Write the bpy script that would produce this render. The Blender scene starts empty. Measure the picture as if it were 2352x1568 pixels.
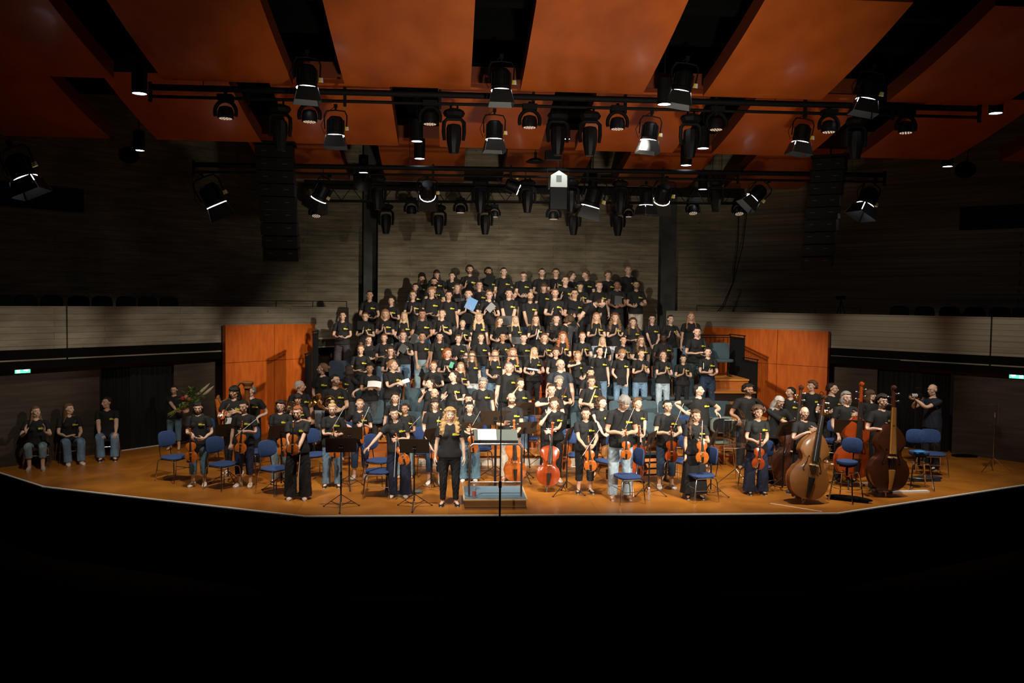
import bpy, math, random
import numpy as np
from math import sin, cos, pi, radians as R, sqrt
from mathutils import Matrix, Vector
SC = bpy.context.scene
COL = SC.collection
rnd = random.Random(7)
# ---------------------------------------------------------------- camera
CW, CH, CF = 2352, 1568, 1950.0
CAM = np.array([0.0, 0.0, 3.5]); YAW = R(4.15); PIT = R(2.7); ROL = 0.0125
_f = np.array([sin(YAW)*cos(PIT), cos(YAW)*cos(PIT), -sin(PIT)])
_r = np.cross(_f, [0, 0, 1.0]); _r /= np.linalg.norm(_r); _u = np.cross(_r, _f)
CR = cos(ROL)*_r + sin(ROL)*_u; CU = -sin(ROL)*_r + cos(ROL)*_u; CFW = _f
cd = bpy.data.cameras.new('camera'); co = bpy.data.objects.new('camera', cd); COL.objects.link(co)
cd.sensor_width = 36.0; cd.lens = 36.0*CF/CW; cd.clip_end = 200
co.matrix_world = Matrix(((CR[0], CU[0], -CFW[0], CAM[0]), (CR[1], CU[1], -CFW[1], CAM[1]), (CR[2], CU[2], -CFW[2], CAM[2]), (0, 0, 0, 1)))
SC.camera = co
def ray(px, py): return CFW + CR*(px-CW/2)/CF - CU*(py-CH/2)/CF
def on_z(px, py, z=0.0):
    d = ray(px, py); return CAM + d*((z-CAM[2])/d[2])
def on_y(px, py, y):
    d = ray(px, py); return CAM + d*(y/d[1])
def proj(p):
    v = np.array(p, float)-CAM; z = v@CFW
    return CW/2+CF*(v@CR)/z, CH/2-CF*(v@CU)/z
# ---------------------------------------------------------------- world, exposure
w = bpy.data.worlds.new('world'); SC.world = w; w.use_nodes = True
w.node_tree.nodes['Background'].inputs[0].default_value = (0.9, 0.75, 0.6, 1)
w.node_tree.nodes['Background'].inputs[1].default_value = 0.0035
SC.view_settings.view_transform = 'Standard'; SC.view_settings.look = 'None'
SC.view_settings.gamma = 1.0; SC.view_settings.exposure = 0.0
SC.view_settings.use_curve_mapping = False
# ---------------------------------------------------------------- stage lighting (hall spots and added washes)
def spot(loc, tgt, watt, ang=40, blend=.6, size=.15, col=(1, .9, .76)):
    l = bpy.data.lights.new('stage_or_fill_light', 'SPOT'); l.energy = watt; l.spot_size = R(ang); l.spot_blend = blend
    l.shadow_soft_size = size; l.color = col
    o = bpy.data.objects.new('stage_or_fill_light', l); COL.objects.link(o)
    o.location = loc; o.rotation_euler = (Vector(tgt)-Vector(loc)).to_track_quat('-Z', 'Y').to_euler(); return o
spot((9.5, 1.5, 5.6), (1.9, 20.0, 1.6), 14500, 26, .9, .2)          # front of house right
spot((-4.5, 1.5, 6.0), (2.3, 20.0, 1.6), 6500, 26, .9, .2)        # front of house left
for x, y, tx, ty, p in ((-1.2, 12.4, -.8, 16.4, 1500), (1.0, 12.4, 1.2, 16.8, 1500), (3.3, 12.4, 3.2, 16.8, 1500), (5.4, 12.4, 5.4, 16.4, 1500),
                     (-3.4, 13.0, -4.0, 16.6, 1100), (7.4, 13.0, 7.6, 16.6, 1050), (-5.2, 13.5, -6.8, 17.8, 430), (9.3, 13.5, 9.6, 17.2, 620),
                     (-1.2, 15.2, -.6, 20.8, 650), (1.2, 15.2, 1.2, 21.2, 650), (3.4, 15.2, 3.2, 21.2, 650), (5.6, 15.2, 5.2, 20.8, 650)):
    spot((x, y, 6.5), (tx, ty, .4 if ty < 19 else 1.6), p, 56, .8, .12)
spot((2.1, 21.6, 6.1), (2.1, 25.2, 3.4), 75, 130, 1, .3)         # back wall wash
for sx, w in ((0, 1), (1, 1)):
    f = (lambda x: 4.23-x) if sx else (lambda x: x)
    spot((f(3.5), 12.6, 6.6), (f(-8.7), 17.8, 2.3), 1500*w, 17, .8, .2); spot((f(3.5), 12.6, 6.6), (f(-6.5), 20.4, 2.3), 1300*w, 15, .8, .2); spot((f(3.5), 13.6, 6.6), (f(-4.6), 22.4, 1.6), 3600*w, 18, .9, .2)  # added side washes that brighten the parapets and red panels
spot((2.1, 5.0, .6), (2.1, 16.0, 7.5), 2700, 62, 1, .3)          # unseen uplight added to brighten the ceiling panels
# ---------------------------------------------------------------- mesh builder
def nrm(a): a = np.asarray(a, float); return a/max(1e-9, np.linalg.norm(a))
def frame(d, up=(0, 0, 1)):
    d = nrm(d); up = np.asarray(up, float)
    if abs(d@up) > .97: up = np.array([0, 1.0, 0]) if abs(d[1]) < .9 else np.array([1.0, 0, 0])
    x = nrm(np.cross(up, d)); return x, np.cross(d, x), d
def superell(n, rx, ry, p=2.0, ph=0):
    t = np.arange(n)*2*pi/n+ph; c, s = np.cos(t), np.sin(t)
    return np.stack([rx*np.sign(c)*abs(c)**(2/p), ry*np.sign(s)*abs(s)**(2/p)], 1)
class MB:
    def __init__(s): s.v = []; s.f = []; s.m = []; s.n = 0; s.T = None
    def add(s, v, f, m=0):
        v = np.asarray(v, float).reshape(-1, 3)
        if s.T is not None: v = v@s.T[0].T+s.T[1]
        k = s.n; s.v.append(v); s.n += len(v)
        s.f += [tuple(i+k for i in q) for q in f]; s.m += [m]*len(f); return s
    def box(s, c, d, rz=0, m=0, M=None):
        x, y, z = [q/2 for q in d]
        v = np.array([(a*x, b*y, e*z) for e in (-1, 1) for b in (-1, 1) for a in (-1, 1)])
        if M is not None: v = v@np.asarray(M).T
        elif rz: v = v@np.array([[cos(rz), -sin(rz), 0], [sin(rz), cos(rz), 0], [0, 0, 1]]).T
        return s.add(v+np.array(c), [(0, 2, 3, 1), (4, 5, 7, 6), (0, 1, 5, 4), (1, 3, 7, 5), (3, 2, 6, 7), (2, 0, 4, 6)], m)
    def rings(s, rs, m=0, caps=True, closed=False):
        n = len(rs[0]); k = len(rs); f = []
        for i in range(k if closed else k-1):
            a, b = i*n, ((i+1) % k)*n
            f += [(a+j, a+(j+1) % n, b+(j+1) % n, b+j) for j in range(n)]
        if caps and not closed: f += [tuple(range(n-1, -1, -1)), tuple((k-1)*n+j for j in range(n))]
        return s.add(np.concatenate(rs), f, m)
    def tube(s, pts, r, n=8, m=0, closed=False, sq=1.0, up=(0, 0, 1)):
        P = [np.asarray(p, float) for p in pts]; k = len(P); rr = r if hasattr(r, '__len__') else [r]*k; rs = []
        xprev = None
        for i in range(k):
            if closed: d = P[(i+1) % k]-P[i-1]
            else: d = P[min(i+1, k-1)]-P[max(i-1, 0)]
            x, y, d = frame(d, up)
            if xprev is not None:
                x = nrm(xprev-d*(xprev@d)); y = np.cross(d, x)
            xprev = x
            c = superell(n, rr[i], rr[i]*sq); rs.append(P[i]+c[:, :1]*x+c[:, 1:]*y)
        return s.rings(rs, m, True, closed)
    def cyl(s, a, b, r, r2=None, n=14, m=0): return s.tube([a, b], [r, r if r2 is None else r2], n, m)
    def lathe(s, pr, n=20, m=0, o=(0, 0, 0), ax=(0, 0, 1)):
        x, y, d = frame(ax); o = np.asarray(o, float); t = np.arange(n)*2*pi/n; rs = []
        for r, z in pr: rs.append(o+d*z+np.outer(np.cos(t), x)*r+np.outer(np.sin(t), y)*r)
        return s.rings(rs, m)
    def ell(s, c, r, n=14, k=9, m=0):
        c = np.asarray(c, float); rs = []
        for i in range(k):
            a = pi*(i+.02)/(k-.96)-pi/2; a = max(-pi/2+.03, min(pi/2-.03, a)); q = superell(n, r[0]*cos(a), r[1]*cos(a))
            rs.append(np.concatenate([q, np.full((n, 1), r[2]*sin(a))], 1)+c)
        return s.rings(rs, m)
    def prism(s, o2, y0, y1, m=0, M=None, ax='xz'):
        """outline in x,z extruded along y (or in x,y extruded along z)"""
        o2 = np.asarray(o2, float); n = len(o2)
        def mk(h): return np.stack([o2[:, 0], np.full(n, h), o2[:, 1]], 1) if ax == 'xz' else np.stack([o2[:, 0], o2[:, 1], np.full(n, h)], 1)
        rs = [mk(y0), mk(y1)]
        if M is not None: rs = [q@np.asarray(M).T for q in rs]
        return s.rings(rs, m)
    def quad(s, a, b, c, d, m=0): return s.add([a, b, c, d], [(0, 1, 2, 3)], m)
    def build(s, name, mats, parent=None, smooth=35, loc=None):
        me = bpy.data.meshes.new(name)
        v = np.concatenate(s.v); 
        me.from_pydata(v.tolist(), [], s.f)
        mats = mats if isinstance(mats, (list, tuple)) else [mats]
        for q in mats: me.materials.append(q)
        if len(mats) > 1: me.polygons.foreach_set('material_index', s.m)
        if smooth:
            me.polygons.foreach_set('use_smooth', [True]*len(me.polygons)); me.set_sharp_from_angle(angle=R(smooth))
        import bmesh
        b = bmesh.new(); b.from_mesh(me); bmesh.ops.recalc_face_normals(b, faces=b.faces); b.to_mesh(me); b.free()
        o = bpy.data.objects.new(name, me); COL.objects.link(o)
        if parent is not None: o.parent = parent
        if loc is not None: o.location = loc
        return o
def tag(o, label=None, cat=None, group=None, kind=None):
    if label: o['label'] = label
    if cat: o['category'] = cat
    if group: o['group'] = group
    if kind: o['kind'] = kind
    return o
def thing(name, label, cat, loc=(0, 0, 0), rz=0, group=None, scale=1):
    o = bpy.data.objects.new(name, None); COL.objects.link(o); o.empty_display_size = .1
    o.location = [float(q) for q in loc]; o.rotation_euler = (0, 0, rz); o.scale = (scale,)*3
    return tag(o, label, cat, group)
def kids(o): return [c for c in COL.objects if c.parent == o]
_proto = {}
def dup(src, loc, rz, label, group=None, rot=None, scale=None, floc=None):
    key = src.name
    if key not in _proto: _proto[key] = [(c, kids(c)) for c in kids(src)]
    r = src.copy(); COL.objects.link(r); r.location = [float(q) for q in loc]; r.rotation_euler = rot if rot is not None else (0, 0, rz)
    if scale: r.scale = (scale,)*3
    r['label'] = label
    if group: r['group'] = group
    for c, gs in _proto[key]:
        d = c.copy(); COL.objects.link(d); d.parent = r
        for g in gs:
            e = g.copy(); COL.objects.link(e); e.parent = d
    return r
class Rep:
    """first call of place() uses the built source, later ones copy it"""
    def __init__(s, make): s.make = make; s.src = None; s.used = False
    def place(s, loc, rz, label, group=None, rot=None, scale=None):
        if s.src is None: s.src = s.make()
        if not s.used:
            s.used = True; o = s.src; _ = kids(o)
            _proto[o.name] = [(c, kids(c)) for c in kids(o)]
            o.location = [float(q) for q in loc]; o.rotation_euler = rot if rot is not None else (0, 0, rz)
            if scale: o.scale = (scale,)*3
            o['label'] = label
            if group: o['group'] = group
            return o
        return dup(s.src, loc, rz, label, group, rot, scale)
# ---------------------------------------------------------------- materials
def nt(name):
    m = bpy.data.materials.new(name); m.use_nodes = True; t = m.node_tree; return m, t, t.nodes['Principled BSDF']
def N(t, k, **kw):
    n = t.nodes.new(k)
    for a, b in kw.items():
        if a.startswith('i_'): 
            key = a[2:]; n.inputs[int(key) if key.isdigit() else key].default_value = b
        else: setattr(n, a, b)
    return n
def mat(name, col, rough=.5, metal=0, em=None, es=0, **kw):
    m, t, b = nt(name); b.inputs['Base Color'].default_value = (*col, 1); b.inputs['Roughness'].default_value = rough; b.inputs['Metallic'].default_value = metal
    if em: b.inputs['Emission Color'].default_value = (*em, 1); b.inputs['Emission Strength'].default_value = es
    for k, v in kw.items(): b.inputs[k.replace('_', ' ')].default_value = v
    return m
def ramp(t, a, b, ca, cb):
    r = N(t, 'ShaderNodeValToRGB'); e = r.color_ramp.elements; e[0].position = a; e[1].position = b; e[0].color = (*ca, 1); e[1].color = (*cb, 1); return r
def noisy(name, c1, c2, scale=6, stretch=(1, 1, 1), rough=.5, bump=0, lo=.35, hi=.65, detail=5, metal=0, coat=0, dist=0, crd='Object'):
    m, t, b = nt(name); L = t.links.new
    tc = N(t, 'ShaderNodeTexCoord'); mp = N(t, 'ShaderNodeMapping'); mp.inputs['Scale'].default_value = stretch
    no = N(t, 'ShaderNodeTexNoise'); no.inputs['Scale'].default_value = scale; no.inputs['Detail'].default_value = detail; no.inputs['Distortion'].default_value = dist
    L(tc.outputs[crd], mp.inputs[0]); L(mp.outputs[0], no.inputs['Vector']); r = ramp(t, lo, hi, c1, c2); L(no.outputs[0], r.inputs[0]); L(r.outputs[0], b.inputs['Base Color'])
    b.inputs['Roughness'].default_value = rough; b.inputs['Metallic'].default_value = metal; b.inputs['Coat Weight'].default_value = coat; b.inputs['Coat Roughness'].default_value = .12
    if bump:
        bp = N(t, 'ShaderNodeBump'); bp.inputs['Strength'].default_value = bump; bp.inputs['Distance'].default_value = .02; L(no.outputs[0], bp.inputs['Height']); L(bp.outputs[0], b.inputs['Normal'])
    return m
def boards(name, base, dark, h=.17, bw=1.8):
    """board-marked concrete: horizontal boards via position z, knots, stains"""
    m, t, b = nt(name); L = t.links.new
    g = N(t, 'ShaderNodeNewGeometry'); sx = N(t, 'ShaderNodeSeparateXYZ'); L(g.outputs['Position'], sx.inputs[0])
    dt = N(t, 'ShaderNodeMath', operation='MULTIPLY', i_1=.77); L(sx.outputs[1], dt.inputs[0])
    ad = N(t, 'ShaderNodeMath', operation='ADD'); L(sx.outputs[0], ad.inputs[0]); L(dt.outputs[0], ad.inputs[1])
    cb = N(t, 'ShaderNodeCombineXYZ'); L(ad.outputs[0], cb.inputs[0]); L(sx.outputs[2], cb.inputs[1])
    br = N(t, 'ShaderNodeTexBrick'); L(cb.outputs[0], br.inputs['Vector'])
    br.inputs['Scale'].default_value = 1; br.inputs['Brick Width'].default_value = bw*2; br.inputs['Row Height'].default_value = h; br.inputs['Mortar Size'].default_value = .007; br.inputs['Mortar Smooth'].default_value = .5
    br.inputs['Color1'].default_value = (.45, .45, .45, 1); br.inputs['Color2'].default_value = (.62, .62, .62, 1); br.inputs['Mortar'].default_value = (.02, .02, .02, 1)
    br.offset = .37
    mp = N(t, 'ShaderNodeMapping'); mp.inputs['Scale'].default_value = (.7, 5, 1); L(cb.outputs[0], mp.inputs[0])
    n1 = N(t, 'ShaderNodeTexNoise'); n1.inputs['Scale'].default_value = 1.4; n1.inputs['Detail'].default_value = 8; n1.inputs['Roughness'].default_value = .65; L(mp.outputs[0], n1.inputs['Vector'])
    vo = N(t, 'ShaderNodeTexVoronoi'); vo.inputs['Scale'].default_value = 2.2; L(cb.outputs[0], vo.inputs['Vector'])
    kn = ramp(t, .03, .07, (.25, .25, .25), (1, 1, 1)); L(vo.outputs['Distance'], kn.inputs[0])
    r1 = ramp(t, .3, .7, dark, base); L(n1.outputs[0], r1.inputs[0])
    x1 = N(t, 'ShaderNodeMix', data_type='RGBA', blend_type='MULTIPLY'); x1.inputs[0].default_value = .95; L(r1.outputs[0], x1.inputs[6])
    br2 = N(t, 'ShaderNodeMix', data_type='RGBA', blend_type='ADD'); br2.inputs[0].default_value = 1; L(br.outputs[0], br2.inputs[6]); br2.inputs[7].default_value = (.42, .42, .42, 1); L(br2.outputs[2], x1.inputs[7])
    x2 = N(t, 'ShaderNodeMix', data_type='RGBA', blend_type='MULTIPLY'); x2.inputs[0].default_value = .8; L(x1.outputs[2], x2.inputs[6]); L(kn.outputs[0], x2.inputs[7])
    n3 = N(t, 'ShaderNodeTexNoise'); n3.inputs['Scale'].default_value = .55; n3.inputs['Detail'].default_value = 5; n3.inputs['Distortion'].default_value = .8; L(cb.outputs[0], n3.inputs['Vector']); r3 = ramp(t, .3, .7, (.62, .60, .56), (1.15, 1.15, 1.12)); L(n3.outputs[0], r3.inputs[0])
    x3 = N(t, 'ShaderNodeMix', data_type='RGBA', blend_type='MULTIPLY'); x3.inputs[0].default_value = 1; L(x2.outputs[2], x3.inputs[6]); L(r3.outputs[0], x3.inputs[7])
    L(x3.outputs[2], b.inputs['Base Color']); b.inputs['Roughness'].default_value = .9
    bp = N(t, 'ShaderNodeBump'); bp.inputs['Strength'].default_value = .35; bp.inputs['Distance'].default_value = .01; L(x2.outputs[2], bp.inputs['Height']); L(bp.outputs[0], b.inputs['Normal'])
    return m
def ocol(name, rough=.6, c2=.75, scale=30, stretch=(1, 1, 1), bump=.2, sheen=0, spec=.5, lo=.3, hi=.7):
    """colour comes from the object's own colour, mottled by noise"""
    m, t, b = nt(name); L = t.links.new; oi = N(t, 'ShaderNodeObjectInfo'); tc = N(t, 'ShaderNodeTexCoord'); mp = N(t, 'ShaderNodeMapping'); mp.inputs['Scale'].default_value = stretch
    no = N(t, 'ShaderNodeTexNoise'); no.inputs['Scale'].default_value = scale; no.inputs['Detail'].default_value = 4; L(tc.outputs['Object'], mp.inputs[0]); L(mp.outputs[0], no.inputs['Vector'])
    r = ramp(t, lo, hi, (c2,)*3, (1.15,)*3); L(no.outputs[0], r.inputs[0]); x = N(t, 'ShaderNodeMix', data_type='RGBA', blend_type='MULTIPLY'); x.inputs[0].default_value = 1
    L(oi.outputs['Color'], x.inputs[6]); L(r.outputs[0], x.inputs[7]); L(x.outputs[2], b.inputs['Base Color']); b.inputs['Roughness'].default_value = rough
    b.inputs['Specular IOR Level'].default_value = spec
    if sheen: b.inputs['Sheen Weight'].default_value = sheen
    if bump:
        bp = N(t, 'ShaderNodeBump'); bp.inputs['Strength'].default_value = bump; bp.inputs['Distance'].default_value = .01; L(no.outputs[0], bp.inputs['Height']); L(bp.outputs[0], b.inputs['Normal'])
    return m
M = {}
M['concrete'] = boards('board_marked_concrete', (.38, .32, .215), (.15, .128, .085), .12, 1.3)
M['parapet'] = boards('parapet_concrete', (.40, .355, .27), (.25, .22, .165), .13)
M['panelwood'] = noisy('red_wood_panel', (.58, .105, .010), (.76, .17, .018), 3, (4, 4, .8), .38, .03, .3, .7, 8, coat=.25)
M['ceilwood'] = noisy('ceiling_panel_wood', (.40, .078, .010), (.60, .135, .018), 1.6, (1, .6, 1), .33, .02, .3, .7, 6, coat=.15)
M['ceiledge'] = mat('ceiling_panel_edge', (.16, .03, .008), .5)
M['riserwood'] = noisy('riser_wood', (.55, .20, .035), (.66, .27, .05), 4, (.5, 3, 3), .4, .03, .3, .7, 6)
M['riserface'] = noisy('riser_front_wood', (.40, .11, .02), (.50, .16, .03), 4, (.4, 3, 3), .45, .02)
M['black'] = mat('matt_black', (.003, .003, .003), .9, Specular_IOR_Level=.1)
M['fascia'] = mat('black_stage_skirt', (.0012, .0012, .0014), 1, Specular_IOR_Level=0.0)
M['blackmetal'] = mat('black_metal', (.012, .012, .013), .4, .3)
M['rig'] = mat('rig_black', (.010, .010, .011), .6, 0)
M['drape'] = noisy('black_drape', (.002, .002, .003), (.006, .006, .007), 12, (8, 8, .2), .95, .3)
M['chrome'] = mat('chrome', (.78, .76, .74), .16, 1)
M['steel'] = mat('brushed_steel', (.55, .55, .55), .3, 1)
M['blue'] = noisy('blue_upholstery', (.018, .043, .135), (.030, .072, .21), 60, rough=.9, bump=.1)
M['teal'] = noisy('grey_blue_upholstery', (.035, .062, .078), (.05, .085, .105), 60, rough=.9, bump=.1)
M['navy'] = noisy('navy_upholstery', (.008, .016, .028), (.014, .026, .045), 60, rough=.9)
M['white'] = mat('white_paint', (.8, .8, .78), .5)
M['paper'] = mat('paper', (.82, .82, .8), .7)
M['deskblack'] = mat('music_desk_brown_black', (.030, .016, .008), .55)
M['violin'] = noisy('varnished_maple', (.42, .09, .012), (.62, .17, .025), 9, (1, 1, 4), .22, 0, .25, .75, 5, coat=.8)
M['cello'] = noisy('red_brown_varnish', (.26, .036, .006), (.38, .060, .010), 5, (1, 1, 3), .22, 0, coat=.8)
M['bass'] = noisy('amber_varnish', (.18, .062, .010), (.32, .12, .02), 3, (1, 1, 3), .5, 0, coat=.12)
M['darkbass'] = noisy('dark_brown_varnish', (.045, .012, .005), (.075, .02, .007), 3, (1, 1, 3), .35, 0, coat=.3)
M['ebony'] = mat('ebony', (.02, .016, .014), .3)
M['gold'] = mat('lacquered_brass', (.85, .52, .14), .2, 1)
M['string'] = mat('string_metal', (.6, .58, .55), .3, 1)
M['maplelight'] = mat('pale_maple', (.75, .5, .25), .4)
M['bowwood'] = mat('bow_wood', (.26, .10, .03), .4)
M['glow'] = mat('lamp_glow', (1, 1, 1), .5, em=(.86, .94, 1), es=14)
M['glowsoft'] = mat('lamp_rim_light', (1, 1, 1), .5, em=(.95, .95, 1), es=5)
M['led'] = mat('led_lens', (.6, .45, .33), .3, em=(1, .75, .55), es=.5)
M['yellowtape'] = mat('yellow_plug', (.8, .6, .05), .5)
# stage floor: hardboard sheets, worn orange brown
def floor_mat():
    m, t, b = nt('stage_floor_boards'); L = t.links.new; tc = N(t, 'ShaderNodeTexCoord')
    br = N(t, 'ShaderNodeTexBrick'); br.inputs['Scale'].default_value = 1; br.inputs['Brick Width'].default_value = 2.5; br.inputs['Row Height'].default_value = 1.25; br.inputs['Mortar Size'].default_value = .004
    br.inputs['Color1'].default_value = (.82, .82, .82, 1); br.inputs['Color2'].default_value = (1.05, 1.05, 1.05, 1); br.inputs['Mortar'].default_value = (.45, .4, .35, 1); L(tc.outputs['Object'], br.inputs['Vector'])
    n1 = N(t, 'ShaderNodeTexNoise'); n1.inputs['Scale'].default_value = 1.1; n1.inputs['Detail'].default_value = 9; n1.inputs['Roughness'].default_value = .6; n1.inputs['Distortion'].default_value = .6; L(tc.outputs['Object'], n1.inputs['Vector'])
    r = ramp(t, .3, .72, (.31, .100, .010), (.54, .20, .022)); L(n1.outputs[0], r.inputs[0])
    x = N(t, 'ShaderNodeMix', data_type='RGBA', blend_type='MULTIPLY'); x.inputs[0].default_value = .8; L(r.outputs[0], x.inputs[6]); L(br.outputs[0], x.inputs[7])
    mp = N(t, 'ShaderNodeMapping'); mp.inputs['Scale'].default_value = (1.5, 9, 1); mp.inputs['Rotation'].default_value = (0, 0, .5); L(tc.outputs['Object'], mp.inputs[0])
    n2 = N(t, 'ShaderNodeTexNoise'); n2.inputs['Scale'].default_value = 2.2; n2.inputs['Detail'].default_value = 6; L(mp.outputs[0], n2.inputs['Vector'])
    sc = ramp(t, .69, .74, (0, 0, 0), (.5, .5, .5)); L(n2.outputs[0], sc.inputs[0])
    x2 = N(t, 'ShaderNodeMix', data_type='RGBA'); L(sc.outputs[0], x2.inputs[0]); L(x.outputs[2], x2.inputs[6]); x2.inputs[7].default_value = (.62, .38, .2, 1); L(x2.outputs[2], b.inputs['Base Color'])
    rr = ramp(t, .3, .8, (.28,)*3, (.5,)*3); L(n1.outputs[0], rr.inputs[0]); L(rr.outputs[0], b.inputs['Roughness']); return m
M['floor'] = floor_mat()
# ================================================================ THE HALL
AX = 2.115
def mir(p): return (2*AX-p[0],)+tuple(p[1:])
def struct(name, mb, m, smooth=0): return tag(mb.build(name, m, smooth=smooth), kind='structure')
def wallseg(mb, a, b, z0, z1, th=.3, m=0, out=1):
    a = np.array(a[:2], float); b = np.array(b[:2], float); d = nrm(b-a); n = np.array([-d[1], d[0]])*out*th
    q = [a, b, b+n, a+n]
    mb.rings([np.array([(p[0], p[1], z0) for p in q]), np.array([(p[0], p[1], z1) for p in q])], m)
# stage floor slab + white edge line
edge = [(-12.0, 20.0), (-8.85, 17.3), (-7.43, 16.02), (-2.32, 13.75)]
edge = edge+[mir(p) for p in reversed(edge)]
outl = edge+[(16.2, 27), (-12, 27)]
mb = MB(); mb.prism(outl, -.12, 0, ax='xy'); struct('floor', mb, M['floor'])
mb = MB()
for a, b in zip(edge[:-1], edge[1:]):
    a = np.array(a); b = np.array(b); d = nrm(b-a); n = np.array([d[1], -d[0]]); q = [a-n*.022, b-n*.022, b+n*.024, a+n*.024]
    mb.rings([np.array([(p[0], p[1], -.014) for p in q]), np.array([(p[0], p[1], .004) for p in q])])
struct('trim_1', mb, M['white'])
mb = MB()
for a, b in zip(edge[:-1], edge[1:]):
    a = np.array(a); b = np.array(b); d = nrm(b-a); n = np.array([d[1], -d[0]]); q = [a+n*.004, b+n*.004, b+n*.022, a+n*.022]
    mb.rings([np.array([(p[0], p[1], -1.3) for p in q]), np.array([(p[0], p[1], -.015) for p in q])])
struct('wall_front', mb, M['fascia'])
mb = MB(); mb.box((2, 6, -1.35), (60, 48, .1)); o = struct('floor_auditorium', mb, mat('dark_auditorium_floor', (.004, .002, .001), 1, Specular_IOR_Level=0.0))
# balcony parapets, left and right
P = [(-13.8, 11.5), (-8.89, 17.5), (-5.63, 21.46), (-2.88, 24.3)]
J = (-8.05, 18.52)
for side, f in (('left', lambda p: p), ('right', mir)):
    mb = MB(); g = MB(); sg = 1 if side == 'left' else -1
    pts = [P[0], J, P[2], P[3] if side == 'left' else (-2.2, 25.0)]
    a, b = np.array(pts[0]), np.array(pts[1]); d = nrm(b-a)
    wallseg(mb, f(tuple(a)), f(tuple(b-d*.035)), 2.17, 3.28, .28, 0, sg)
    wallseg(mb, f(tuple(b+d*.0)), f(pts[2]), 2.17, 3.28, .28, 0, sg)
    wallseg(mb, f(pts[2]), f(pts[3]), 2.17, 3.28, .28, 0, sg)
    struct('wall_balcony_'+side, mb, M['parapet'])
    wallseg(g, f(tuple(a+np.array([.03, -.025]))), f((-5.72, 21.32)), 2.0, 2.165, .22, 0, sg); wallseg(g, f(tuple(a+np.array([-.2, .16]))), f(tuple(np.array(pts[3])+np.array([-.2, .16]))), 2.0, 2.19, 2.6, 0, sg); struct('trim_2' if side == 'left' else 'trim_3', g, M['black'])
    # balcony floor
    g = MB(); off = np.array([-.75, .62])
    q = [f(p) for p in [P[0], P[2], P[3], tuple(np.array(P[3])+off*3), tuple(np.array(P[0])+off*6)]]
    g.rings([np.array([(x, y, 2.2) for x, y in q]), np.array([(x, y, 2.4) for x, y in q])]); struct('floor_balcony_'+side, g, M['black'])
    # upper side wall
    g = MB(); w0 = np.array(P[0])+off*4.2; w1 = np.array([-4.75, 25.75])
    wallseg(g, f(tuple(w0)), f(tuple(w1)), 2.3, 11, .3, 0, sg); wallseg(g, f(tuple(w1)), f((-2.55, 26.0)), 0, 11, .3, 0, sg)
    struct('wall_'+side, g, M['concrete'])
    # lower wall below balcony, with lighter beam on top
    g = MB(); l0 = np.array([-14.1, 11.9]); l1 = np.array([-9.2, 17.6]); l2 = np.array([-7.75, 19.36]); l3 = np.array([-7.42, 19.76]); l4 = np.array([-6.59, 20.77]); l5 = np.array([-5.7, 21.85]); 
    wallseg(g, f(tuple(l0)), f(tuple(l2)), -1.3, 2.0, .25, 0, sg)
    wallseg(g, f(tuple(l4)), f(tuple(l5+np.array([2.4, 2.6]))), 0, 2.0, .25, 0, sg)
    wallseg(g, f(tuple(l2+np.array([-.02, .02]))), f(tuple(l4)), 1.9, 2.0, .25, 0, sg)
    g.build  # linked below
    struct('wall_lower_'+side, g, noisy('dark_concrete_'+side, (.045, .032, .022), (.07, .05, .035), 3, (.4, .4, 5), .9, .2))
    # black drapes in the doorway
    for k, (a, b) in enumerate((((-7.75, 19.5), (-7.35, 19.98)), ((-7.3, 19.95), (-6.62, 20.85)))):
        c = MB(); a, b = np.array(a), np.array(b); n_ = 40; d = b-a; nn = nrm([-d[1], d[0]]); q = []
        for i in range(n_+1):
            w_ = a+d*i/n_+nn*.035*sin(i*1.35+k); q.append(w_)
        q2 = [p+nn*.02 for p in reversed(q)]; ring = [f(tuple(p)) for p in q+q2]
        c.rings([np.array([(x, y, .02) for x, y in ring]), np.array([(x, y, 1.93) for x, y in ring])])
        lr = side
        tag(c.build('drape', M['drape'], smooth=60), 'black stage drape hanging in the %s side doorway, %s one' % (lr, ('nearer the exit sign', 'nearer the red panel')[k]), 'curtain', 'black drapes in the side doorways')
# white threshold line on the floor
mb = MB(); wallseg(mb, (-7.42, 19.74), (-6.3, 21.1), .0, .012, .05); struct('trim_4', mb, M['white'])
mb = MB(); wallseg(mb, mir((-7.1, 20.13)), mir((-6.3, 21.1)), .0, .012, .05); struct('trim_5', mb, M['white'])
# back wall, side pilasters, upper back
mb = MB(); mb.box((2.03, 25.35, 5.0), (8.35, .3, 10)); struct('wall_back', mb, M['concrete'])
for k, (x0, x1, c) in enumerate(((-2.6, -2.14, 'pl'), (6.2, 6.85, 'pr'))):
    mb = MB(); mb.box(((x0+x1)/2, 25.75, 5.0), (x1-x0, .3, 10)); struct('wall_pilaster_left' if k == 0 else 'wall_pilaster_right', mb, noisy('dark_pilaster_%s' % c, (.05, .055, .05), (.08, .085, .075), 3, rough=.9))
# hall shell: ceiling slab with beams, rear
mb = MB(); mb.box((2, 8, 10.4), (60, 52, .3))
struct('ceiling', mb, noisy('dark_ceiling_concrete', (.10, .075, .055), (.15, .115, .08), 2, rough=.9))
for i, y in enumerate((10.2, 12.1, 14.0, 15.7, 17.5, 19.3, 21.0, 22.8)):
    mb = MB(); mb.box((2, y, 8.55), (26, .28, .5)); struct('ceiling_beam_%d' % (i+1), mb, M['black'])
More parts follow.
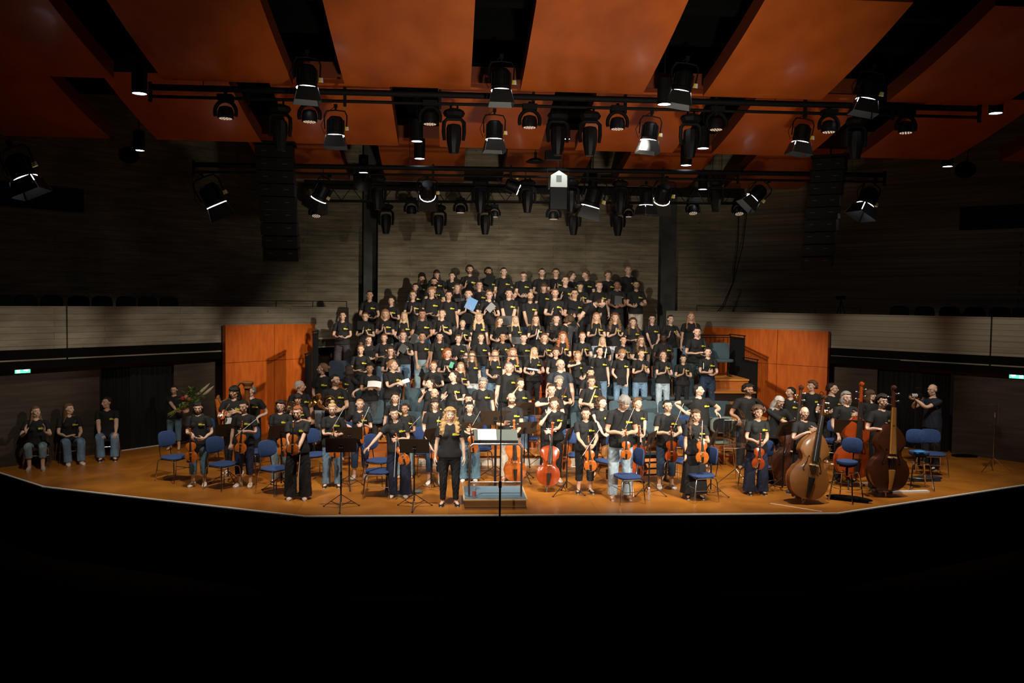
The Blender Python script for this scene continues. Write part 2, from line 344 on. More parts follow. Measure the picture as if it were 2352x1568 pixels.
# red acoustic wall panels
for side, f in (('left', lambda p: p), ('right', mir)):
    t = thing('wall_panel', 'tall red-orange wood acoustic panel wall %s of the choir risers' % side, 'wall panel', (0, 0, 0), 0, None)
    a, b = np.array([-5.52, 21.3]), (np.array([-3.68, 23.45]) if side == 'left' else np.array([-3.05, 24.05])); sg = 1 if side == 'left' else -1
    fr = [0, .52, 1] if side == 'left' else [0, .38, 1]
    for i in range(2):
        p, q = a+(b-a)*fr[i], a+(b-a)*fr[i+1]; d = nrm(q-p)*.006
        for z0, z1 in ((0, 1.89), (1.9, 2.83)):
            mb = MB(); wallseg(mb, f(tuple(p+d)), f(tuple(q-d)), z0, z1, .12, 0, sg); mb.build('panel', M['panelwood'], t, smooth=0)
# ceiling panels (three rows of tilted wooden reflectors)
def cpanel(x0, x1, y0, z0, y1, z1, th=.3):
    mb = MB(); n = 10; top = []; bot = []
    rs = []
    for i in range(n+1):
        y = y0+(y1-y0)*i/n; z = z0+(z1-z0)*i/n-.05*(1-(2*i/n-1)**2)
        rs.append(np.array([(x0, y, z), (x1, y, z), (x1, y, z+th), (x0, y, z+th)]))
    k = n+1; f = []; m = []
    v = np.concatenate(rs)
    for i in range(n):
        a, b = i*4, i*4+4
        for j in range(4): f.append((a+j, a+(j+1) % 4, b+(j+1) % 4, b+j)); m.append(0 if j == 0 else 1)
    f += [(3, 2, 1, 0), tuple(n*4+j for j in range(4))]; m += [1, 1]
    mb.add(v, f); mb.m = m; return mb
rows = [('front', 12.3, 7.98, 15.4, 7.28, [-5.55, -2.35, .82, 3.95, 7.15, 10.3], 2.25, 'nearest'),
        ('middle', 15.9, 7.5, 18.9, 6.87, [-7.0, -3.95, -.85, 2.15, 5.2, 8.3, 11.4], 2.28, 'second'),
        ('rear', 21.3, 7.5, 24.4, 6.84, [-2.6+0, .65, 3.85, 7.15], 2.2, 'third')]
def cxs(px, py, y): return on_y(px, py, y)[0]
spec = [('nearest', 12.3, 7.98, 15.4, 7.28, [cxs(c, 212, 15.4) for c in (110, 525, 937, 1336, 1751, 2170)], 2.22),
        ('middle', 15.9, 7.52, 18.9, 6.87, [cxs(c, 345, 18.9) for c in (133, 482, 799, 1125, 1433, 1744, 2075, 2400)], 2.2),
        ('rearmost', 21.3, 7.5, 24.4, 6.87, [cxs(c, 425, 24.4) for c in (713, 976, 1240, 1492, 1748)], 2.2)]
onum = ['first from the left', 'second from the left', 'third from the left', 'fourth from the left', 'fifth from the left', 'sixth from the left', 'seventh from the left', 'last at the right edge']
for nm, y0, z0, y1, z1, xs, wd in spec:
    for i, x in enumerate(xs):
        o = cpanel(x-wd/2, x+wd/2, y0, z0, y1, z1).build('ceiling_panel', [M['ceilwood'], M['ceiledge']], smooth=20)
        tag(o, 'orange wooden acoustic ceiling panel in the %s row, %s' % (nm, onum[i]), 'ceiling panel', 'wooden ceiling reflectors in the %s row' % nm)
        for sx in (-.8, .8):
            mb = MB(); mb.cyl((x+sx, (y0+y1)/2, (z0+z1)/2+.2), (x+sx, (y0+y1)/2, 10.2), .015, n=6)
            mb.build('suspension_rod', M['blackmetal'], o)
# vents on side walls
for side, f, pxs in (('left', None, ((-20, 425), (190, 435), (190, 488), (-20, 480))), ('right', None, ((2207, 475), (2380, 468), (2380, 522), (2207, 522)))):
    t = None
    off = np.array([-.75, .62]); w0 = np.array(P[0])+off*4.2; w1 = np.array([-4.75, 25.75])
    if side == 'right': w0, w1 = np.array(mir(tuple(w0))), np.array(mir(tuple(w1)))
    dr = w1-w0
    def hit(px, py):
        d = ray(px, py); A_ = np.array([[d[0], -dr[0]], [d[1], -dr[1]]]); s_, u_ = np.linalg.solve(A_, w0-CAM[:2]); return CAM+d*s_
    a, b = hit(*pxs[0]), hit(*pxs[1]); c = hit(*pxs[2]); z1, z0 = b[2], c[2]; nn = nrm([dr[1], -dr[0]])*(1 if side == 'left' else -1)*.03
    t = thing('ventilation_grille', 'wide dark ventilation grille high on the %s concrete wall' % side, 'vent')
    p, q = (a[:2]+nn, b[:2]+nn); mb = MB(); wallseg(mb, tuple(p), tuple(q), z0, z1, .02); mb.build('backing', M['black'], t, smooth=0)
    n_ = 46
    mb = MB()
    for i in range(n_+1):
        w_ = p+(q-p)*i/n_; mb.box((w_[0], w_[1], (z0+z1)/2), (.02, .035, z1-z0))
    mb.build('slats', mat('vent_slat_'+side, (.03, .027, .022), .7), t, smooth=0)
# exit signs
def exit_sign(px, py, flip, lab):
    l0 = np.array([-14.1, 11.9]); l2 = np.array([-7.75, 19.36])
    if flip: l0, l2 = np.array(mir(tuple(l0))), np.array(mir(tuple(l2)))
    dr = l2-l0; d = ray(px, py); A_ = np.array([[d[0], -dr[0]], [d[1], -dr[1]]]); s_, u_ = np.linalg.solve(A_, l0-CAM[:2]); p = CAM+d*s_
    ang = math.atan2(dr[1], dr[0])+(pi if flip else 0)
    t = thing('exit_sign', lab, 'exit sign', p, ang)
    h = .065; w = .15
    mb = MB(); mb.box((0, -.03, 0), (w*2+.02, .05, h*2+.02)); mb.build('housing', M['blackmetal'], t, smooth=0)
    g = mat('exit_green_light', (.1, .8, .4), .5, em=(.10, .85, .38), es=2.2); wht = mat('exit_white_light', (1, 1, 1), .5, em=(.75, 1, .95), es=2.6)
    mb = MB(); mb.box((0, -.057, 0), (w*2, .006, h*2)); mb.build('sign_face', g, t, smooth=0)
    s = -1 if flip else 1; mb = MB()
    ar = [(.02, .018), (.07, .018), (.07, .042), (.125, 0), (.07, -.042), (.07, -.018), (.02, -.018)]
    mb.prism([(s*x, z) for x, z in ar], -.064, -.060); mb.build('arrow', wht, t, smooth=0)
    mb = MB(); mb.box((-s*.09, -.0605, 0), (.07, .004, .1))   # lit doorway
    mb.build('doorway_symbol', wht, t, smooth=0)
    mb = MB(); mb.ell((-s*.078, -.064, .034), (.009, .003, .009)); mb.tube([(-s*.085, -.064, .022), (-s*.095, -.064, -.005), (-s*.078, -.064, -.022), (-s*.088, -.064, -.045)], .006, 6); mb.tube([(-s*.095, -.064, -.005), (-s*.115, -.064, -.03)], .005, 6); mb.tube([(-s*.103, -.064, .015), (-s*.085, -.064, .018), (-s*.065, -.064, .0)], .004, 6)
    mb.build('running_figure', g, t)
exit_sign(49, 849, False, 'small lit green exit sign with a white arrow on the left dark wall')
exit_sign(2337, 862, True, 'small lit green exit sign with a white arrow on the right dark wall')
# ================================================================ RISERS
LV = [(.20, 18.15), (.40, 18.75), (.60, 19.3), (.80, 19.75), (1.12, 20.6), (1.52, 21.45), (1.95, 22.25), (2.3, 23.05), (2.62, 23.85)]
XR = [(-3.1, 7.25)]*4+[(-3.2, 7.3), (-3.0, 6.65), (-2.2, 5.45), (-2.15, 5.5), (-2.1, 5.9)]
XR[0] = (-.9, 7.9); XR[1] = (-2.6, 7.0); XR[2] = (-2.8, 7.1); XR[3] = (-3.0, 7.2)
for i, ((z, y), (x0, x1)) in enumerate(zip(LV, XR)):
    y1 = 25.2
    mb = MB(); mb.box(((x0+x1)/2, (y+y1)/2+.02, (z-.03)/2), (x1-x0-.04, y1-y-.04, z-.03)); struct('floor_riser_base_%d' % (i+1), mb, M['riserface'])
    zz = z-.03
    mb = MB(); mb.box(((x0+x1)/2, y+.45, z-.015), (x1-x0, .9 if i < 8 else 1.4, .03)); struct('floor_riser_%d' % (i+1), mb, M['riserwood'])
# white cable strip before the low riser
mb = MB(); mb.box((1.05, 18.02, .06), (3.4, .16, .12)); mb.box((-1.0, 18.02, .06), (.5, .16, .12)); struct('trim_6', mb, mat('pale_cover_strip', (.6, .55, .45), .5))
# stairs at both ends
k = 0
for xa, xb, st_ in ((-3.22, -2.45, ((20.75, 21.7, 1.50), (20.35, 20.75, 1.22), (19.95, 20.35, .98), (19.5, 19.95, .75))), (6.3, 7.42, ((20.6, 22.4, 1.64), (20.1, 20.6, 1.38), (19.6, 20.1, 1.14), (19.2, 19.6, .85)))):
    for ya, yb, z in st_:
        k += 1; mb = MB(); mb.box(((xa+xb)/2, (ya+yb)/2, (z-.04)/2), (xb-xa-.02, yb-ya, z-.04)); struct('floor_stair_base_%d' % k, mb, M['riserface'] if z in (1.64, 1.5) else M['ebony']); mb = MB(); mb.box(((xa+xb)/2, (ya+yb)/2-.015, z-.02), (xb-xa, yb-ya+.03, .04)); struct('floor_stair_%d' % k, mb, M['riserwood'])  # lower bases coloured black, standing in for the dark gaps between treads
# railings of the stairs (black slatted screens)
def railing(x, ya, yb, z0, z1, lab):
    t = thing('stair_railing', lab, 'railing')
    n_ = int(abs(yb-ya)/.075)
    for i in range(n_+1):
        y = ya+(yb-ya)*i/n_; mb = MB(); mb.box((x, y, (z0+z1)/2), (.03, .012, z1-z0)); mb.build('baluster', M['blackmetal'], t, smooth=0)
    mb = MB(); mb.box((x, (ya+yb)/2, z1+.05), (.05, abs(yb-ya)+.06, .025)); mb.box((x, ya, z1+.02), (.02, .02, .06)); mb.box((x, yb, z1+.02), (.02, .02, .06)); mb.build('handrail', M['blackmetal'], t, smooth=0)
    for zz in (z0+.02, z1-.02): mb = MB(); mb.box((x, (ya+yb)/2, zz), (.045, abs(yb-ya), .03)); mb.build('rail_frame', M['blackmetal'], t, smooth=0)
railing(-3.34, 19.9, 20.7, .9, 2.17, 'lower black slatted stair railing left of the choir risers')
railing(-3.31, 20.78, 21.5, 1.4, 2.66, 'upper black slatted stair railing left of the choir risers')
railing(7.48, 20.2, 21.25, .85, 2.10, 'lower black slatted stair railing right of the choir risers')
railing(7.53, 21.3, 22.4, 1.5, 2.64, 'upper black slatted stair railing right of the choir risers')
t = thing('guard_rail', 'black open guard rail behind the two spare seats on the right riser', 'railing')
for i in range(12):
    x = 6.15+i*.12; mb = MB(); mb.cyl((x, 22.42, 1.62), (x, 22.42, 2.6), .008, n=6); mb.build('baluster', M['blackmetal'], t)
mb = MB(); mb.box((6.8, 22.42, 2.66), (1.45, .04, .03)); mb.build('handrail', M['blackmetal'], t, smooth=0)
mb = MB(); mb.box((6.8, 22.42, 2.6), (1.45, .02, .025)); mb.build('rail_frame', M['blackmetal'], t, smooth=0)
# thin rails on top of the parapets
for side, f in (('left', lambda p: p), ('right', mir)):
    t = thing('balcony_rail', 'thin black rail on top of the %s balcony parapet' % side, 'railing')
    a, b = np.array([-6.2, 21.0]), np.array([-2.95, 24.4]); mb = MB(); pts = [(*f(tuple(a)), 3.44), (*f(tuple(b)), 3.44)]; mb.tube(pts, .012, 6)
    if side == 'left': mb.tube([pts[1], (pts[1][0], pts[1][1], 2.2)], .012, 6)
    mb.build('rail', M['blackmetal'], t)
    for i in range(5):
        p = f(tuple(a+(b-a)*i/4)); mb = MB(); mb.cyl((*p, 3.27), (*p, 3.44), .01, n=6); mb.build('post', M['blackmetal'], t)
# balcony seats (dark, behind the parapets)
def mk_bseat():
    t = thing('auditorium_chair', 'x', 'seat'); mb = MB()
    o2 = [(-.21, .0), (.21, 0), (.23, .35), (.20, .46), (.10, .51), (-.10, .51), (-.20, .46), (-.23, .35)]
    mb.prism(o2, 0, .09); mb.build('backrest', M['black'], t, smooth=50)
    mb = MB(); mb.box((0, -.2, -.02), (.4, .36, .1)); mb.build('seat', M['black'], t, smooth=0); return t
bs = Rep(mk_bseat)
off = np.array([-.77, .635])
for side, xs in (('left', (8, 62, 121, 183, 237, 292, 342, 390)), ('right', (2065, 2123, 2180, 2238, 2296, 2350))):
    for i, px in enumerate(xs):
        a, b = np.array([-13.8, 11.5])+off*1.15, np.array([-2.88, 24.3])+off*1.15
        if side == 'right': a, b = np.array(mir(tuple(a))), np.array(mir(tuple(b)))
        dr = b-a; d = ray(px, 690); A_ = np.array([[d[0], -dr[0]], [d[1], -dr[1]]]); s_, u_ = np.linalg.solve(A_, a-CAM[:2]); p = CAM+d*s_
        ang = math.atan2(dr[1], dr[0])+(pi if side == 'right' else 0)
        bs.place((p[0], p[1], 3.0), ang, 'dark empty seat behind the %s balcony parapet, %s from the left' % (side, ['first', 'second', 'third', 'fourth', 'fifth', 'sixth', 'seventh', 'eighth'][i]), 'empty seats on the %s balcony' % side)
# ================================================================ HUMAN TEMPLATES (bind pose, 1.75 m, facing -Y)
SA, CA = sin(R(33)), cos(R(33))
def bindside(s):
    d = np.array([s*SA, 0, -CA]); S = np.array([s*.160, .012, 1.412]); E_ = S+d*.29; W_ = E_+d*.255
    return d, S, E_, W_
BN = []   # name, parent, origin, end, radius
def addb(n, p, o, e, r): BN.append((n, p, np.asarray(o, float), np.asarray(e, float), r))
addb('pelvis', -1, (0, .01, .93), (0, .01, 1.02), .15)
addb('spine', 0, (0, .01, 1.06), (0, .01, 1.2), .14)
addb('chest', 1, (0, .01, 1.22), (0, .01, 1.40), .14)
addb('neck', 2, (0, .012, 1.46), (0, .005, 1.53), .055)
addb('head', 3, (0, .0, 1.55), (0, -.01, 1.68), .09)
BI = {}
for s, c in ((1, 'l'), (-1, 'r')):
    d, S, E_, W_ = bindside(s); k = len(BN)
    addb('ua'+c, 2, S, E_, .045); addb('fa'+c, k, E_, W_, .035); addb('ha'+c, k+1, W_, W_+d*.085, .03)
    w_ = np.array([0, -1.0, 0])
    for j, (o, ln, fan) in enumerate(((.031, .072, .2), (.0105, .08, .06), (-.0105, .075, -.07), (-.031, .06, -.22))):
        a = W_+d*.088+w_*o; fd = nrm(d+w_*fan); m = a+fd*ln*.52; e = a+fd*ln
        addb('f%d0' % j+c, k+2, a, m, .008); addb('f%d1' % j+c, k+3+2*j, m, e, .008)
    N_ = nrm(np.array([-s*CA, 0, -SA]))
    a = W_+d*.028+w_*.032+N_*.008; td = nrm(d*.72+w_*.62+N_*.3); m = a+td*.036; e = m+nrm(d*.85+w_*.4+N_*.2)*.032
    addb('t0'+c, k+2, a, m, .01); addb('t1'+c, k+11, m, e, .0095)
for s, c in ((1, 'l'), (-1, 'r')):
    k = len(BN)
    addb('th'+c, 0, (s*.092, .01, .92), (s*.098, -.002, .50), .075); addb('sh'+c, k, (s*.098, -.002, .50), (s*.10, .02, .085), .045)
    addb('ft'+c, k+1, (s*.10, .02, .085), (s*.112, -.13, .03), .035)
BI = {b[0]: i for i, b in enumerate(BN)}
def weights(v, allow=None, soft=.03):
    idx = [i for i in range(len(BN)) if allow is None or BN[i][0] in allow or BN[i][0][:2] in allow]
    D = np.full((len(v), len(BN)), 9.0)
    for i in idx:
        n, p, a, b, r = BN[i]; ab = b-a; t = np.clip(((v-a)@ab)/(ab@ab), 0, 1); d = np.linalg.norm(v-a-t[:, None]*ab, axis=1)-r
        if n[-1] == 'l' and n[:2] in ('th', 'sh', 'ft', 'ua'): d = d+np.clip(-v[:, 0], 0, 1)*3
        if n[-1] == 'r' and n[:2] in ('th', 'sh', 'ft', 'ua'): d = d+np.clip(v[:, 0], 0, 1)*3
        D[:, i] = d
    best = D.argmin(1); par = np.array([b[1] for b in BN]); A_ = np.zeros_like(D, bool)
    nb = np.zeros((len(BN), len(BN)), bool)
    for i in range(len(BN)):
        nb[i, i] = 1
        if par[i] >= 0: nb[i, par[i]] = nb[par[i], i] = 1
    nb[BI['thl'], BI['thr']] = nb[BI['thr'], BI['thl']] = 0
    A_ = nb[best]; mn = D.min(1, keepdims=True)
    sf = np.full(len(v), soft); 
    for i, b in enumerate(BN):
        if b[0][0] in 'ft' and b[0][1].isdigit(): sf[best == i] = .006
    W_ = np.exp(-(D-mn)/sf[:, None])*A_; W_[W_ < .02] = 0; W_ /= W_.sum(1, keepdims=True); return W_.astype(np.float32)
def rot(ax, a):
    ax = nrm(ax); K = np.array([[0, -ax[2], ax[1]], [ax[2], 0, -ax[0]], [-ax[1], ax[0], 0]]); return np.eye(3)+sin(a)*K+(1-cos(a))*(K@K)
def fr3(d, n):
    d = nrm(d); n = np.asarray(n, float); n = nrm(n-d*(d@n)); return np.stack([d, n, np.cross(d, n)], 1)
def ik(S, T, l1, l2, pole):
    v = T-S; L_ = np.linalg.norm(v); L_ = min(max(L_, abs(l1-l2)+.02), (l1+l2)*.998); dv = nrm(v); T = S+dv*L_
    c = (l1*l1+L_*L_-l2*l2)/(2*l1*L_); h = l1*sqrt(max(0, 1-c*c)); p = np.asarray(pole, float); p = nrm(p-dv*(p@dv)); return S+dv*l1*c+p*h, T
def pose(P):
    """P: dict -> rotations Rb[i], positions pb[i] per bone"""
    n = len(BN); Rm = [np.eye(3)]*n; pb = [b[2].copy() for b in BN]
    sit = P.get('sit', 0); twist = R(P.get('twist', 0)); lean = R(P.get('lean', 0)); side = R(P.get('side', 0))
    base = np.array(P.get('root', (0, 0, 0)), float); pb[0] = BN[0][2]+base
    Rm[0] = rot((1, 0, 0), R(P.get('plean', 0)))
    def child(i, Rl):
        p = BN[i][1]; Rm[i] = Rm[p]@Rl; pb[i] = pb[p]+Rm[p]@(BN[i][2]-BN[p][2])
    h = rot((0, 0, 1), twist/2)@rot((1, 0, 0), lean/2)@rot((0, 1, 0), side/2); child(1, h); child(2, h)
    hy, hp, hr = [R(a) for a in P.get('head', (0, 0, 0))]
    child(3, rot((0, 0, 1), hy*.35)@rot((1, 0, 0), hp*.35)); child(4, rot((0, 0, 1), hy*.65)@rot((1, 0, 0), hp*.65)@rot((0, 1, 0), hr))
    for s, c in ((1, 'l'), (-1, 'r')):
        d, Sb, Eb, Wb = bindside(s); i = BI['ua'+c]; H = P.get('h'+c, {})
        S = pb[2]+Rm[2]@(Sb-BN[2][2]); T = np.array(H.get('at', (s*.27, -.06, .86)), float); 
        if H.get('chest'): T = pb[2]+Rm[2]@(T-BN[2][2])
        pole = H.get('pole', (s*.55, .35, -1)); E_, T = ik(S, T, .29, .255, pole)
        nb_ = nrm(np.cross(d, (0, -1, 0))); pn = np.cross(E_-S, T-E_)
        if np.linalg.norm(pn) < 1e-3: pn = np.cross(E_-S, (0, -1, 0))
        Fb = fr3(d, nb_); Rm[i] = fr3(E_-S, pn)@Fb.T; pb[i] = S; Rm[i+1] = fr3(T-E_, pn)@Fb.T; pb[i+1] = E_
        N_ = nrm(np.array([-s*CA, 0, -SA])); hd = H.get('dir'); hd = T-E_ if hd is None else np.asarray(hd, float); hn = np.asarray(H.get('palm', (-s, .1, 0)), float)
        Rm[i+2] = fr3(hd, hn)@fr3(d, N_).T; pb[i+2] = T
        cu = H.get('curl', .35); ax = np.cross(d, N_)
        for j in range(4):
            q = i+3+2*j; cc = cu*(1+.12*j); child(q, rot(ax, cc)); child(q+1, rot(ax, cc*1.15))
        q = i+11; ta = H.get('thumb', .15); child(q, rot(ax, ta*.6)@rot(d, (1 if s < 0 else -1)*ta)); child(q+1, rot(ax, ta))
    for s, c in ((1, 'l'), (-1, 'r')):
        i = BI['th'+c]; F = P.get('foot'+c, {}); hip = pb[0]+Rm[0]@(BN[i][2]-BN[0][2]); A = np.array(F.get('at', (s*.11, .02, .085)), float)
        K, A = ik(hip, A, .42, .4155, F.get('pole', (s*.12, -1, .2 if not sit else .9)))
        b0 = nrm(BN[i][3]-BN[i][2]); b1 = nrm(BN[i+1][3]-BN[i+1][2]); ax = (1, 0, 0)
        yaw = R(F.get('yaw', s*9)); lx = rot((0, 0, 1), yaw)@np.array([1.0, 0, 0])
        Rm[i] = fr3(K-hip, lx)@fr3(b0, ax).T; pb[i] = hip; Rm[i+1] = fr3(A-K, lx)@fr3(b1, ax).T; pb[i+1] = K
        Rm[i+2] = rot((0, 0, 1), yaw)@rot((1, 0, 0), R(F.get('pitch', 0))); pb[i+2] = A
    return np.array(Rm), np.array(pb)
BO = np.array([b[2] for b in BN])
def skin(v, W_, PS):
    Rm, pb = PS; out = np.zeros_like(v, dtype=float)
    for i in range(len(BN)):
        k = W_[:, i] > 0
        if k.any(): out[k] += W_[k, i:i+1]*((v[k]-BO[i])@Rm[i].T+pb[i])
    return out
class Tpl:
    def __init__(s, me, allow=None, soft=.03, name='x'):
        s.me = me; n = len(me.vertices); v = np.empty(n*3); me.vertices.foreach_get('co', v); s.v = v.reshape(-1, 3); s.w = weights(s.v, allow, soft)
    def make(s, name, PS, parent=None, fn=None):
        me = s.me.copy(); me.name = name; v = s.v if fn is None else fn(s.v.copy()); me.vertices.foreach_set('co', skin(v, s.w, PS).ravel().astype(np.float32)); me.update()
        o = bpy.data.objects.new(name, me); COL.objects.link(o)
        if parent is not None: o.parent = parent
        return o
def remesh(mb, voxel, mats, smooth=3, dec=None, vg=None, fac=.5):
    o = mb.build('tmp', mats, smooth=0)
    m = o.modifiers.new('r', 'REMESH'); m.mode = 'VOXEL'; m.voxel_size = voxel; m.use_smooth_shade = True
    if smooth:
        m = o.modifiers.new('s', 'SMOOTH'); m.iterations = smooth; m.factor = fac
    dg = bpy.context.evaluated_depsgraph_get(); e = o.evaluated_get(dg); me = bpy.data.meshes.new_from_object(e)
    if dec:
        o2 = bpy.data.objects.new('tmp2', me); COL.objects.link(o2)
        if vg:
            g = o2.vertex_groups.new(name='g'); n = len(me.vertices); v = np.empty(n*3); me.vertices.foreach_get('co', v); v = v.reshape(-1, 3); k = vg(v)
            g.add([int(i) for i in np.nonzero(k)[0]], 1.0, 'REPLACE')
        m = o2.modifiers.new('d', 'DECIMATE'); m.ratio = dec
        if vg: m.vertex_group = 'g'; m.vertex_group_factor = 3
        dg = bpy.context.evaluated_depsgraph_get(); me = bpy.data.meshes.new_from_object(o2.evaluated_get(dg)); bpy.data.objects.remove(o2)
    bpy.data.objects.remove(o)
    me.materials.clear()
    for q in (mats if isinstance(mats, list) else [mats]): me.materials.append(q)
    me.polygons.foreach_set('use_smooth', [True]*len(me.polygons)); me.vertex_groups if False else None
    return me
# ---- materials of people
def skin_mat():
    m, t, b = nt('skin'); L = t.links.new; oi = N(t, 'ShaderNodeObjectInfo'); at = N(t, 'ShaderNodeAttribute', attribute_name='mask'); ht = N(t, 'ShaderNodeAttribute', attribute_type='OBJECT', attribute_name='hair_tint'); bd = N(t, 'ShaderNodeAttribute', attribute_type='OBJECT', attribute_name='beard')
    sp = N(t, 'ShaderNodeSeparateColor'); L(at.outputs['Color'], sp.inputs[0])
    x = N(t, 'ShaderNodeMix', data_type='RGBA'); L(sp.outputs[0], x.inputs[0]); L(oi.outputs['Color'], x.inputs[6])
    lp = N(t, 'ShaderNodeMix', data_type='RGBA', blend_type='MULTIPLY'); lp.inputs[0].default_value = 1; L(oi.outputs['Color'], lp.inputs[6]); lp.inputs[7].default_value = (.80, .42, .40, 1); L(lp.outputs[2], x.inputs[7])
    y = N(t, 'ShaderNodeMix', data_type='RGBA'); L(sp.outputs[1], y.inputs[0]); L(x.outputs[2], y.inputs[6]); L(ht.outputs['Color'], y.inputs[7])
    mu = N(t, 'ShaderNodeMath', operation='MULTIPLY'); L(sp.outputs[2], mu.inputs[0]); L(bd.outputs['Fac'], mu.inputs[1])
    z = N(t, 'ShaderNodeMix', data_type='RGBA'); L(mu.outputs[0], z.inputs[0]); L(y.outputs[2], z.inputs[6]); L(ht.outputs['Color'], z.inputs[7])
    L(z.outputs[2], b.inputs['Base Color']); b.inputs['Roughness'].default_value = .5; b.inputs['Subsurface Weight'].default_value = 0; b.inputs['Specular IOR Level'].default_value = .35
    return m
def hair_mat():
    m, t, b = nt('hair'); L = t.links.new; oi = N(t, 'ShaderNodeObjectInfo'); at = N(t, 'ShaderNodeAttribute', attribute_name='uvx'); mp = N(t, 'ShaderNodeMapping'); mp.inputs['Scale'].default_value = (26, 1.6, 1); L(at.outputs['Vector'], mp.inputs[0])
    no = N(t, 'ShaderNodeTexNoise'); no.inputs['Scale'].default_value = 3; no.inputs['Detail'].default_value = 5; L(mp.outputs[0], no.inputs['Vector'])
    r = ramp(t, .3, .7, (.45,)*3, (1.35,)*3); L(no.outputs[0], r.inputs[0]); x = N(t, 'ShaderNodeMix', data_type='RGBA', blend_type='MULTIPLY'); x.inputs[0].default_value = 1; L(oi.outputs['Color'], x.inputs[6]); L(r.outputs[0], x.inputs[7])
    L(x.outputs[2], b.inputs['Base Color']); b.inputs['Roughness'].default_value = .5
    bp = N(t, 'ShaderNodeBump'); bp.inputs['Strength'].default_value = .6; bp.inputs['Distance'].default_value = .01; L(no.outputs[0], bp.inputs['Height']); L(bp.outputs[0], b.inputs['Normal']); return m
M['skin'] = skin_mat(); M['hair'] = hair_mat()
M['shirt'] = noisy('black_cotton_shirt', (.0055, .0055, .006), (.012, .012, .0125), 7, (1, 1, .6), .85, .5, .3, .7, 4)
M['cloth'] = ocol('trouser_cloth', .85, .62, 9, (1.4, 1.4, .5), .35)
M['shoe'] = ocol('shoe_leather', .5, .85, 20)
M['sole'] = mat('shoe_sole', (.55, .53, .5), .7)
M['eyewhite'] = mat('eye_white', (.42, .38, .36), .35); M['iris'] = mat('eye_iris', (.03, .02, .015), .2)
M['logo'] = mat('yellow_print', (.95, .85, .06), .6); M['logodark'] = mat('dark_print', (.42, .37, .03), .6)
M['glassrim'] = mat('spectacle_rim', (.03, .025, .02), .3, .3)
# ---- body
def body_mb(fem):
    b = MB(); hw = .93 if fem else 1.04
    tor = [(.86, .125, .085), (.90, .155*(1.06 if fem else 1), .108), (.97, .158*(1.05 if fem else 1), .112), (1.05, .135*hw, .100), (1.13, .128*hw, .094), (1.22, .142*hw, .102), (1.30, .155*hw, .108), (1.37, .150*hw, .100), (1.42, .132*hw, .080), (1.455, .092, .064), (1.49, .055, .052)]
    b.rings([np.concatenate([superell(24, rx, ry, 2.3), np.full((24, 1), z)], 1)+np.array([0, .012, 0]) for z, rx, ry in tor])
    if fem:
        for s in (1, -1): b.ell((s*.066, -.075, 1.28), (.058, .05, .058))
    b.tube([(0, .015, 1.43), (0, .01, 1.49), (0, .0, 1.58)], [.062, .053, .055] if not fem else [.055, .046, .050], 14)
    b.ell((0, .012, 1.658), (.0745, .094, .093), 20, 13)
    b.ell((0, -.032, 1.618), (.060, .062, .083), 20, 13)
    b.ell((0, -.058, 1.553), (.030 if not fem else .025, .030, .021)); b.tube([(.052, .0, 1.58), (.040, -.035, 1.556), (0, -.062, 1.546), (-.040, -.035, 1.556), (-.052, 0, 1.58)], .017, 8)
    b.tube([(0, -.088, 1.655), (0, -.103, 1.628), (0, -.112, 1.612)], [.008, .011, .013], 8); b.ell((0, -.104, 1.607), (.0165, .013, .009))
    b.ell((0, -.0785, 1.672), (.046, .014, .010))
    b.ell((0, -.036, 1.462), (.050, .036, .030))
    for s in (1, -1):
        b.ell((s*.034, -.057, 1.614), (.028, .026, .028)); b.ell((s*.0775, .008, 1.632), (.011, .019, .031)); b.ell((s*.082, .018, 1.645), (.008, .01, .02))
    b.ell((0, -.086, 1.580), (.030, .012, .016)); b.ell((0, -.0935, 1.5825), (.022, .006, .0045)); b.ell((0, -.0925, 1.5735), (.019, .0065, .005))
    for s in (1, -1):
        d, S, E_, W_ = bindside(s); g = .9 if fem else 1.06
        b.ell(S+np.array([-s*.012, 0, -.018]), (.046*g, .048*g, .046)); b.tube([S-d*.02, S+d*.1, S+d*.2, E_], [.045*g, .046*g, .042*g, .038*g], 14)
        b.tube([E_-d*.03, E_+d*.03, E_+d*.09, E_+d*.19, W_+d*.01], [.036*g, .040*g, .041*g, .029*g, .0255*g], 14, sq=.95)
        w_ = np.array([0, -1.0, 0]); N_ = nrm(np.array([-s*CA, 0, -SA])); rs = []
        for t_, hw_, ht_ in ((-.015, .024, .019), (.01, .028, .018), (.04, .037, .0165), (.07, .041, .0145), (.092, .040, .011)):
            q = superell(16, hw_, ht_, 2.6); rs.append(W_+d*t_+q[:, :1]*w_+q[:, 1:]*N_)
        b.rings(rs)
        k = BI['ha'+('l' if s > 0 else 'r')]
        for j in range(4):
            p0, p1, p2 = BN[k+1+2*j][2], BN[k+2+2*j][2], BN[k+2+2*j][3]
            b.tube([p0-d*.015, p0, p1, p2, p2+(p2-p1)*.1], [.0088, .0092, .0083, .0072, .004], 8)
        p0, p1, p2 = BN[k+9][2], BN[k+10][2], BN[k+10][3]; b.tube([p0-nrm(p1-p0)*.02, p0, p1, p2, p2+(p2-p1)*.15], [.013, .013, .0105, .0092, .005], 8)
        b.tube([(s*.092, .012, .95), (s*.095, .012, .86), (s*.097, .004, .68), (s*.098, 0, .52), (s*.098, .008, .47), (s*.10, .022, .36), (s*.10, .02, .2), (s*.10, .022, .08)], [.082, .086, .070, .054, .050, .054, .040, .034], 16)
        b.tube([(s*.098, .05, .04), (s*.10, .0, .055), (s*.108, -.08, .035), (s*.113, -.13, .026)], [.032, .038, .036, .022], 12, sq=.9)
    return b
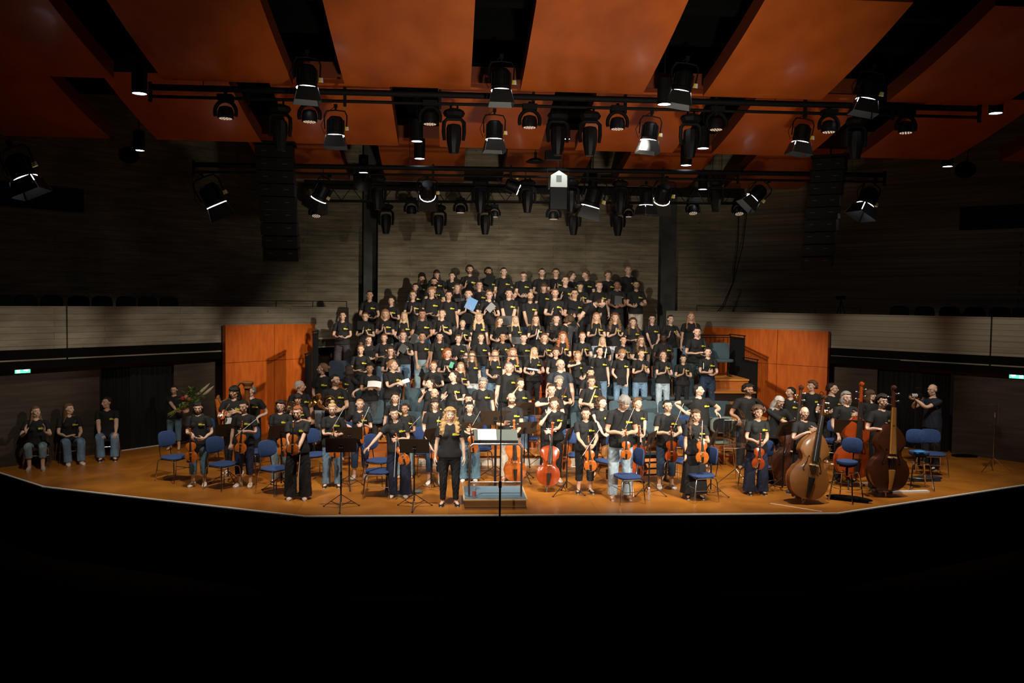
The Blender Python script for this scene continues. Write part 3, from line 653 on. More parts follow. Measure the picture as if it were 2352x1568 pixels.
def mk_body(fem):
    me = remesh(body_mb(fem), .0052, [M['skin'], M['eyewhite'], M['iris']] , 5, .16, lambda v: ~(((v[:, 2] > 1.53) & (v[:, 1] < .0)) | ((abs(v[:, 0]) > .44))), .4)
    n = len(me.vertices); v = np.empty(n*3); me.vertices.foreach_get('co', v); v = v.reshape(-1, 3)
    # eyes as extra shells of the same mesh
    b = MB()
    for s in (1, -1):
        b.ell((s*.0305, -.0775, 1.6455), (.0128, .0115, .0056), 14, 9, 1); b.ell((s*.0305, -.0842, 1.6455), (.0066, .0056, .0054), 10, 7, 2)
    f0 = [tuple(p.vertices) for p in me.polygons]; allv = np.concatenate([v]+b.v); m2 = bpy.data.meshes.new('body'); m2.from_pydata(allv.tolist(), [], f0+[tuple(i+n for i in q) for q in b.f])
    for q in (M['skin'], M['eyewhite'], M['iris']): m2.materials.append(q)
    m2.polygons.foreach_set('material_index', [0]*len(f0)+b.m); m2.polygons.foreach_set('use_smooth', [True]*len(m2.polygons))
    v = allv; x, y, z = v.T; front = y < -.045
    e = lambda cx, cz, rx, rz: ((x-cx)/rx)**2+((z-cz)/rz)**2
    lip = (abs(z-(1.5755+7*x*x)) < .0058*(1-(abs(x)/.032)**2)) & (abs(x) < .031) & (y < -.06)
    brow = np.zeros(len(v), bool)
    for s in (1, -1): brow |= (abs(z-(1.6645-.35*abs(abs(x)-.028)*1.0)) < .0040) & (s*x > .012) & (s*x < .047) & front
    lash = np.zeros(len(v), bool)
    for s in (1, -1): lash |= (e(s*.0305, 1.6475, .0175, .0085) < 1) & front
    beard = ((z < 1.60) & (z > 1.525) & (y < .01) & ~lip & (abs(x) < .08)) | ((z < 1.64) & (abs(x) > .055) & (y < -.0) & (y > -.06) & (z > 1.53)) | ((z > 1.584) & (z < 1.598) & (abs(x) < .027) & (y < -.06))
    c = np.zeros((len(v), 4), np.float32); c[:, 3] = 1; c[lip, 0] = .85; c[brow, 1] = .7; c[lash & ~brow, 1] = .2; c[beard, 2] = 1
    at = m2.attributes.new('mask', 'FLOAT_COLOR', 'POINT'); at.data.foreach_set('color', c.ravel()); return Tpl(m2, None, .028)
BODY = {0: mk_body(False), 1: mk_body(True)}
bodyallow = ('pelvis', 'spine', 'chest', 'neck', 'ual', 'uar')
# ---- T-shirts
def mk_shirt(fem, hem=.86, slv=.62, fit=1.0):
    b = MB(); hw = (.96 if fem else 1.06)*fit; w0 = 1.08 if fem else 1.0
    tor = [(hem, .192*w0*fit, .146), (hem+.04, .192*w0*fit, .146), (.97, .188*w0*fit, .142), (1.04, .174*hw, .134), (1.12, .164*hw, .126), (1.2, .162*hw, .124), (1.3, .172*hw, .126), (1.37, .176*hw, .118), (1.415, .170*hw, .100), (1.445, .142*hw, .084), (1.466, .108, .076), (1.478, .084, .066)]
    if hem > .92: tor = [(hem, .160*hw, .128)]+tor[3:] if hem > 1.0 else tor
    b.rings([np.concatenate([superell(28, rx, ry, 2.25), np.full((28, 1), z)], 1)+np.array([0, .010, 0]) for z, rx, ry in tor])
    if fem:
        for s in (1, -1): b.ell((s*.066, -.082, 1.28), (.066, .055, .066))
    for s in (1, -1):
        d, S, E_, W_ = bindside(s); b.ell(S+np.array([-s*.018, 0, -.010]), (.064, .060, .060)); b.tube([S-d*.02, S+d*.06, S+d*.29*slv], [.060, .064, .069 if slv > .4 else .064], 16)
    b.tube([np.array([.072*cos(a), .008+.064*sin(a), 1.476-.030*max(0, -sin(a))]) for a in np.linspace(0, 2*pi, 20, False)], .009, 6, closed=True)
    me = remesh(b, .009, M['shirt'], 7, .5, None, .5)
    n = len(me.vertices); v = np.empty(n*3); me.vertices.foreach_get('co', v); v = v.reshape(-1, 3)
    # soft folds
    f = .0022*np.sin(v[:, 2]*23+7*np.sin(v[:, 0]*11+v[:, 1]*9))*np.clip((1.32-v[:, 2])*5, 0, 1)+.0025*np.sin(v[:, 0]*31+v[:, 2]*9)*np.clip((1.1-v[:, 2])*8, 0, 1)
    nn = v-np.array([0, .01, 0]); nn[:, 2] = 0; nn /= np.maximum(1e-3, np.linalg.norm(nn, axis=1))[:, None]; k = (abs(v[:, 0]) < .17); v[k] += nn[k]*f[k, None]
    me.vertices.foreach_set('co', v.ravel()); return Tpl(me, bodyallow, .035)
SHIRT = {(0, 'o'): mk_shirt(False), (1, 'o'): mk_shirt(True, .88), (1, 't'): mk_shirt(True, 1.01), (1, 's'): mk_shirt(True, .88, .18), (0, 'w'): mk_shirt(False, .84, .66, 1.13), (0, 'l'): mk_shirt(False, .84, .98)}
# ---- logo
def mk_logo():
    b = MB(); o2 = [(0, 0), (.105, 0), (.098, .021), (.052, .021), (.050, .036), (0, .036)]
    b.prism(o2, 0, .002, 0); 
    for x0, x1 in ((.007, .014), (.018, .026), (.031, .044)): b.box(((x0+x1)/2, -.0004, .0275), (x1-x0, .001, .007), m=1)
    for k in range(7): b.box((.010+k*.0128, -.0004, .0105), (.0072, .001, .0095), m=1)
    for k in (1, 3, 5): b.box((.0105+k*.0128, -.0005, .0105), (.003, .001, .0035), m=0)
    return b
LOGO = mk_logo()
# ---- trousers
def mk_legs(kind):
    b = MB(); n = 20
    prof = {'slim': [(.90, .098), (.80, .095), (.66, .082), (.52, .068), (.40, .066), (.22, .052), (.10, .047)],
            'crop': [(.90, .098), (.80, .096), (.66, .085), (.52, .074), (.40, .072), (.25, .066)],
            'straight': [(.90, .102), (.80, .100), (.66, .092), (.52, .080), (.40, .078), (.22, .076), (.07, .080)],
            'wide': [(.92, .104), (.80, .104), (.66, .100), (.5, .100), (.35, .104), (.2, .108), (.06, .114)],
            'bermuda': [(.90, .104), (.80, .106), (.66, .104), (.50, .104)]}[kind]
    up = 1.045
    wst = [(.83, .14, .105), (.88, .172, .124), (.93, .178, .128), (.98, .174, .128), (up, .150, .116)]
    b.rings([np.concatenate([superell(24, rx, ry, 2.2), np.full((24, 1), z)], 1)+np.array([0, .012, 0]) for z, rx, ry in wst])
    for s in (1, -1):
        ps = [(s*(.092+(.006 if kind in ('slim', 'crop') else .012 if kind != 'wide' else .026)*(1 if z < .8 else 0)), .012 if z > .6 or z < .3 else .008, z) for z, r in prof]; ps = [(s*.088, .012, .96)]+ps; b.tube(ps, [.09]+[r for z, r in prof], 18, up=(0, 1, 0))
    me = remesh(b, .011, M['cloth'], 2, .5, None, .5); n = len(me.vertices); v = np.empty(n*3); me.vertices.foreach_get('co', v); v = v.reshape(-1, 3)
    for s in (1, -1):
        k = (s*v[:, 0] > 0) & (v[:, 2] < .85); c = np.array([s*.098, .01]); q = v[k][:, :2]-c; L_ = np.linalg.norm(q, axis=1)[:, None]+1e-6
        v[k, :2] += q/L_*(.0035*np.sin(v[k, 2]*70+4*np.sin(np.arctan2(q[:, 1], q[:, 0])*2)))[:, None]
    me.vertices.foreach_set('co', v.ravel()); return Tpl(me, ('pelvis', 'thl', 'thr', 'shl', 'shr'), .035)
LEGS = {k: mk_legs(k) for k in ('slim', 'crop', 'straight', 'wide', 'bermuda')}
def mk_skirt():
    b = MB(); b.rings([np.concatenate([superell(40, rx*(1), ry, 2.1)*(1+.05*np.cos(np.arange(40)*pi*.5)[:, None]*(1.04-z)), np.full((40, 1), z)], 1)+np.array([0, .012, 0]) for z, rx, ry in [(.12, .25, .2), (.3, .235, .19), (.5, .22, .175), (.7, .205, .16), (.85, .195, .145), (.93, .18, .13), (1.045, .14, .105)]])
    o = b.build('tmp', M['cloth'], smooth=80); me = o.data; bpy.data.objects.remove(o); return Tpl(me, ('pelvis',), .05)
LEGS['skirt'] = mk_skirt()
def mk_shoe(s, kind):
    b = MB(); hgt = {'sneaker': .085, 'boot': .2, 'flat': .065}[kind]
    rs = []
    for y, hw, zt in ((.075, .026, .05), (.06, .034, hgt), (.03, .037, hgt), (-.005, .038, hgt*.97 if kind != 'flat' else .05), (-.04, .041, .072), (-.09, .046, .052), (-.135, .042, .042), (-.165, .026, .03)):
        q = superell(16, hw, (zt)/2, 3); rs.append(np.stack([q[:, 0]+s*(.104+.00*y), np.full(16, y+.012), q[:, 1]+zt/2+.004], 1))
    b.rings(rs); 
    rs = [np.stack([np.array([x for x, y in o2]), np.array([y for x, y in o2]), np.full(len(o2), z)], 1) for z in (0, .018) for o2 in [[(s*.104+.048*cos(a)*(1 if sin(a) < .3 else .8), -.035+.128*sin(a)) for a in np.linspace(0, 2*pi, 20, False)]]]
    b.rings(rs, 1); o = b.build('tmp', [M['shoe'], M['sole']], smooth=50); me = o.data; bpy.data.objects.remove(o); return Tpl(me, ('ftl' if s > 0 else 'ftr',), .03)
SHOE = {(s, k): mk_shoe(s, k) for s in (1, -1) for k in ('sneaker', 'boot', 'flat')}
# ---- hair: closed shell of horizontal slices around the head
def mk_hair(style, seed=0):
    rg = np.random.RandomState(seed); n = 52
    st = dict(zb=1.575, th=.012, curl=0, curlf=9, hl=1.716, rx0=.085, back=.0, lock=0, wid=0)
    st.update({'short': dict(), 'crop': dict(th=.006, hl=1.722, zb=1.59), 'tousled': dict(th=.022, curl=.010, curlf=8, hl=1.714), 'curly': dict(th=.030, curl=.013, curlf=11, zb=1.575), 'bigcurly': dict(th=.045, curl=.016, curlf=9, zb=1.52),
               'tight': dict(th=.013, hl=1.722, zb=1.575), 'bun': dict(th=.012, hl=1.722, zb=1.575), 'topbun': dict(th=.012, hl=1.722, zb=1.575), 'pony': dict(th=.012, hl=1.722, zb=1.57), 'bald': dict(th=.006, hl=1.70, zb=1.585),
               'bob': dict(th=.020, zb=1.50, lock=1, curl=.004), 'wavybob': dict(th=.028, zb=1.49, lock=1, curl=.012, curlf=7), 'fringe': dict(th=.016, zb=1.44, lock=1, hl=1.672),
               'long': dict(th=.014, zb=1.28, lock=1), 'vlong': dict(th=.014, zb=1.20, lock=1), 'longback': dict(th=.012, zb=1.26, lock=0), 'wavy': dict(th=.022, zb=1.27, lock=1, curl=.010, curlf=6, wid=.02),
               'longcurly': dict(th=.034, zb=1.26, lock=1, curl=.017, curlf=8, wid=.03), 'sidelong': dict(th=.020, zb=1.18, lock=2, curl=.008, curlf=6, wid=.01)}[style])
    zt = 1.751+st['th']; zs = [zt-(zt-1.60)*(1-cos(pi/2*i/14)) for i in range(15)]
    if st['zb'] < 1.60: 
        k = max(2, int((1.60-st['zb'])/.018)); zs += [1.60-(1.60-st['zb'])*(i+1)/k for i in range(k)]
    phi = np.arange(n)*2*pi/n-pi/2; c, s = np.cos(phi), np.sin(phi); front = np.degrees(np.abs((phi+pi/2+pi) % (2*pi)-pi))
    rs = []; ph = rg.rand(6)*6.28; low = st['zb'] < 1.55
    for z in zs:
        u = min(1, max(0, (z-1.658)/(.093+st['th']))); q = sqrt(max(.0015, 1-u*u))
        rx = (.0745+st['th'])*q; ry = (.094+st['th'])*q; cy = .012
        if z > 1.62:
            op = -30 if z > st['hl'] else min(80, 48+(st['hl']-z)*420) if not st['lock'] else min(70, 50+(st['hl']-z)*500)
        elif st['lock']: op = 60 if z > 1.5 else 40-(1.5-z)*30 if style not in ('long', 'vlong') else 42
        else: op = min(150, 92+(1.62-z)*600) if not low else 112
        if style == 'bald': 
            if z > 1.69: rx *= .86; ry *= .86
            op = max(op, 100)
        if z < 1.62 and low:
            tt = min(1, (1.62-z)/.18); rx = .0745+st['th']+(.035+st['wid'])*tt; ry = .094+st['th']+.035*tt; cy = .012+.01*tt
            if z < 1.48: 
                t2 = (1.48-z)/.25; rx += .01*t2*(1 if st['lock'] else -1.5); ry += .0+.006*t2
            if not st['lock']: rx = min(rx, .095)
            e_ = (z-st['zb'])/max(.01, .07)
            if e_ < 1: rx *= .72+.28*max(0, e_)**.5; ry *= .9+.1*max(0, e_)
        r = 1/np.sqrt((c/rx)**2+(s/ry)**2)
        if z < 1.62 and low and not st['lock']: r = np.where(s > 0, r, r*.6)
        a = np.clip((front-op)/16, 0, 1); a = a*a*(3-2*a); sk = 1/np.sqrt((c/max(.003, .0745*sqrt(max(.0015, 1-min(1, ((z-1.658)/.093)**2)))))**2+(s/max(.003, .094*sqrt(max(.0015, 1-min(1, ((z-1.658)/.093)**2)))))**2); rin = np.where(z > 1.6, np.minimum(sk*.80, r*.8), .028)
        if st['lock'] == 2: 
            side = c > 0   # hair gathered over one shoulder (her right)
            if z < 1.5: rin2 = np.where(side, .03, rin); r = np.where(side, r*.35, r*1.08)
        w_ = st['curl']*(np.sin(phi*st['curlf']+z*60+ph[0])+np.sin(phi*(st['curlf']-3)-z*95+ph[1])+.6*np.sin(phi*3+z*150+ph[2]))*.6+.0025*np.sin(phi*14+ph[3]+z*8)
        if z > 1.735: w_ = w_*.4
        rr = rin+(r+w_-rin)*a
        # front locks lie on the chest
        yy = s*rr+cy
        if st['lock'] and z < 1.46: yy = np.where(s < 0, yy-.035*min(1, (1.46-z)/.08)*a, yy)
        rs.append(np.stack([c*rr, yy, np.full(n, z)], 1))
    b = MB(); b.rings(rs); nv = b.n
    if style in ('bun', 'topbun'):
        b.ell((0, .118, 1.66) if style == 'bun' else (0, .05, 1.775), (.042, .038, .040), 14, 9)
    if style == 'pony': b.tube([(0, .10, 1.68), (0, .135, 1.67), (0, .15, 1.60), (.01, .14, 1.50), (.02, .125, 1.40)], [.018, .028, .032, .028, .01], 10)
    if style == 'bun' or style == 'topbun' or style == 'pony': pass
    o = b.build('tmp', M['hair'], smooth=75); me = o.data; bpy.data.objects.remove(o)
    at = me.attributes.new('uvx', 'FLOAT_VECTOR', 'POINT'); v = np.concatenate(b.v); an = np.arctan2(v[:, 1]-.012, v[:, 0]); at.data.foreach_set('vector', np.stack([an, v[:, 2]*4, v[:, 2]*0+seed], 1).astype(np.float32).ravel())
    t = Tpl(me, ('head', 'neck', 'chest') if low else ('head',), .05)
    if low:   # follow the head above the chin, blend to the chest below
        k = np.clip((t.v[:, 2]-1.38)/.16, 0, 1); t.w[:] = 0; t.w[:, BI['head']] = k; t.w[:, BI['chest']] = 1-k
    return t
HAIR = {}
def hair_t(style, seed):
    k = (style, seed % 3)
    if k not in HAIR: HAIR[k] = mk_hair(style, seed % 3)
    return HAIR[k]
def mk_glasses():
    b = MB()
    for s in (1, -1):
        b.tube([(s*.031+.0225*cos(a), -.100-.004*abs(cos(a)), 1.6455+.0165*sin(a)) for a in np.linspace(0, 2*pi, 16, False)], .0018, 5, closed=True); b.tube([(s*.053, -.101, 1.650), (s*.070, -.085, 1.650), (s*.079, .0, 1.648)], .0016, 5)
    b.tube([(-.009, -.103, 1.649), (0, -.106, 1.651), (.009, -.103, 1.649)], .0016, 5)
    o = b.build('tmp', M['glassrim']); me = o.data; bpy.data.objects.remove(o); return Tpl(me, ('head',), .03)
GLASS = mk_glasses()
HC = dict(K=(.012, .009, .008), D=(.035, .018, .010), B=(.085, .042, .02), C=(.19, .095, .04), L=(.50, .30, .12), Y=(.66, .47, .23), R=(.38, .11, .03), G=(.30, .28, .26), W=(.62, .60, .56), A=(.45, .22, .09))
SKN = dict(p=(.76, .49, .36), m=(.67, .41, .28), t=(.50, .28, .17), o=(.70, .47, .32), d=(.075, .033, .02), b=(.36, .18, .11))
TC = dict(k=(.012, .012, .014), g=(.07, .07, .072), b=(.16, .27, .40), l=(.42, .54, .62), w=(.75, .78, .80), n=(.012, .018, .05), d=(.03, .065, .13), s=(.62, .56, .46), m=(.10, .02, .03), e=(.05, .09, .085), t=(.10, .20, .28), u=(.045, .035, .04), v=(.22, .32, .36))
SHC = dict(w=(.82, .8, .78), k=(.015, .015, .016), n=(.40, .16, .07), g=(.12, .12, .12), e=(.12, .16, .13), c=(.55, .45, .36), a=(.42, .38, .35))
def H(at, dir=None, palm=None, curl=.35, pole=None, thumb=.15, chest=False):
    d = dict(at=at, curl=curl, thumb=thumb, chest=chest)
    if dir is not None: d['dir'] = dir
    if palm is not None: d['palm'] = palm
    if pole is not None: d['pole'] = pole
    return d
def two(at, dir, palm, **k):
    r = H(( -at[0], at[1], at[2]), (-dir[0], dir[1], dir[2]), (-palm[0], palm[1], palm[2]), **k); l = H(at, dir, palm, **k); return dict(hl=l, hr=r)
POSES = {
 'side': dict(hl=H((.245, -.02, .87), palm=(-1, .2, 0), curl=.35), hr=H((-.245, -.02, .87), palm=(1, .2, 0), curl=.35)),
 'clap': two((.052, -.27, 1.19), (-.14, -.28, .95), (-1, .1, -.2), curl=.06),
 'clap2': dict(hl=H((.075, -.26, 1.15), (-.3, -.35, .85), (-.9, .2, -.3), curl=.1), hr=H((-.05, -.29, 1.20), (.15, -.2, .97), (1, 0, 0), curl=.05)),
 'claplow': dict(hl=H((.12, -.25, 1.06), (-.8, -.35, .25), (-.2, -.2, .95), curl=.15), hr=H((-.10, -.27, 1.10), (.8, -.35, .25), (.3, .1, -.95), curl=.15)),
 'open': two((.13, -.28, 1.16), (-.15, -.2, .97), (-.95, -.25, 0), curl=.12),
 'front': dict(hl=H((.075, -.20, .92), (-.5, -.35, -.78), (-.5, .85, 0), curl=.5), hr=H((-.075, -.215, .92), (.5, -.3, -.8), (.5, .85, 0), curl=.4)),
 'fold': dict(hl=H((.10, -.25, 1.05), (-.9, -.2, .1), (0, .6, .7), curl=.6), hr=H((-.10, -.26, 1.06), (.9, -.15, .1), (0, .6, .7), curl=.6)),
 'hold': dict(hl=H((.13, -.26, 1.10), (-.6, -.7, .2), (-.5, .3, .8), curl=.7), hr=H((-.13, -.26, 1.10), (.6, -.7, .2), (.5, .3, .8), curl=.7)),
}
HANDS = []
def near_hand(a, b_, lim=16):
    """depth of the hand that shows closest to the line a-b"""
    a = np.array(a, float); b_ = np.array(b_, float); best = (1e9, None)
    for wq, pq, _ in HANDS:
        p = np.array(pq); u = np.clip(((p-a)@(b_-a))/((b_-a)@(b_-a)), 0, 1); d = np.linalg.norm(p-a-(b_-a)*u)
        if d < best[0]: best = (d, wq[1])
    return best[1] if best[0] < lim else None
def person(px, py, fz, PS, sex, hair, hc, skn, legs, tc, label, Y=None, feet=None, h=None, shirt='o', glasses=0, beard=0, rz=0, shoes=None, shirtcol=None, group=None, logo=1, w=1.0, L=None, Rr=None, loc=None, s=None):
    """stand a person so that the crown shows at the measured spot; fz = height of what they stand on"""
    PS = dict(PS); ps = pose(PS); ih = BI['head']; top = (np.array([0, .0, 1.772])-BO[ih])@ps[0][ih].T+ps[1][ih]; c, sn = cos(R(rz)), sin(R(rz))
    off = np.array([c*top[0]-sn*top[1], sn*top[0]+c*top[1]])
    if loc is None:
        if feet is not None: Y = on_z(px, feet, fz)[1]
        if Y is None: q = on_z(px, py, fz+h); Y = q[1]
        q = on_y(px, py, Y+off[1]); s = (q[2]-fz)/top[2]
        if not .84 < s < 1.12: print('SCALE', px, py, round(s, 2), label)
        s = min(1.12, max(.84, s)); loc = np.array([q[0]-off[0]*s, Y, fz])
    loc = np.array(loc, float)
    def tol(px_, py_, dy):
        p = (on_y(px_, py_, loc[1]-dy)-loc)/s; return (c*p[0]+sn*p[1], -sn*p[0]+c*p[1], p[2])
    ch = 0
    for key, v in (('hl', L), ('hr', Rr)):
        if v is not None:
            d = dict(PS.get(key, {})); d.update(v[3] if len(v) > 3 else {}); d['at'] = tol(v[0], v[1], v[2]); PS[key] = d; ch = 1
    if ch: ps = pose(PS)
    for hn_ in ('hal', 'har'):
        k_ = BI[hn_]; q_ = ps[1][k_]+ps[0][k_]@(BN[k_][3]-BN[k_][2]); wq = loc+s*np.array([c*q_[0]*w-sn*q_[1]*w, sn*q_[0]*w+c*q_[1]*w, q_[2]]); HANDS.append((wq, proj(wq), ps[0][k_]))
    fem = 1 if sex == 'f' else 0
    o = BODY[fem].make('person', ps); o.location = [float(q) for q in loc]; o.rotation_euler = (0, 0, R(rz)); o.scale = (s*w, s*w, s)
    tag(o, label, 'person', group); o.color = (*SKN[skn], 1); o['hair_tint'] = [float(q) for q in HC[hc]]; o['beard'] = float(beard)
    if hair != 'none':
        a = hair_t(hair, int(px)).make('hair', ps, o); a.color = (*HC[hc], 1)
    t = SHIRT[(fem, shirt)].make('t_shirt', ps, o)
    if shirtcol is not None: t.data.materials.clear(); t.data.materials.append(shirtcol)
    if logo:
        Rm, pb = ps; v = np.concatenate(LOGO.v)*[1.02, 1, 1.02]+np.array([.045, -.133 if not fem else -.143, 1.285]); v[:, 1] += .33*np.maximum(0, v[:, 0]-.06)*(1.15 if fem else 1)
        me = LOGOM.copy(); i = BI['chest']; me.vertices.foreach_set('co', (((v-BO[i])@Rm[i].T)+pb[i]).ravel().astype(np.float32)); q = bpy.data.objects.new('shirt_print', me); COL.objects.link(q); q.parent = t
    if legs:
        a = LEGS[legs].make('trousers' if legs != 'skirt' else 'skirt', ps, o); a.color = (*TC[tc], 1)
    if glasses: GLASS.make('glasses', ps, o)
    if shoes:
        k, cc = shoes
        for sd in (1, -1):
            a = SHOE[(sd, {'s': 'sneaker', 'b': 'boot', 'f': 'flat'}[k])].make('shoe', ps, o); a.color = (*SHC[cc], 1)
    return o
_l = LOGO.build('tmp', [M['logo'], M['logodark']], smooth=0); LOGOM = _l.data; bpy.data.objects.remove(_l)
# ================================================================ CHOIR
ROWS = {'F': (2.62, 24.2, 'top'), 'E': (2.3, 23.4, 'fifth'), 'D': (1.95, 22.6, 'fourth'), 'C': (1.52, 21.8, 'third'), 'B': (1.12, 20.95, 'second'), 'A': (.80, 20.1, 'lowest')}
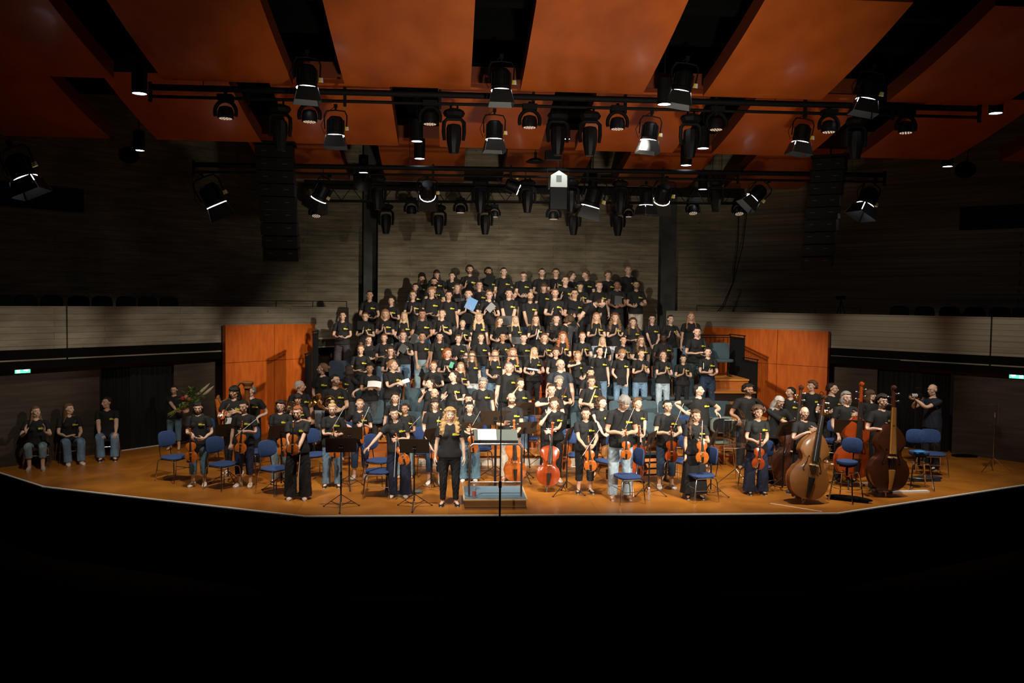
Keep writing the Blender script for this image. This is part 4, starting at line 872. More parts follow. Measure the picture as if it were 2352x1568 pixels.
# px,py | row | sex hair colour skin | pose yaw pitch | legs colour | flags | label (g glasses, b beard, w stocky, r<deg> turn)
T = '''969,630|F|f long D m|side 12 0|slim k||woman with long dark hair, leftmost singer of the top riser row
1003,618|F|f fringe D m|fold 5 5|slim k||woman with dark fringe standing behind the bearded man on the top riser
1038,624|F|f tight D p|front 0 0|slim k||smiling woman with dark tied hair, third from left on the top riser
1079,608|F|m curly D m|open 0 0|straight k|b.8|tall bearded man with dark curls clapping, left part of the top riser
1122,613|F|m curly K t|fold 0 0|straight k|b.8|bearded man with black curls hugging a black folder on the top riser
1157,613|F|m short K p|side -4 4|straight k||clean shaven man with black hair and hanging arms on the top riser
1202,623|F|m crop B p|fold 0 22|straight k|g|man with glasses looking down, hands at his waist, on the top riser
1245,615|F|m short D p|fold -6 0|straight k|b.4|smiling man with dark hair beside the glasses wearer on the top riser
1277,615|F|m tousled B p|clap 0 6|straight k|g|man with brown tousled hair and glasses clapping on the top riser
1314,622|F|m tousled B p|side 55 0|straight k|gr25|man with glasses turned to the right, talking, on the top riser
1343,620|F|m tousled C p|side -55 14|straight k|r-20b.3|man turned to the left with tousled brown hair on the top riser
1398,621|F|m curly C p|side 6 12|straight k||man with curly light brown hair looking down on the top riser
1444,609|F|m short A p|side -8 6|straight k||tall blond man, rightmost and highest of the top riser row
954,649|E|f long D m|side -14 0|slim k||woman with long dark hair, leftmost of the fifth riser row
997,636|E|m short K m|clap2 4 4|straight k|gb1w|bearded man with dark glasses clapping on the fifth riser
1050,650|E|f long C p|fold 8 0|slim k||woman with light brown hair holding a grey folder on the fifth riser
1101,644|E|f bob B p|fold 0 -6|slim k|g|smiling brown haired singer with glasses and crossed arms on the fifth riser
1184,668|E|m short A p|front 30 25|straight k|r25|blond man bending sideways, half hidden behind the curly haired man
1249,648|E|m fringe B p|side 0 10|straight k||man with brown fringe over his eyes on the fifth riser
1299,632|E|m short B p|open 0 4|straight k||man with short brown hair holding both palms open on the fifth riser
1333,644|E|m fringe K o|clap 0 4|straight t||man with black fringe clapping between two taller men on the fifth riser
1377,645|E|m short C p|side 5 4|straight k|w|broad shouldered man with short fair hair on the fifth riser
1418,642|E|m curly K b|fold -6 8|straight k||man with short black curls looking down at his grey folder
1462,643|E|m tight D m|hold 0 4|straight s|gb.7|bearded man with glasses and beige trousers at the right end of fifth riser
849,666|D|f tight D m|claplow 6 0|straight k||dark haired singer at the left end of the fourth riser
898,680|D|f longback B p|clap2 0 6|straight k||woman with brown hair clapping, second from left on fourth riser
948,666|D|f tight C p|clap -2 4|straight k|g|singer with glasses and tied fair hair clapping on the fourth riser
991,658|D|m tousled A p|claplow 0 14|straight k||young man with blond mop looking down on the fourth riser
1031,666|D|m short D m|side 6 6|straight g||young man with short dark hair and grey trousers on the fourth riser
1076,663|D|f tight D p|clap 0 0|straight n|w|singer clapping with a bright blue folder under the arm
1124,665|D|f tight C p|open 0 0|straight k|g|singer with glasses clapping with a pointed grey folder
1169,661|D|m bigcurly K p|front 0 6|straight k||young man with thick black curls, arms down, fourth riser centre
1218,669|D|m none B m|front 0 0|straight d|b.8|shaven headed man with a beard on the fourth riser
1275,661|D|m tight C p|open 0 0|straight k|b.4|bearded man with tied fair hair and a neck chain, palms raised
1320,662|D|m short K m|hold -4 2|straight g|g|dark haired man with glasses holding an open black folder
1389,682|D|m bald B p|bend 30 25|straight k|b.5r35|balding man bending far forward to the right on the fourth riser
787,714|C|f tight D m|claplow 0 0|wide u|f1|woman in wide plum trousers standing alone at the far left end of risers
839,716|C|f pony C p|clap2 -4 0|straight l|g|woman with glasses and long fair ponytail clapping, third riser left
885,709|C|f bob A p|clap 14 6|straight v||fair haired woman with shoulder length hair clapping on the third riser
928,715|C|f vlong Y p|fold -6 0|straight l||woman with very long straight blonde hair on the left of third riser
970,709|C|f vlong D t|fold 0 0|straight b|w|woman with very long dark brown hair down to her waist
1016,709|C|f tight C p|clap -6 -6|slim k||woman with tied fair hair clapping, head tipped back, third riser
1063,734|C|f crop Y p|clap2 8 16|straight s||short singer with cropped blond hair and beige trousers clapping
1100,717|C|f wavy Y p|side 0 0|slim g||woman with wavy blonde hair over one shoulder, arms hanging
1149,726|C|f long C p|hold 55 6|straight l|g|woman with glasses in profile reading from a black folder
1184,724|C|f vlong Y p|front 0 0|slim k||woman with very long pale blonde hair and folded hands, riser centre
1231,722|C|f long C p|clap2 0 0|straight l||woman with light brown hair clapping with a white paper
1278,721|C|f longcurly D p|fold 0 0|slim k|w|woman with dark curly hair holding a small black folder
1314,727|C|f bigcurly B p|bend2 70 20|slim k|r70|woman with curly hair bending away, her back turned
1370,716|C|f vlong A p|clap -4 0|straight l||woman with long strawberry blonde hair clapping, right of centre
1413,718|C|f longcurly C p|clap -6 0|straight w||woman with curly hair and sunglasses on her head, white jeans
1454,729|C|f longcurly B p|claplow 0 0|straight t||woman with long tight brown curls clapping low
1498,721|C|f vlong D p|front 0 0|straight w|g|woman with long dark hair, glasses and white jeans
1541,722|C|f bun D p|open 0 0|straight b||dark haired woman with palms open in front of the red panel edge
1588,715|C|f vlong A p|side 0 0|straight b||tall blonde woman, rightmost of the third riser row
847,769|B|f long B p|hold 28 4|straight k||woman with long brown hair looking right over a black folder
882,765|B|f tight C m|claplow -10 4|straight b||woman with hair tied back, hands half closed, second riser left
926,759|B|f topbun C p|open 6 0|straight b||woman with a top knot clapping, pale blue jeans, second riser
970,761|B|f bun K t|downfront 0 4|straight v||tan woman with black bun and long hanging arms, second riser
1010,761|B|f long K m|side 0 0|straight g||woman with long black hair and grey trousers on the second riser
1053,767|B|f tight C p|hold 0 0|straight k||woman with tied light hair and necklace holding a black folder
1105,764|B|f tight C p|side 0 0|straight b||smiling woman with tied blond hair and blue jeans, second riser centre
1155,762|B|f bun K t|open 0 0|straight k||woman with dark hair, long earrings and necklace behind the microphone boom
1203,765|B|f tight D p|side 0 0|straight k|w|broad woman with tied dark brown hair, second riser centre
1251,764|B|f bob C p|clap 0 0|wide m||woman with fair hair and wine red trousers clapping
1293,761|B|f longcurly R p|clap 0 0|slim k||woman with big auburn curls clapping, second riser
1338,761|B|m short R p|clap2 -4 -2|straight l||young man with short ginger blond hair clapping
1384,772|B|f vlong Y p|fold 0 0|straight l||woman with long blonde hair holding a white sheet, second riser
1432,770|B|f tight D m|clap 0 0|straight t||woman with tied dark hair, hands crossed at her chest, second riser
1473,770|B|f wavy C p|fold 0 0|straight b|g|woman with wavy light brown hair and glasses, second riser right
1524,765|B|f tight K d|claplow -24 14|straight v|w|black woman with black tied hair looking down to the left
1602,750|B|f tight D p|claplow -14 2|straight e|w|woman in dark green checked trousers clapping at the right end
828,790|A|f topbun C m|claplow -4 4|slim k||woman with a small top knot smiling and clapping, lowest riser left
897,795|A|f bob B p|clap2 8 2|straight k|g|woman with glasses and brown bob, half behind the sheet reader
1029,799|A|f wavybob R p|clap2 50 4|slim k|gw|woman with ginger bob and glasses turned right, holding a green sheet
1084,805|A|f wavy C p|side -14 0|straight w||smiling woman with wavy light brown hair, lowest riser
1137,802|A|f long A p|fold 0 0|straight b||woman with long light hair behind the microphone pole
1178,798|A|f wavy A p|clap 0 0|straight b||woman with long wavy blond hair clapping beside the microphone pole
1228,796|A|f long Y p|hold 10 6|slim k||pale blonde laughing woman holding white sheets at her waist
1277,797|A|f bigcurly B p|fold 0 0|slim k||woman with short bushy brown curls behind the bald man
1327,805|A|f bob A p|chin -24 4|slim k||short haired blond woman tugging at her shirt, black folder in hand
1378,794|A|f tight D p|side 14 0|straight b||woman with tied dark hair and plain hanging arms, lowest riser
1431,803|A|f curly A p|downfront 6 26|straight b|g|person with short blond curls and chain looking down at a tablet
1474,801|A|f tight C p|clap 8 6|straight b||laughing woman with tied fair hair clapping, blue jeans
1523,804|A|f wavybob B p|clap2 0 -8|straight l||woman with short wavy brown hair, black belt and pale jeans
1570,815|A|f bob K o|clap 0 6|slim k||small woman with black hair and orange tips clapping
1627,797|A|f tight D p|clasp 0 0|straight d||woman in dark jeans with clasped hands, right end of lowest riser'''
two_ = two
POSES['bend'] = dict(POSES['side'], lean=48, plean=8)
POSES['bend2'] = dict(POSES['side'], lean=24)
POSES['downfront'] = two((.13, -.17, .93), (-.2, -.35, -.9), (-.1, .9, -.3), curl=.15)
POSES['clasp'] = dict(hl=H((.06, -.24, 1.10), (-.75, -.35, .4), (-.5, .6, .3), curl=.8), hr=H((-.05, -.26, 1.13), (.75, -.3, .4), (.5, .6, .3), curl=.8))
POSES['chin'] = dict(hl=H((.12, -.26, 1.02), (-.6, -.6, .2), (-.5, .3, .8), curl=.7), hr=H((-.05, -.17, 1.40), (.7, -.1, .5), (.2, .9, 0), curl=.6, pole=(-1, .1, -.1)))
import re
for i, ln in enumerate(T.split('\n')):
    a, row, who, po, lg, fl, lab = ln.split('|'); px, py = [float(q) for q in a.split(',')]; sex, hair, hc, sk = who.split(); pn, hy, hp = po.split(); lk, tc = lg.split()
    z, Y, nm = ROWS[row]; rr = random.Random(i*13+5)
    P = dict(POSES[pn]); P['head'] = (float(hy)+rr.uniform(-4, 4), float(hp)+rr.uniform(-1, 5), rr.uniform(-.06, .06)); P['lean'] = P.get('lean', 0)+rr.uniform(-1, 2); P['twist'] = rr.uniform(-8, 8)
    for k_ in ('hl', 'hr'):
        d = dict(P[k_]); q = d['at']; d['at'] = (q[0]+rr.uniform(-.015, .015), q[1]+rr.uniform(-.015, .01), q[2]+rr.uniform(-.04, .035)); P[k_] = d
    P['footl'] = dict(at=(.105+rr.uniform(0, .03), .02+rr.uniform(-.03, .03), .085)); P['footr'] = dict(at=(-.105-rr.uniform(0, .03), .02+rr.uniform(-.03, .03), .085))
    b = re.search(r'b([\d.]+)', fl); tr = re.search(r'r(-?\d+)', fl)
    wd = 1.17 if 'w' in fl else rr.uniform(1.01, 1.08)
    person(px, py, z, P, sex, hair, hc, sk, lk, tc, lab, Y=Y+rr.uniform(-.06, .06), glasses='g' in fl, beard=float(b.group(1)) if b else 0, rz=(float(tr.group(1)) if tr else rr.uniform(-6, 6)), w=wd,
           shirt=('t' if sex == 'f' and rr.random() < .25 and row in 'ABC' else 'o'), shoes='fk' if row in 'AC' else None, group='choir singers on the %s riser row' % nm)
# ================================================================ INSTRUMENTS
M['viol'] = noisy('viol_fingerboard_wood', (.42, .17, .03), (.56, .25, .05), 4, (3, 3, .5), .4)
def spline(pts, n):
    P = np.array(pts, float); x = np.linspace(P[0, 0], P[-1, 0], n); return x, np.interp(x, P[:, 0], P[:, 1])
VO = [(0, .018), (.006, .045), (.02, .070), (.045, .088), (.075, .100), (.10, .104), (.125, .100), (.148, .090), (.160, .087), (.170, .074), (.182, .062), (.20, .056), (.218, .056), (.235, .063), (.246, .072), (.252, .080), (.262, .078), (.28, .082), (.30, .083), (.32, .077), (.337, .062), (.348, .040), (.355, .018)]
BOo = [(0, .018), (.006, .045), (.02, .072), (.045, .092), (.075, .104), (.10, .108), (.125, .104), (.148, .092), (.162, .086), (.174, .070), (.19, .060), (.205, .057), (.222, .061), (.236, .070), (.245, .078), (.262, .078), (.285, .072), (.305, .060), (.325, .044), (.342, .027), (.355, .017)]
def bowed(kind, parent_name, label, cat, T, B, face, varnish, grp=None, deep=None, col_neck=None):
    """violin-family instrument; T scroll tip, B bottom of the body in the world, face = direction the belly looks"""
    T = np.array(T, float); B = np.array(B, float); L_ = np.linalg.norm(T-B)
    tot = {'violin': .60, 'cello': .57, 'bass': .565}[kind]; s = L_/tot
    z = nrm(T-B); y = -np.array(face, float); y = nrm(y-z*(y@z)); x = np.cross(y, z)
    t = thing(parent_name, label, cat, B, 0, grp); t.matrix_world = Matrix(((x[0]*s, y[0]*s, z[0]*s, B[0]), (x[1]*s, y[1]*s, z[1]*s, B[1]), (x[2]*s, y[2]*s, z[2]*s, B[2]), (0, 0, 0, 1)))
    o_ = BOo if kind == 'bass' else VO; th = {'violin': .036, 'cello': .062, 'bass': .058}[kind]; zz, hw = spline(o_, 44); hw = hw*(1 if kind != 'cello' else .98)
    ol = np.concatenate([np.stack([hw, zz], 1), np.stack([-hw[::-1], zz[::-1]], 1)]); c = np.array([0, .17]); rs = []
    def inset(k): 
        return np.stack([ol[:, 0]*k, c[1]+(ol[:, 1]-c[1])*(k*.5+.5 if k > .5 else k)], 1)
    h = th/2; ar = .55 if kind == 'bass' else 1
    for k, yy in ((.02, h+.012*ar), (.5, h+.010*ar), (.85, h+.005*ar), (.96, h), (1.02, h-.001), (1.02, h-.004), (.97, h-.005), (.97, -h+.005), (1.02, -h+.004), (1.02, -h+.001), (.96, -h), (.85, -h-.005*ar), (.5, -h-.010*ar), (.02, -h-.012*ar)):
        q = inset(k); rs.append(np.stack([q[:, 0], np.full(len(q), yy), q[:, 1]], 1))
    b = MB(); b.rings(rs); b.build('body', varnish, t, smooth=50)
    f = -h-.012*ar; fs = 1.15 if kind == 'bass' else 1; fw = .0042 if kind == 'bass' else .0030
    for sd in (1, -1):
        b = MB(); b.tube([(sd*x_*fs, f+(.0015 if kind == 'bass' else y_), .183+(z_-.183)*fs) for x_, y_, z_ in ((.022, -.0005, .215), (.026, -.0005, .222), (.030, .001, .215), (.030, .001, .195), (.038, .003, .175), (.044, .005, .158), (.040, .004, .150), (.036, .003, .155))], fw, 5, sq=.5); b.build('f_hole', M['ebony'], t)
    nk = MB(); nz0 = .345; top = tot
    nk.tube([(0, -h-.004, nz0), (0, -h+.004, nz0+.03), (0, -h+.004, top-.115)], [.014, .0105, .0095], 10, up=(0, 1, 0)); nk.tube([(0, -h+.004, top-.12), (0, -h+.008, top-.06), (0, -h+.010, top-.025)], [.011, .010, .009], 8, up=(0, 1, 0))
    nk.tube([(0, -h+.012+.011*cos(a)*(1-a/14), top-.018+.013*sin(a)*(1-a/14)) for a in np.linspace(-1.5, 8, 18)], [.0085]*12+[.008, .0075, .007, .006, .005, .004], 7, up=(1, 0, 0)); nk.cyl((-.012, -h+.010, top-.014), (.012, -h+.010, top-.014), .010, n=12)
    nko = nk.build('neck', col_neck or varnish, t)
    b = MB(); b.tube([(0, f-.016, .200), (0, -h-.012, .33), (0, -h-.006, top-.118)], [.0205, .016, .0125], 10, sq=.28, up=(0, 1, 0)); b.build('fingerboard', M['ebony'] if deep != 'viol' else M['viol'], t)
    b = MB(); b.rings([np.array([(-.021, yy, .178), (-.008, yy, .178), (0, yy+.0, .183), (.008, yy, .178), (.021, yy, .178), (.018, yy-.0, .186), (-.018, yy, .186)])+np.array([0, 0, 0]) for yy in (f, f-.024)]); b.build('bridge', M['maplelight'], t, smooth=0)
    b = MB(); b.tube([(0, f-.003, .008), (0, f-.014, .05), (0, f-.016, .115)], [.009, .013, .0195], 10, sq=.35, up=(0, 1, 0)); b.build('tailpiece', M['ebony'] if deep != 'viol' else M['viol'], t)
    b = MB()
    for k in range(4): b.tube([((k-1.5)*.008, f-.018, .115), ((k-1.5)*.0085, f-.026, .182), ((k-1.5)*.0045, -h-.011, top-.118)], .0007 if kind == 'violin' else .0011, 4)
    b.build('strings', M['string'], t)
    for k in range(4):
        sd = 1 if k % 2 else -1; zz_ = top-.105+.02*k; pl = .034 if kind != 'bass' else .028; b = MB(); b.cyl((0, -h+.005, zz_), (sd*pl*.7, -h+.003, zz_), .0028, n=7); b.ell((sd*pl, -h+.003, zz_), (.009, .003, .006)); b.build('peg', M['ebony'] if kind == 'violin' else M['steel'], nko)
    if kind == 'violin': b = MB(); b.ell((-.042, f-.008, .028), (.034, .009, .022), 14, 7); b.build('chin_rest', M['ebony'], t)
    else: b = MB(); pl = .10 if kind == 'cello' else .05; b.cyl((0, 0, .004), (0, .0, -.012), .010, n=10); b.cyl((0, 0, 0), (0, 0, -pl), .0035, n=8); b.build('endpin', M['steel'], t)
    return t
def bow(a, b_, label, grp='bows held by the string players', cello=False):
    a = np.array(a, float); b_ = np.array(b_, float); L_ = np.linalg.norm(b_-a); t = thing('bow', label, 'bow', a, 0, grp); z = (b_-a)/L_; x, y, z = frame(z, (0, -1, 0)); s = L_/.74
    t.matrix_world = Matrix(((x[0]*s, y[0]*s, z[0]*s, a[0]), (x[1]*s, y[1]*s, z[1]*s, a[1]), (x[2]*s, y[2]*s, z[2]*s, a[2]), (0, 0, 0, 1)))
    r = 1.25; q = MB(); q.tube([(0, 0, 0), (0, -.006, .3), (0, -.004, .55), (0, 0, .735)], [.005*r, .0045*r, .004*r, .003*r], 7); q.tube([(0, 0, .72), (0, .022, .735)], [.004, .003], 6); q.build('stick', M['bowwood'], t)
    q = MB(); q.box((0, .020, .39), (.008, .0016, .66)); q.build('bow_hair', M['paper'], t, smooth=0)
    q = MB(); q.box((0, .012, .05), (.010, .020, .045)); q.build('frog', M['ebony'], t, smooth=0); return t
def vio(tp, bp, Y, label, var='violin', kind='violin', name=None, cat=None, Yb=None, face=(0, -1, 0), **k):
    hy = near_hand(tp, bp) if kind == 'violin' else None
    if hy is not None and abs(hy-Y) < .9: Yb = (Yb or Y)+hy-.03-Y; Y = hy-.03
    return bowed(kind, name or kind, label, cat or kind, on_y(tp[0], tp[1], Y), on_y(bp[0], bp[1], Yb or Y), face, M[var], {'violin': 'violins and violas of the orchestra', 'cello': 'cellos of the orchestra', 'bass': 'double basses on the right'}[kind], **k)
def bw(a, b_, Y, label, Yb=None):
    hy = near_hand(a, b_, 26)
    if hy is not None and abs(hy-Y) < .9: Y = hy-.045
    return bow(on_y(a[0], a[1], Y), on_y(b_[0], b_[1], Yb or Y), label)
def horn(c, s, label, rz=0, flip=1):
    t = thing('french_horn', label, 'french horn', c, rz, 'horns'); t.scale = (s*flip, s, s)
    b = MB(); pr = []; P_ = []
    for i in range(30):
        u = i/29; a = -2.4+u*5.2; P_.append((-.02+.115*cos(a), .0, .0+.115*sin(a)))
    b.tube(P_, [.007+.006*i/29 for i in range(30)], 9); b.tube([(.05*cos(a)-.01, -.02, .03+.05*sin(a)) for a in np.linspace(0, 2*pi, 18, False)], .0055, 8, closed=True); b.tube([(.06*cos(a)+.03, -.012, -.02+.07*sin(a)) for a in np.linspace(0, 2*pi, 18, False)], .0055, 8, closed=True); b.tube([(.0+.08*cos(a), .012, -.0+.085*sin(a)) for a in np.linspace(0, 2*pi, 22, False)], .006, 8, closed=True)
    tb = b.build('tubing', M['gold'], t)
    b = MB(); b.tube([(.09, 0, .09), (.13, -.01, .13), (.16, -.03, .17)], [.006, .004, .004], 7); b.lathe([(.005, 0), (.010, .014), (.011, .02)], 12, o=(.16, -.03, .17), ax=(.5, -.2, .6)); b.build('leadpipe', M['gold'], t)
    b = MB(); b.lathe([(.013, 0), (.016, .05), (.022, .10), (.034, .15), (.055, .19), (.085, .215), (.135, .232), (.150, .234), (.148, .238), (.08, .222), (.05, .195), (.03, .15)], 28, o=(-.09, 0, -.10), ax=(-.55, -.35, .55)); b.build('bell', M['gold'], t)
    for k in range(3): b = MB(); b.cyl((-.03+k*.03, -.03, -.01), (-.03+k*.03, .02, -.01), .013, n=12); b.build('valve', M['steel'], tb)
    return t
def trombone(a, b_, label, s=1):
    a = np.array(a, float); b_ = np.array(b_, float); z = nrm(b_-a); x, y, z = frame(z, (0, -1, 0)); L_ = np.linalg.norm(b_-a); t = thing('trombone', label, 'trombone', a, 0, 'trombones at the right'); t.matrix_world = Matrix(((x[0], y[0], z[0], a[0]), (x[1], y[1], z[1], a[1]), (x[2], y[2], z[2], a[2]), (0, 0, 0, 1)))
    b = MB(); b.tube([(-.05, 0, .25), (-.05, 0, L_-.05), (-.035, 0, L_), (-.0, 0, L_), (.01, 0, L_-.05), (.01, 0, 0)], .0075, 8); b.build('slide', M['gold'], t)
    b = MB(); b.tube([(-.05, 0, .25), (-.05, 0, -.05), (-.09, .0, -.09), (-.13, 0, -.05), (-.13, 0, .12)], .0085, 8); b.lathe([(.010, 0), (.014, .12), (.022, .2), (.040, .26), (.075, .30), (.100, .312), (.098, .316), (.05, .28)], 24, o=(-.13, 0, .10), ax=(0, 0, 1)); b.build('bell', M['gold'], t)
    b = MB(); b.tube([(-.05, 0, .3), (.01, 0, .3)], .005, 6); b.build('brace', M['gold'], t); return t
def woodwind(a, b_, label, m='ebony', r=.014, name='clarinet', bell=.03):
    a = np.array(a, float); b_ = np.array(b_, float); L_ = np.linalg.norm(b_-a); x, y, z = frame((b_-a)/L_, (0, -1, 0)); t = thing(name, label, name.replace('_', ' '), a, 0, None); t.matrix_world = Matrix(((x[0], y[0], z[0], a[0]), (x[1], y[1], z[1], a[1]), (x[2], y[2], z[2], a[2]), (0, 0, 0, 1)))
    b = MB(); b.lathe([(bell*.9, 0), (bell, .006), (r*1.3, .06), (r, .1), (r, L_*.35), (r*1.25, L_*.36), (r*1.25, L_*.39), (r, L_*.4), (r*.9, L_*.72), (r*1.2, L_*.73), (r*1.2, L_*.76), (r*.8, L_*.77), (r*.6, L_*.93), (r*.25, L_)], 14); b.build('tube', M[m] if m in M else m, t)
    b = MB()
    for k in range(6): q = L_*(.2+.09*k); b.ell((0, -r*1.1, q), (r*.55, .003, .007), 8, 5); 
    b.tube([(r*.9, -r*.6, L_*.2), (r*.9, -r*.6, L_*.65)], .0018, 5); b.build('keys', M['steel'], t); return t
# ================================================================ ORCHESTRA AND OTHERS
PO = POSES; HG = dict(curl=.75, thumb=.5)
def PP(n, hy=0, hp=0, **k): d = dict(PO[n]); d['head'] = (hy, hp, k.pop('roll', 0)); d.update(k); return d
GR = 'musicians standing on the orchestra stage'
gl = dict(dir=(-.75, -.3, -.1), palm=(0, .9, -.2), **HG)         # left hand around a neck in front of the body
gr_ = dict(dir=(.75, -.3, -.1), palm=(0, .9, -.2), **HG)
dn = dict(dir=(0, -.25, -1), palm=(-.2, 1, -.2), curl=.5)
def orch(*a, **k): k.setdefault('group', GR); k.setdefault('w', 1.07); return person(*a, **k)
# front row and string players (feet measured)
orch(1034, 935, 0, PP('side', 3, 2), 'f', 'longcurly', 'L', 'p', 'slim', 'k', 'smiling conductor with long wavy blonde hair standing beside the podium', feet=1160, shoes='fk', shirt='o')
orch(454, 922, 0, PP('side', 10, 14), 'f', 'vlong', 'K', 'p', 'crop', 't', 'woman with long black hair and rolled jeans holding a violin, far left', feet=1116, shoes='sw', L=(468, 1006, .2, dict(dir=(-.9, -.2, -.2), palm=(0, .8, .3), curl=.5)), Rr=(443, 997, .22, dict(gr_, dir=(-.1, -.3, -.9))))
orch(558, 919, 0, PP('side', -12, 10), 'f', 'longback', 'K', 'm', 'crop', 'n', 'woman with black ponytail, navy cropped trousers and crossed bow and violin', feet=1117, shoes='sw', L=(562, 990, .24, gl), Rr=(532, 1020, .0, dn), rz=-4)
orch(682, 931, 0, PP('side', -6, 14), 'f', 'tight', 'R', 'p', 'wide', 'k', 'ginger woman in wide black trousers, hands folded below her violin', feet=1146, shoes='fc', L=(683, 1034, .26, dict(dir=(-.8, -.3, -.5), palm=(-.2, .8, .3), curl=.5)), Rr=(669, 1032, .28, dict(dir=(.8, -.3, -.5), palm=(.2, .8, .3), curl=.5)))
orch(763, 925, 0, PP('side', 4, 14), 'f', 'topbun', 'Y', 'p', 'straight', 'b', 'blonde woman in blue jeans smiling down behind the leftmost front music stand', feet=1118, shoes='sk', L=(776, 998, .2, gl), Rr=(762, 996, .22, gr_))
orch(827, 914, 0, PP('side', 10, 4), 'f', 'crop', 'A', 'p', 'crop', 'd', 'short haired blonde woman in dark jeans with white sneakers holding violin and bow', feet=1099, shoes='sw', L=(834, 975, .24, gl), Rr=(810, 985, .02, dict(dir=(.3, -.2, -.9), palm=(.2, .9, 0), curl=.6)))
orch(903, 934, 0, PP('side', 12, 4, side=-10, lean=6), 'f', 'vlong', 'K', 'p', 'wide', 'n', 'woman with long black hair reaching her arm down to a chair back', feet=1141, shoes='sw', L=(916, 1008, .24, gl), Rr=(850, 1028, .30, dict(dir=(-.7, -.4, -.6), palm=(.1, 0, -1), curl=.3)))
orch(930, 925, 0, PP('side', -26, 8), 'f', 'bun', 'D', 't', 'straight', 'v', 'tan woman with dark bun looking left behind the reaching violinist', Y=16.7, L=(934, 992, .22, gl), Rr=(925, 1005, .2, gr_), glasses=0)
orch(908, 900, 0, PP('side', 6, 0), 'f', 'wavybob', 'D', 'p', 'slim', 'k', 'laughing woman with curly dark hair tied up, bow pointing up, behind the reaching violinist', Y=17.7, L=(915, 948, .2, gl))
orch(999, 911, 0, PP('side', 14, -2), 'm', 'fringe', 'D', 'p', 'crop', 'd', 'slim violinist with short dark hair standing left of the conductor', feet=1111, shoes='sw', L=(1003, 1000, .2, gl), Rr=(986, 1000, .22, gr_), shirt='w', w=.98)
orch(1079, 921, 0, PP('side', 8, 4), 'f', 'long', 'K', 'p', 'wide', 't', 'woman with long dark wavy hair and wide jeans right of the conductor', feet=1104, shoes='sw', L=(1085, 985, .22, gl), Rr=(1072, 992, .2, gr_))
orch(1175, 900, 0, PP('side', 6, 4), 'm', 'bald', 'K', 'm', 'straight', 's', 'bearded cellist with receding hair standing behind the conductor desk', feet=1101, beard=.8, shoes='sn', L=(1186, 992, .26, gl), Rr=(1160, 975, .24, dict(dir=(.3, -.5, .7), palm=(.3, -.9, .2), curl=.3)))
orch(1273, 912, 0, PP('side', -14, 8), 'f', 'wavybob', 'B', 'p', 'slim', 'k', 'cellist with wavy brown hair and wristwatch rubbing the face', feet=1106, shoes='sw', L=(1266, 990, .26, gl), Rr=(1258, 952, .18, dict(dir=(.4, -.1, .9), palm=(.1, 1, 0), curl=.3, pole=(-.6, -.2, -1))))
orch(1346, 935, 0, PP('side', -8, 12), 'f', 'bun', 'D', 'm', 'crop', 'k', 'smiling woman with dark tied hair in black leggings holding a viola low', feet=1131, shoes='sk', L=(1362, 1022, .26, dict(dir=(-.8, -.3, -.5), palm=(-.2, .8, .3), curl=.6)), Rr=(1344, 1024, .28, dict(dir=(.8, -.3, -.5), palm=(.2, .8, .3), curl=.6)), w=1.1)
orch(1382, 910, 0, PP('side', 48, 2), 'f', 'wavybob', 'B', 'p', 'slim', 'k', 'woman with curly brown hair turned right, bare arms, with a cello', feet=1092, shirt='s', L=(1402, 985, .2, gl), Rr=(1388, 1002, .24, gr_), w=1.15)
orch(1440, 914, 0, PP('side', 18, 42, lean=8), 'm', 'tousled', 'G', 'm', 'straight', 'l', 'grey haired man in pale jeans and brown shoes bowing over his violin', feet=1145, shoes='sn', beard=.4, L=(1442, 994, .26, gl), Rr=(1425, 994, .26, gr_), w=1.05, glasses=1)
orch(1466, 912, 0, PP('side', 30, 4), 'f', 'wavybob', 'C', 'p', 'slim', 'k', 'curly haired musician almost hidden behind the bowing grey haired man', Y=17.0, L=(1478, 1008, .24, gl))
orch(1534, 917, 0, PP('side', 2, 4), 'm', 'short', 'K', 'o', 'crop', 'd', 'man with glasses and goatee holding a red violin and upright bow', feet=1121, shoes='sw', glasses=1, beard=.35, L=(1552, 997, .24, gl), Rr=(1532, 994, .26, gr_), w=1.1)
orch(1600, 939, 0, PP('side', 10, 8, side=0), 'f', 'sidelong', 'B', 'm', 'skirt', 'k', 'woman in a long black skirt with wavy brown hair over one shoulder, holding viola', feet=1144, shoes='bk', L=(1616, 1010, .24, gl), Rr=(1577, 1046, .04, dn))
orch(1742, 931, 0, PP('side', 2, 4), 'f', 'bigcurly', 'B', 'm', 'wide', 'n', 'woman with short curly hair and navy wide trousers behind a red viola', feet=1134, shoes='bk', glasses=1, L=(1752, 1018, .26, dict(dir=(-.8, -.3, -.3), palm=(-.2, .8, .3), curl=.7)), Rr=(1738, 1014, .28, dict(dir=(.8, -.3, -.3), palm=(.2, .8, .3), curl=.7)))
orch(1795, 911, 0, PP('side', 22, 24, lean=10), 'm', 'long', 'W', 'm', 'straight', 'k', 'man with long white-grey hair and glasses looking down at his dark bass', Y=16.6, glasses=1, beard=.2, shirt='l', L=(1832, 966, .3, gl), Rr=(1820, 980, .26, gr_), w=1.08)
orch(1849, 932, 0, PP('side', -4, 2), 'm', 'bald', 'R', 'p', 'straight', 'k', 'smiling man with receding ginger hair and glasses embracing an amber double bass', Y=14.95, glasses=1, shoes='be', L=(1874, 985, .24, gl), Rr=(1848, 995, .26, dict(dir=(.7, -.3, .3), palm=(0, .2, -1), curl=.5)), w=1.04)
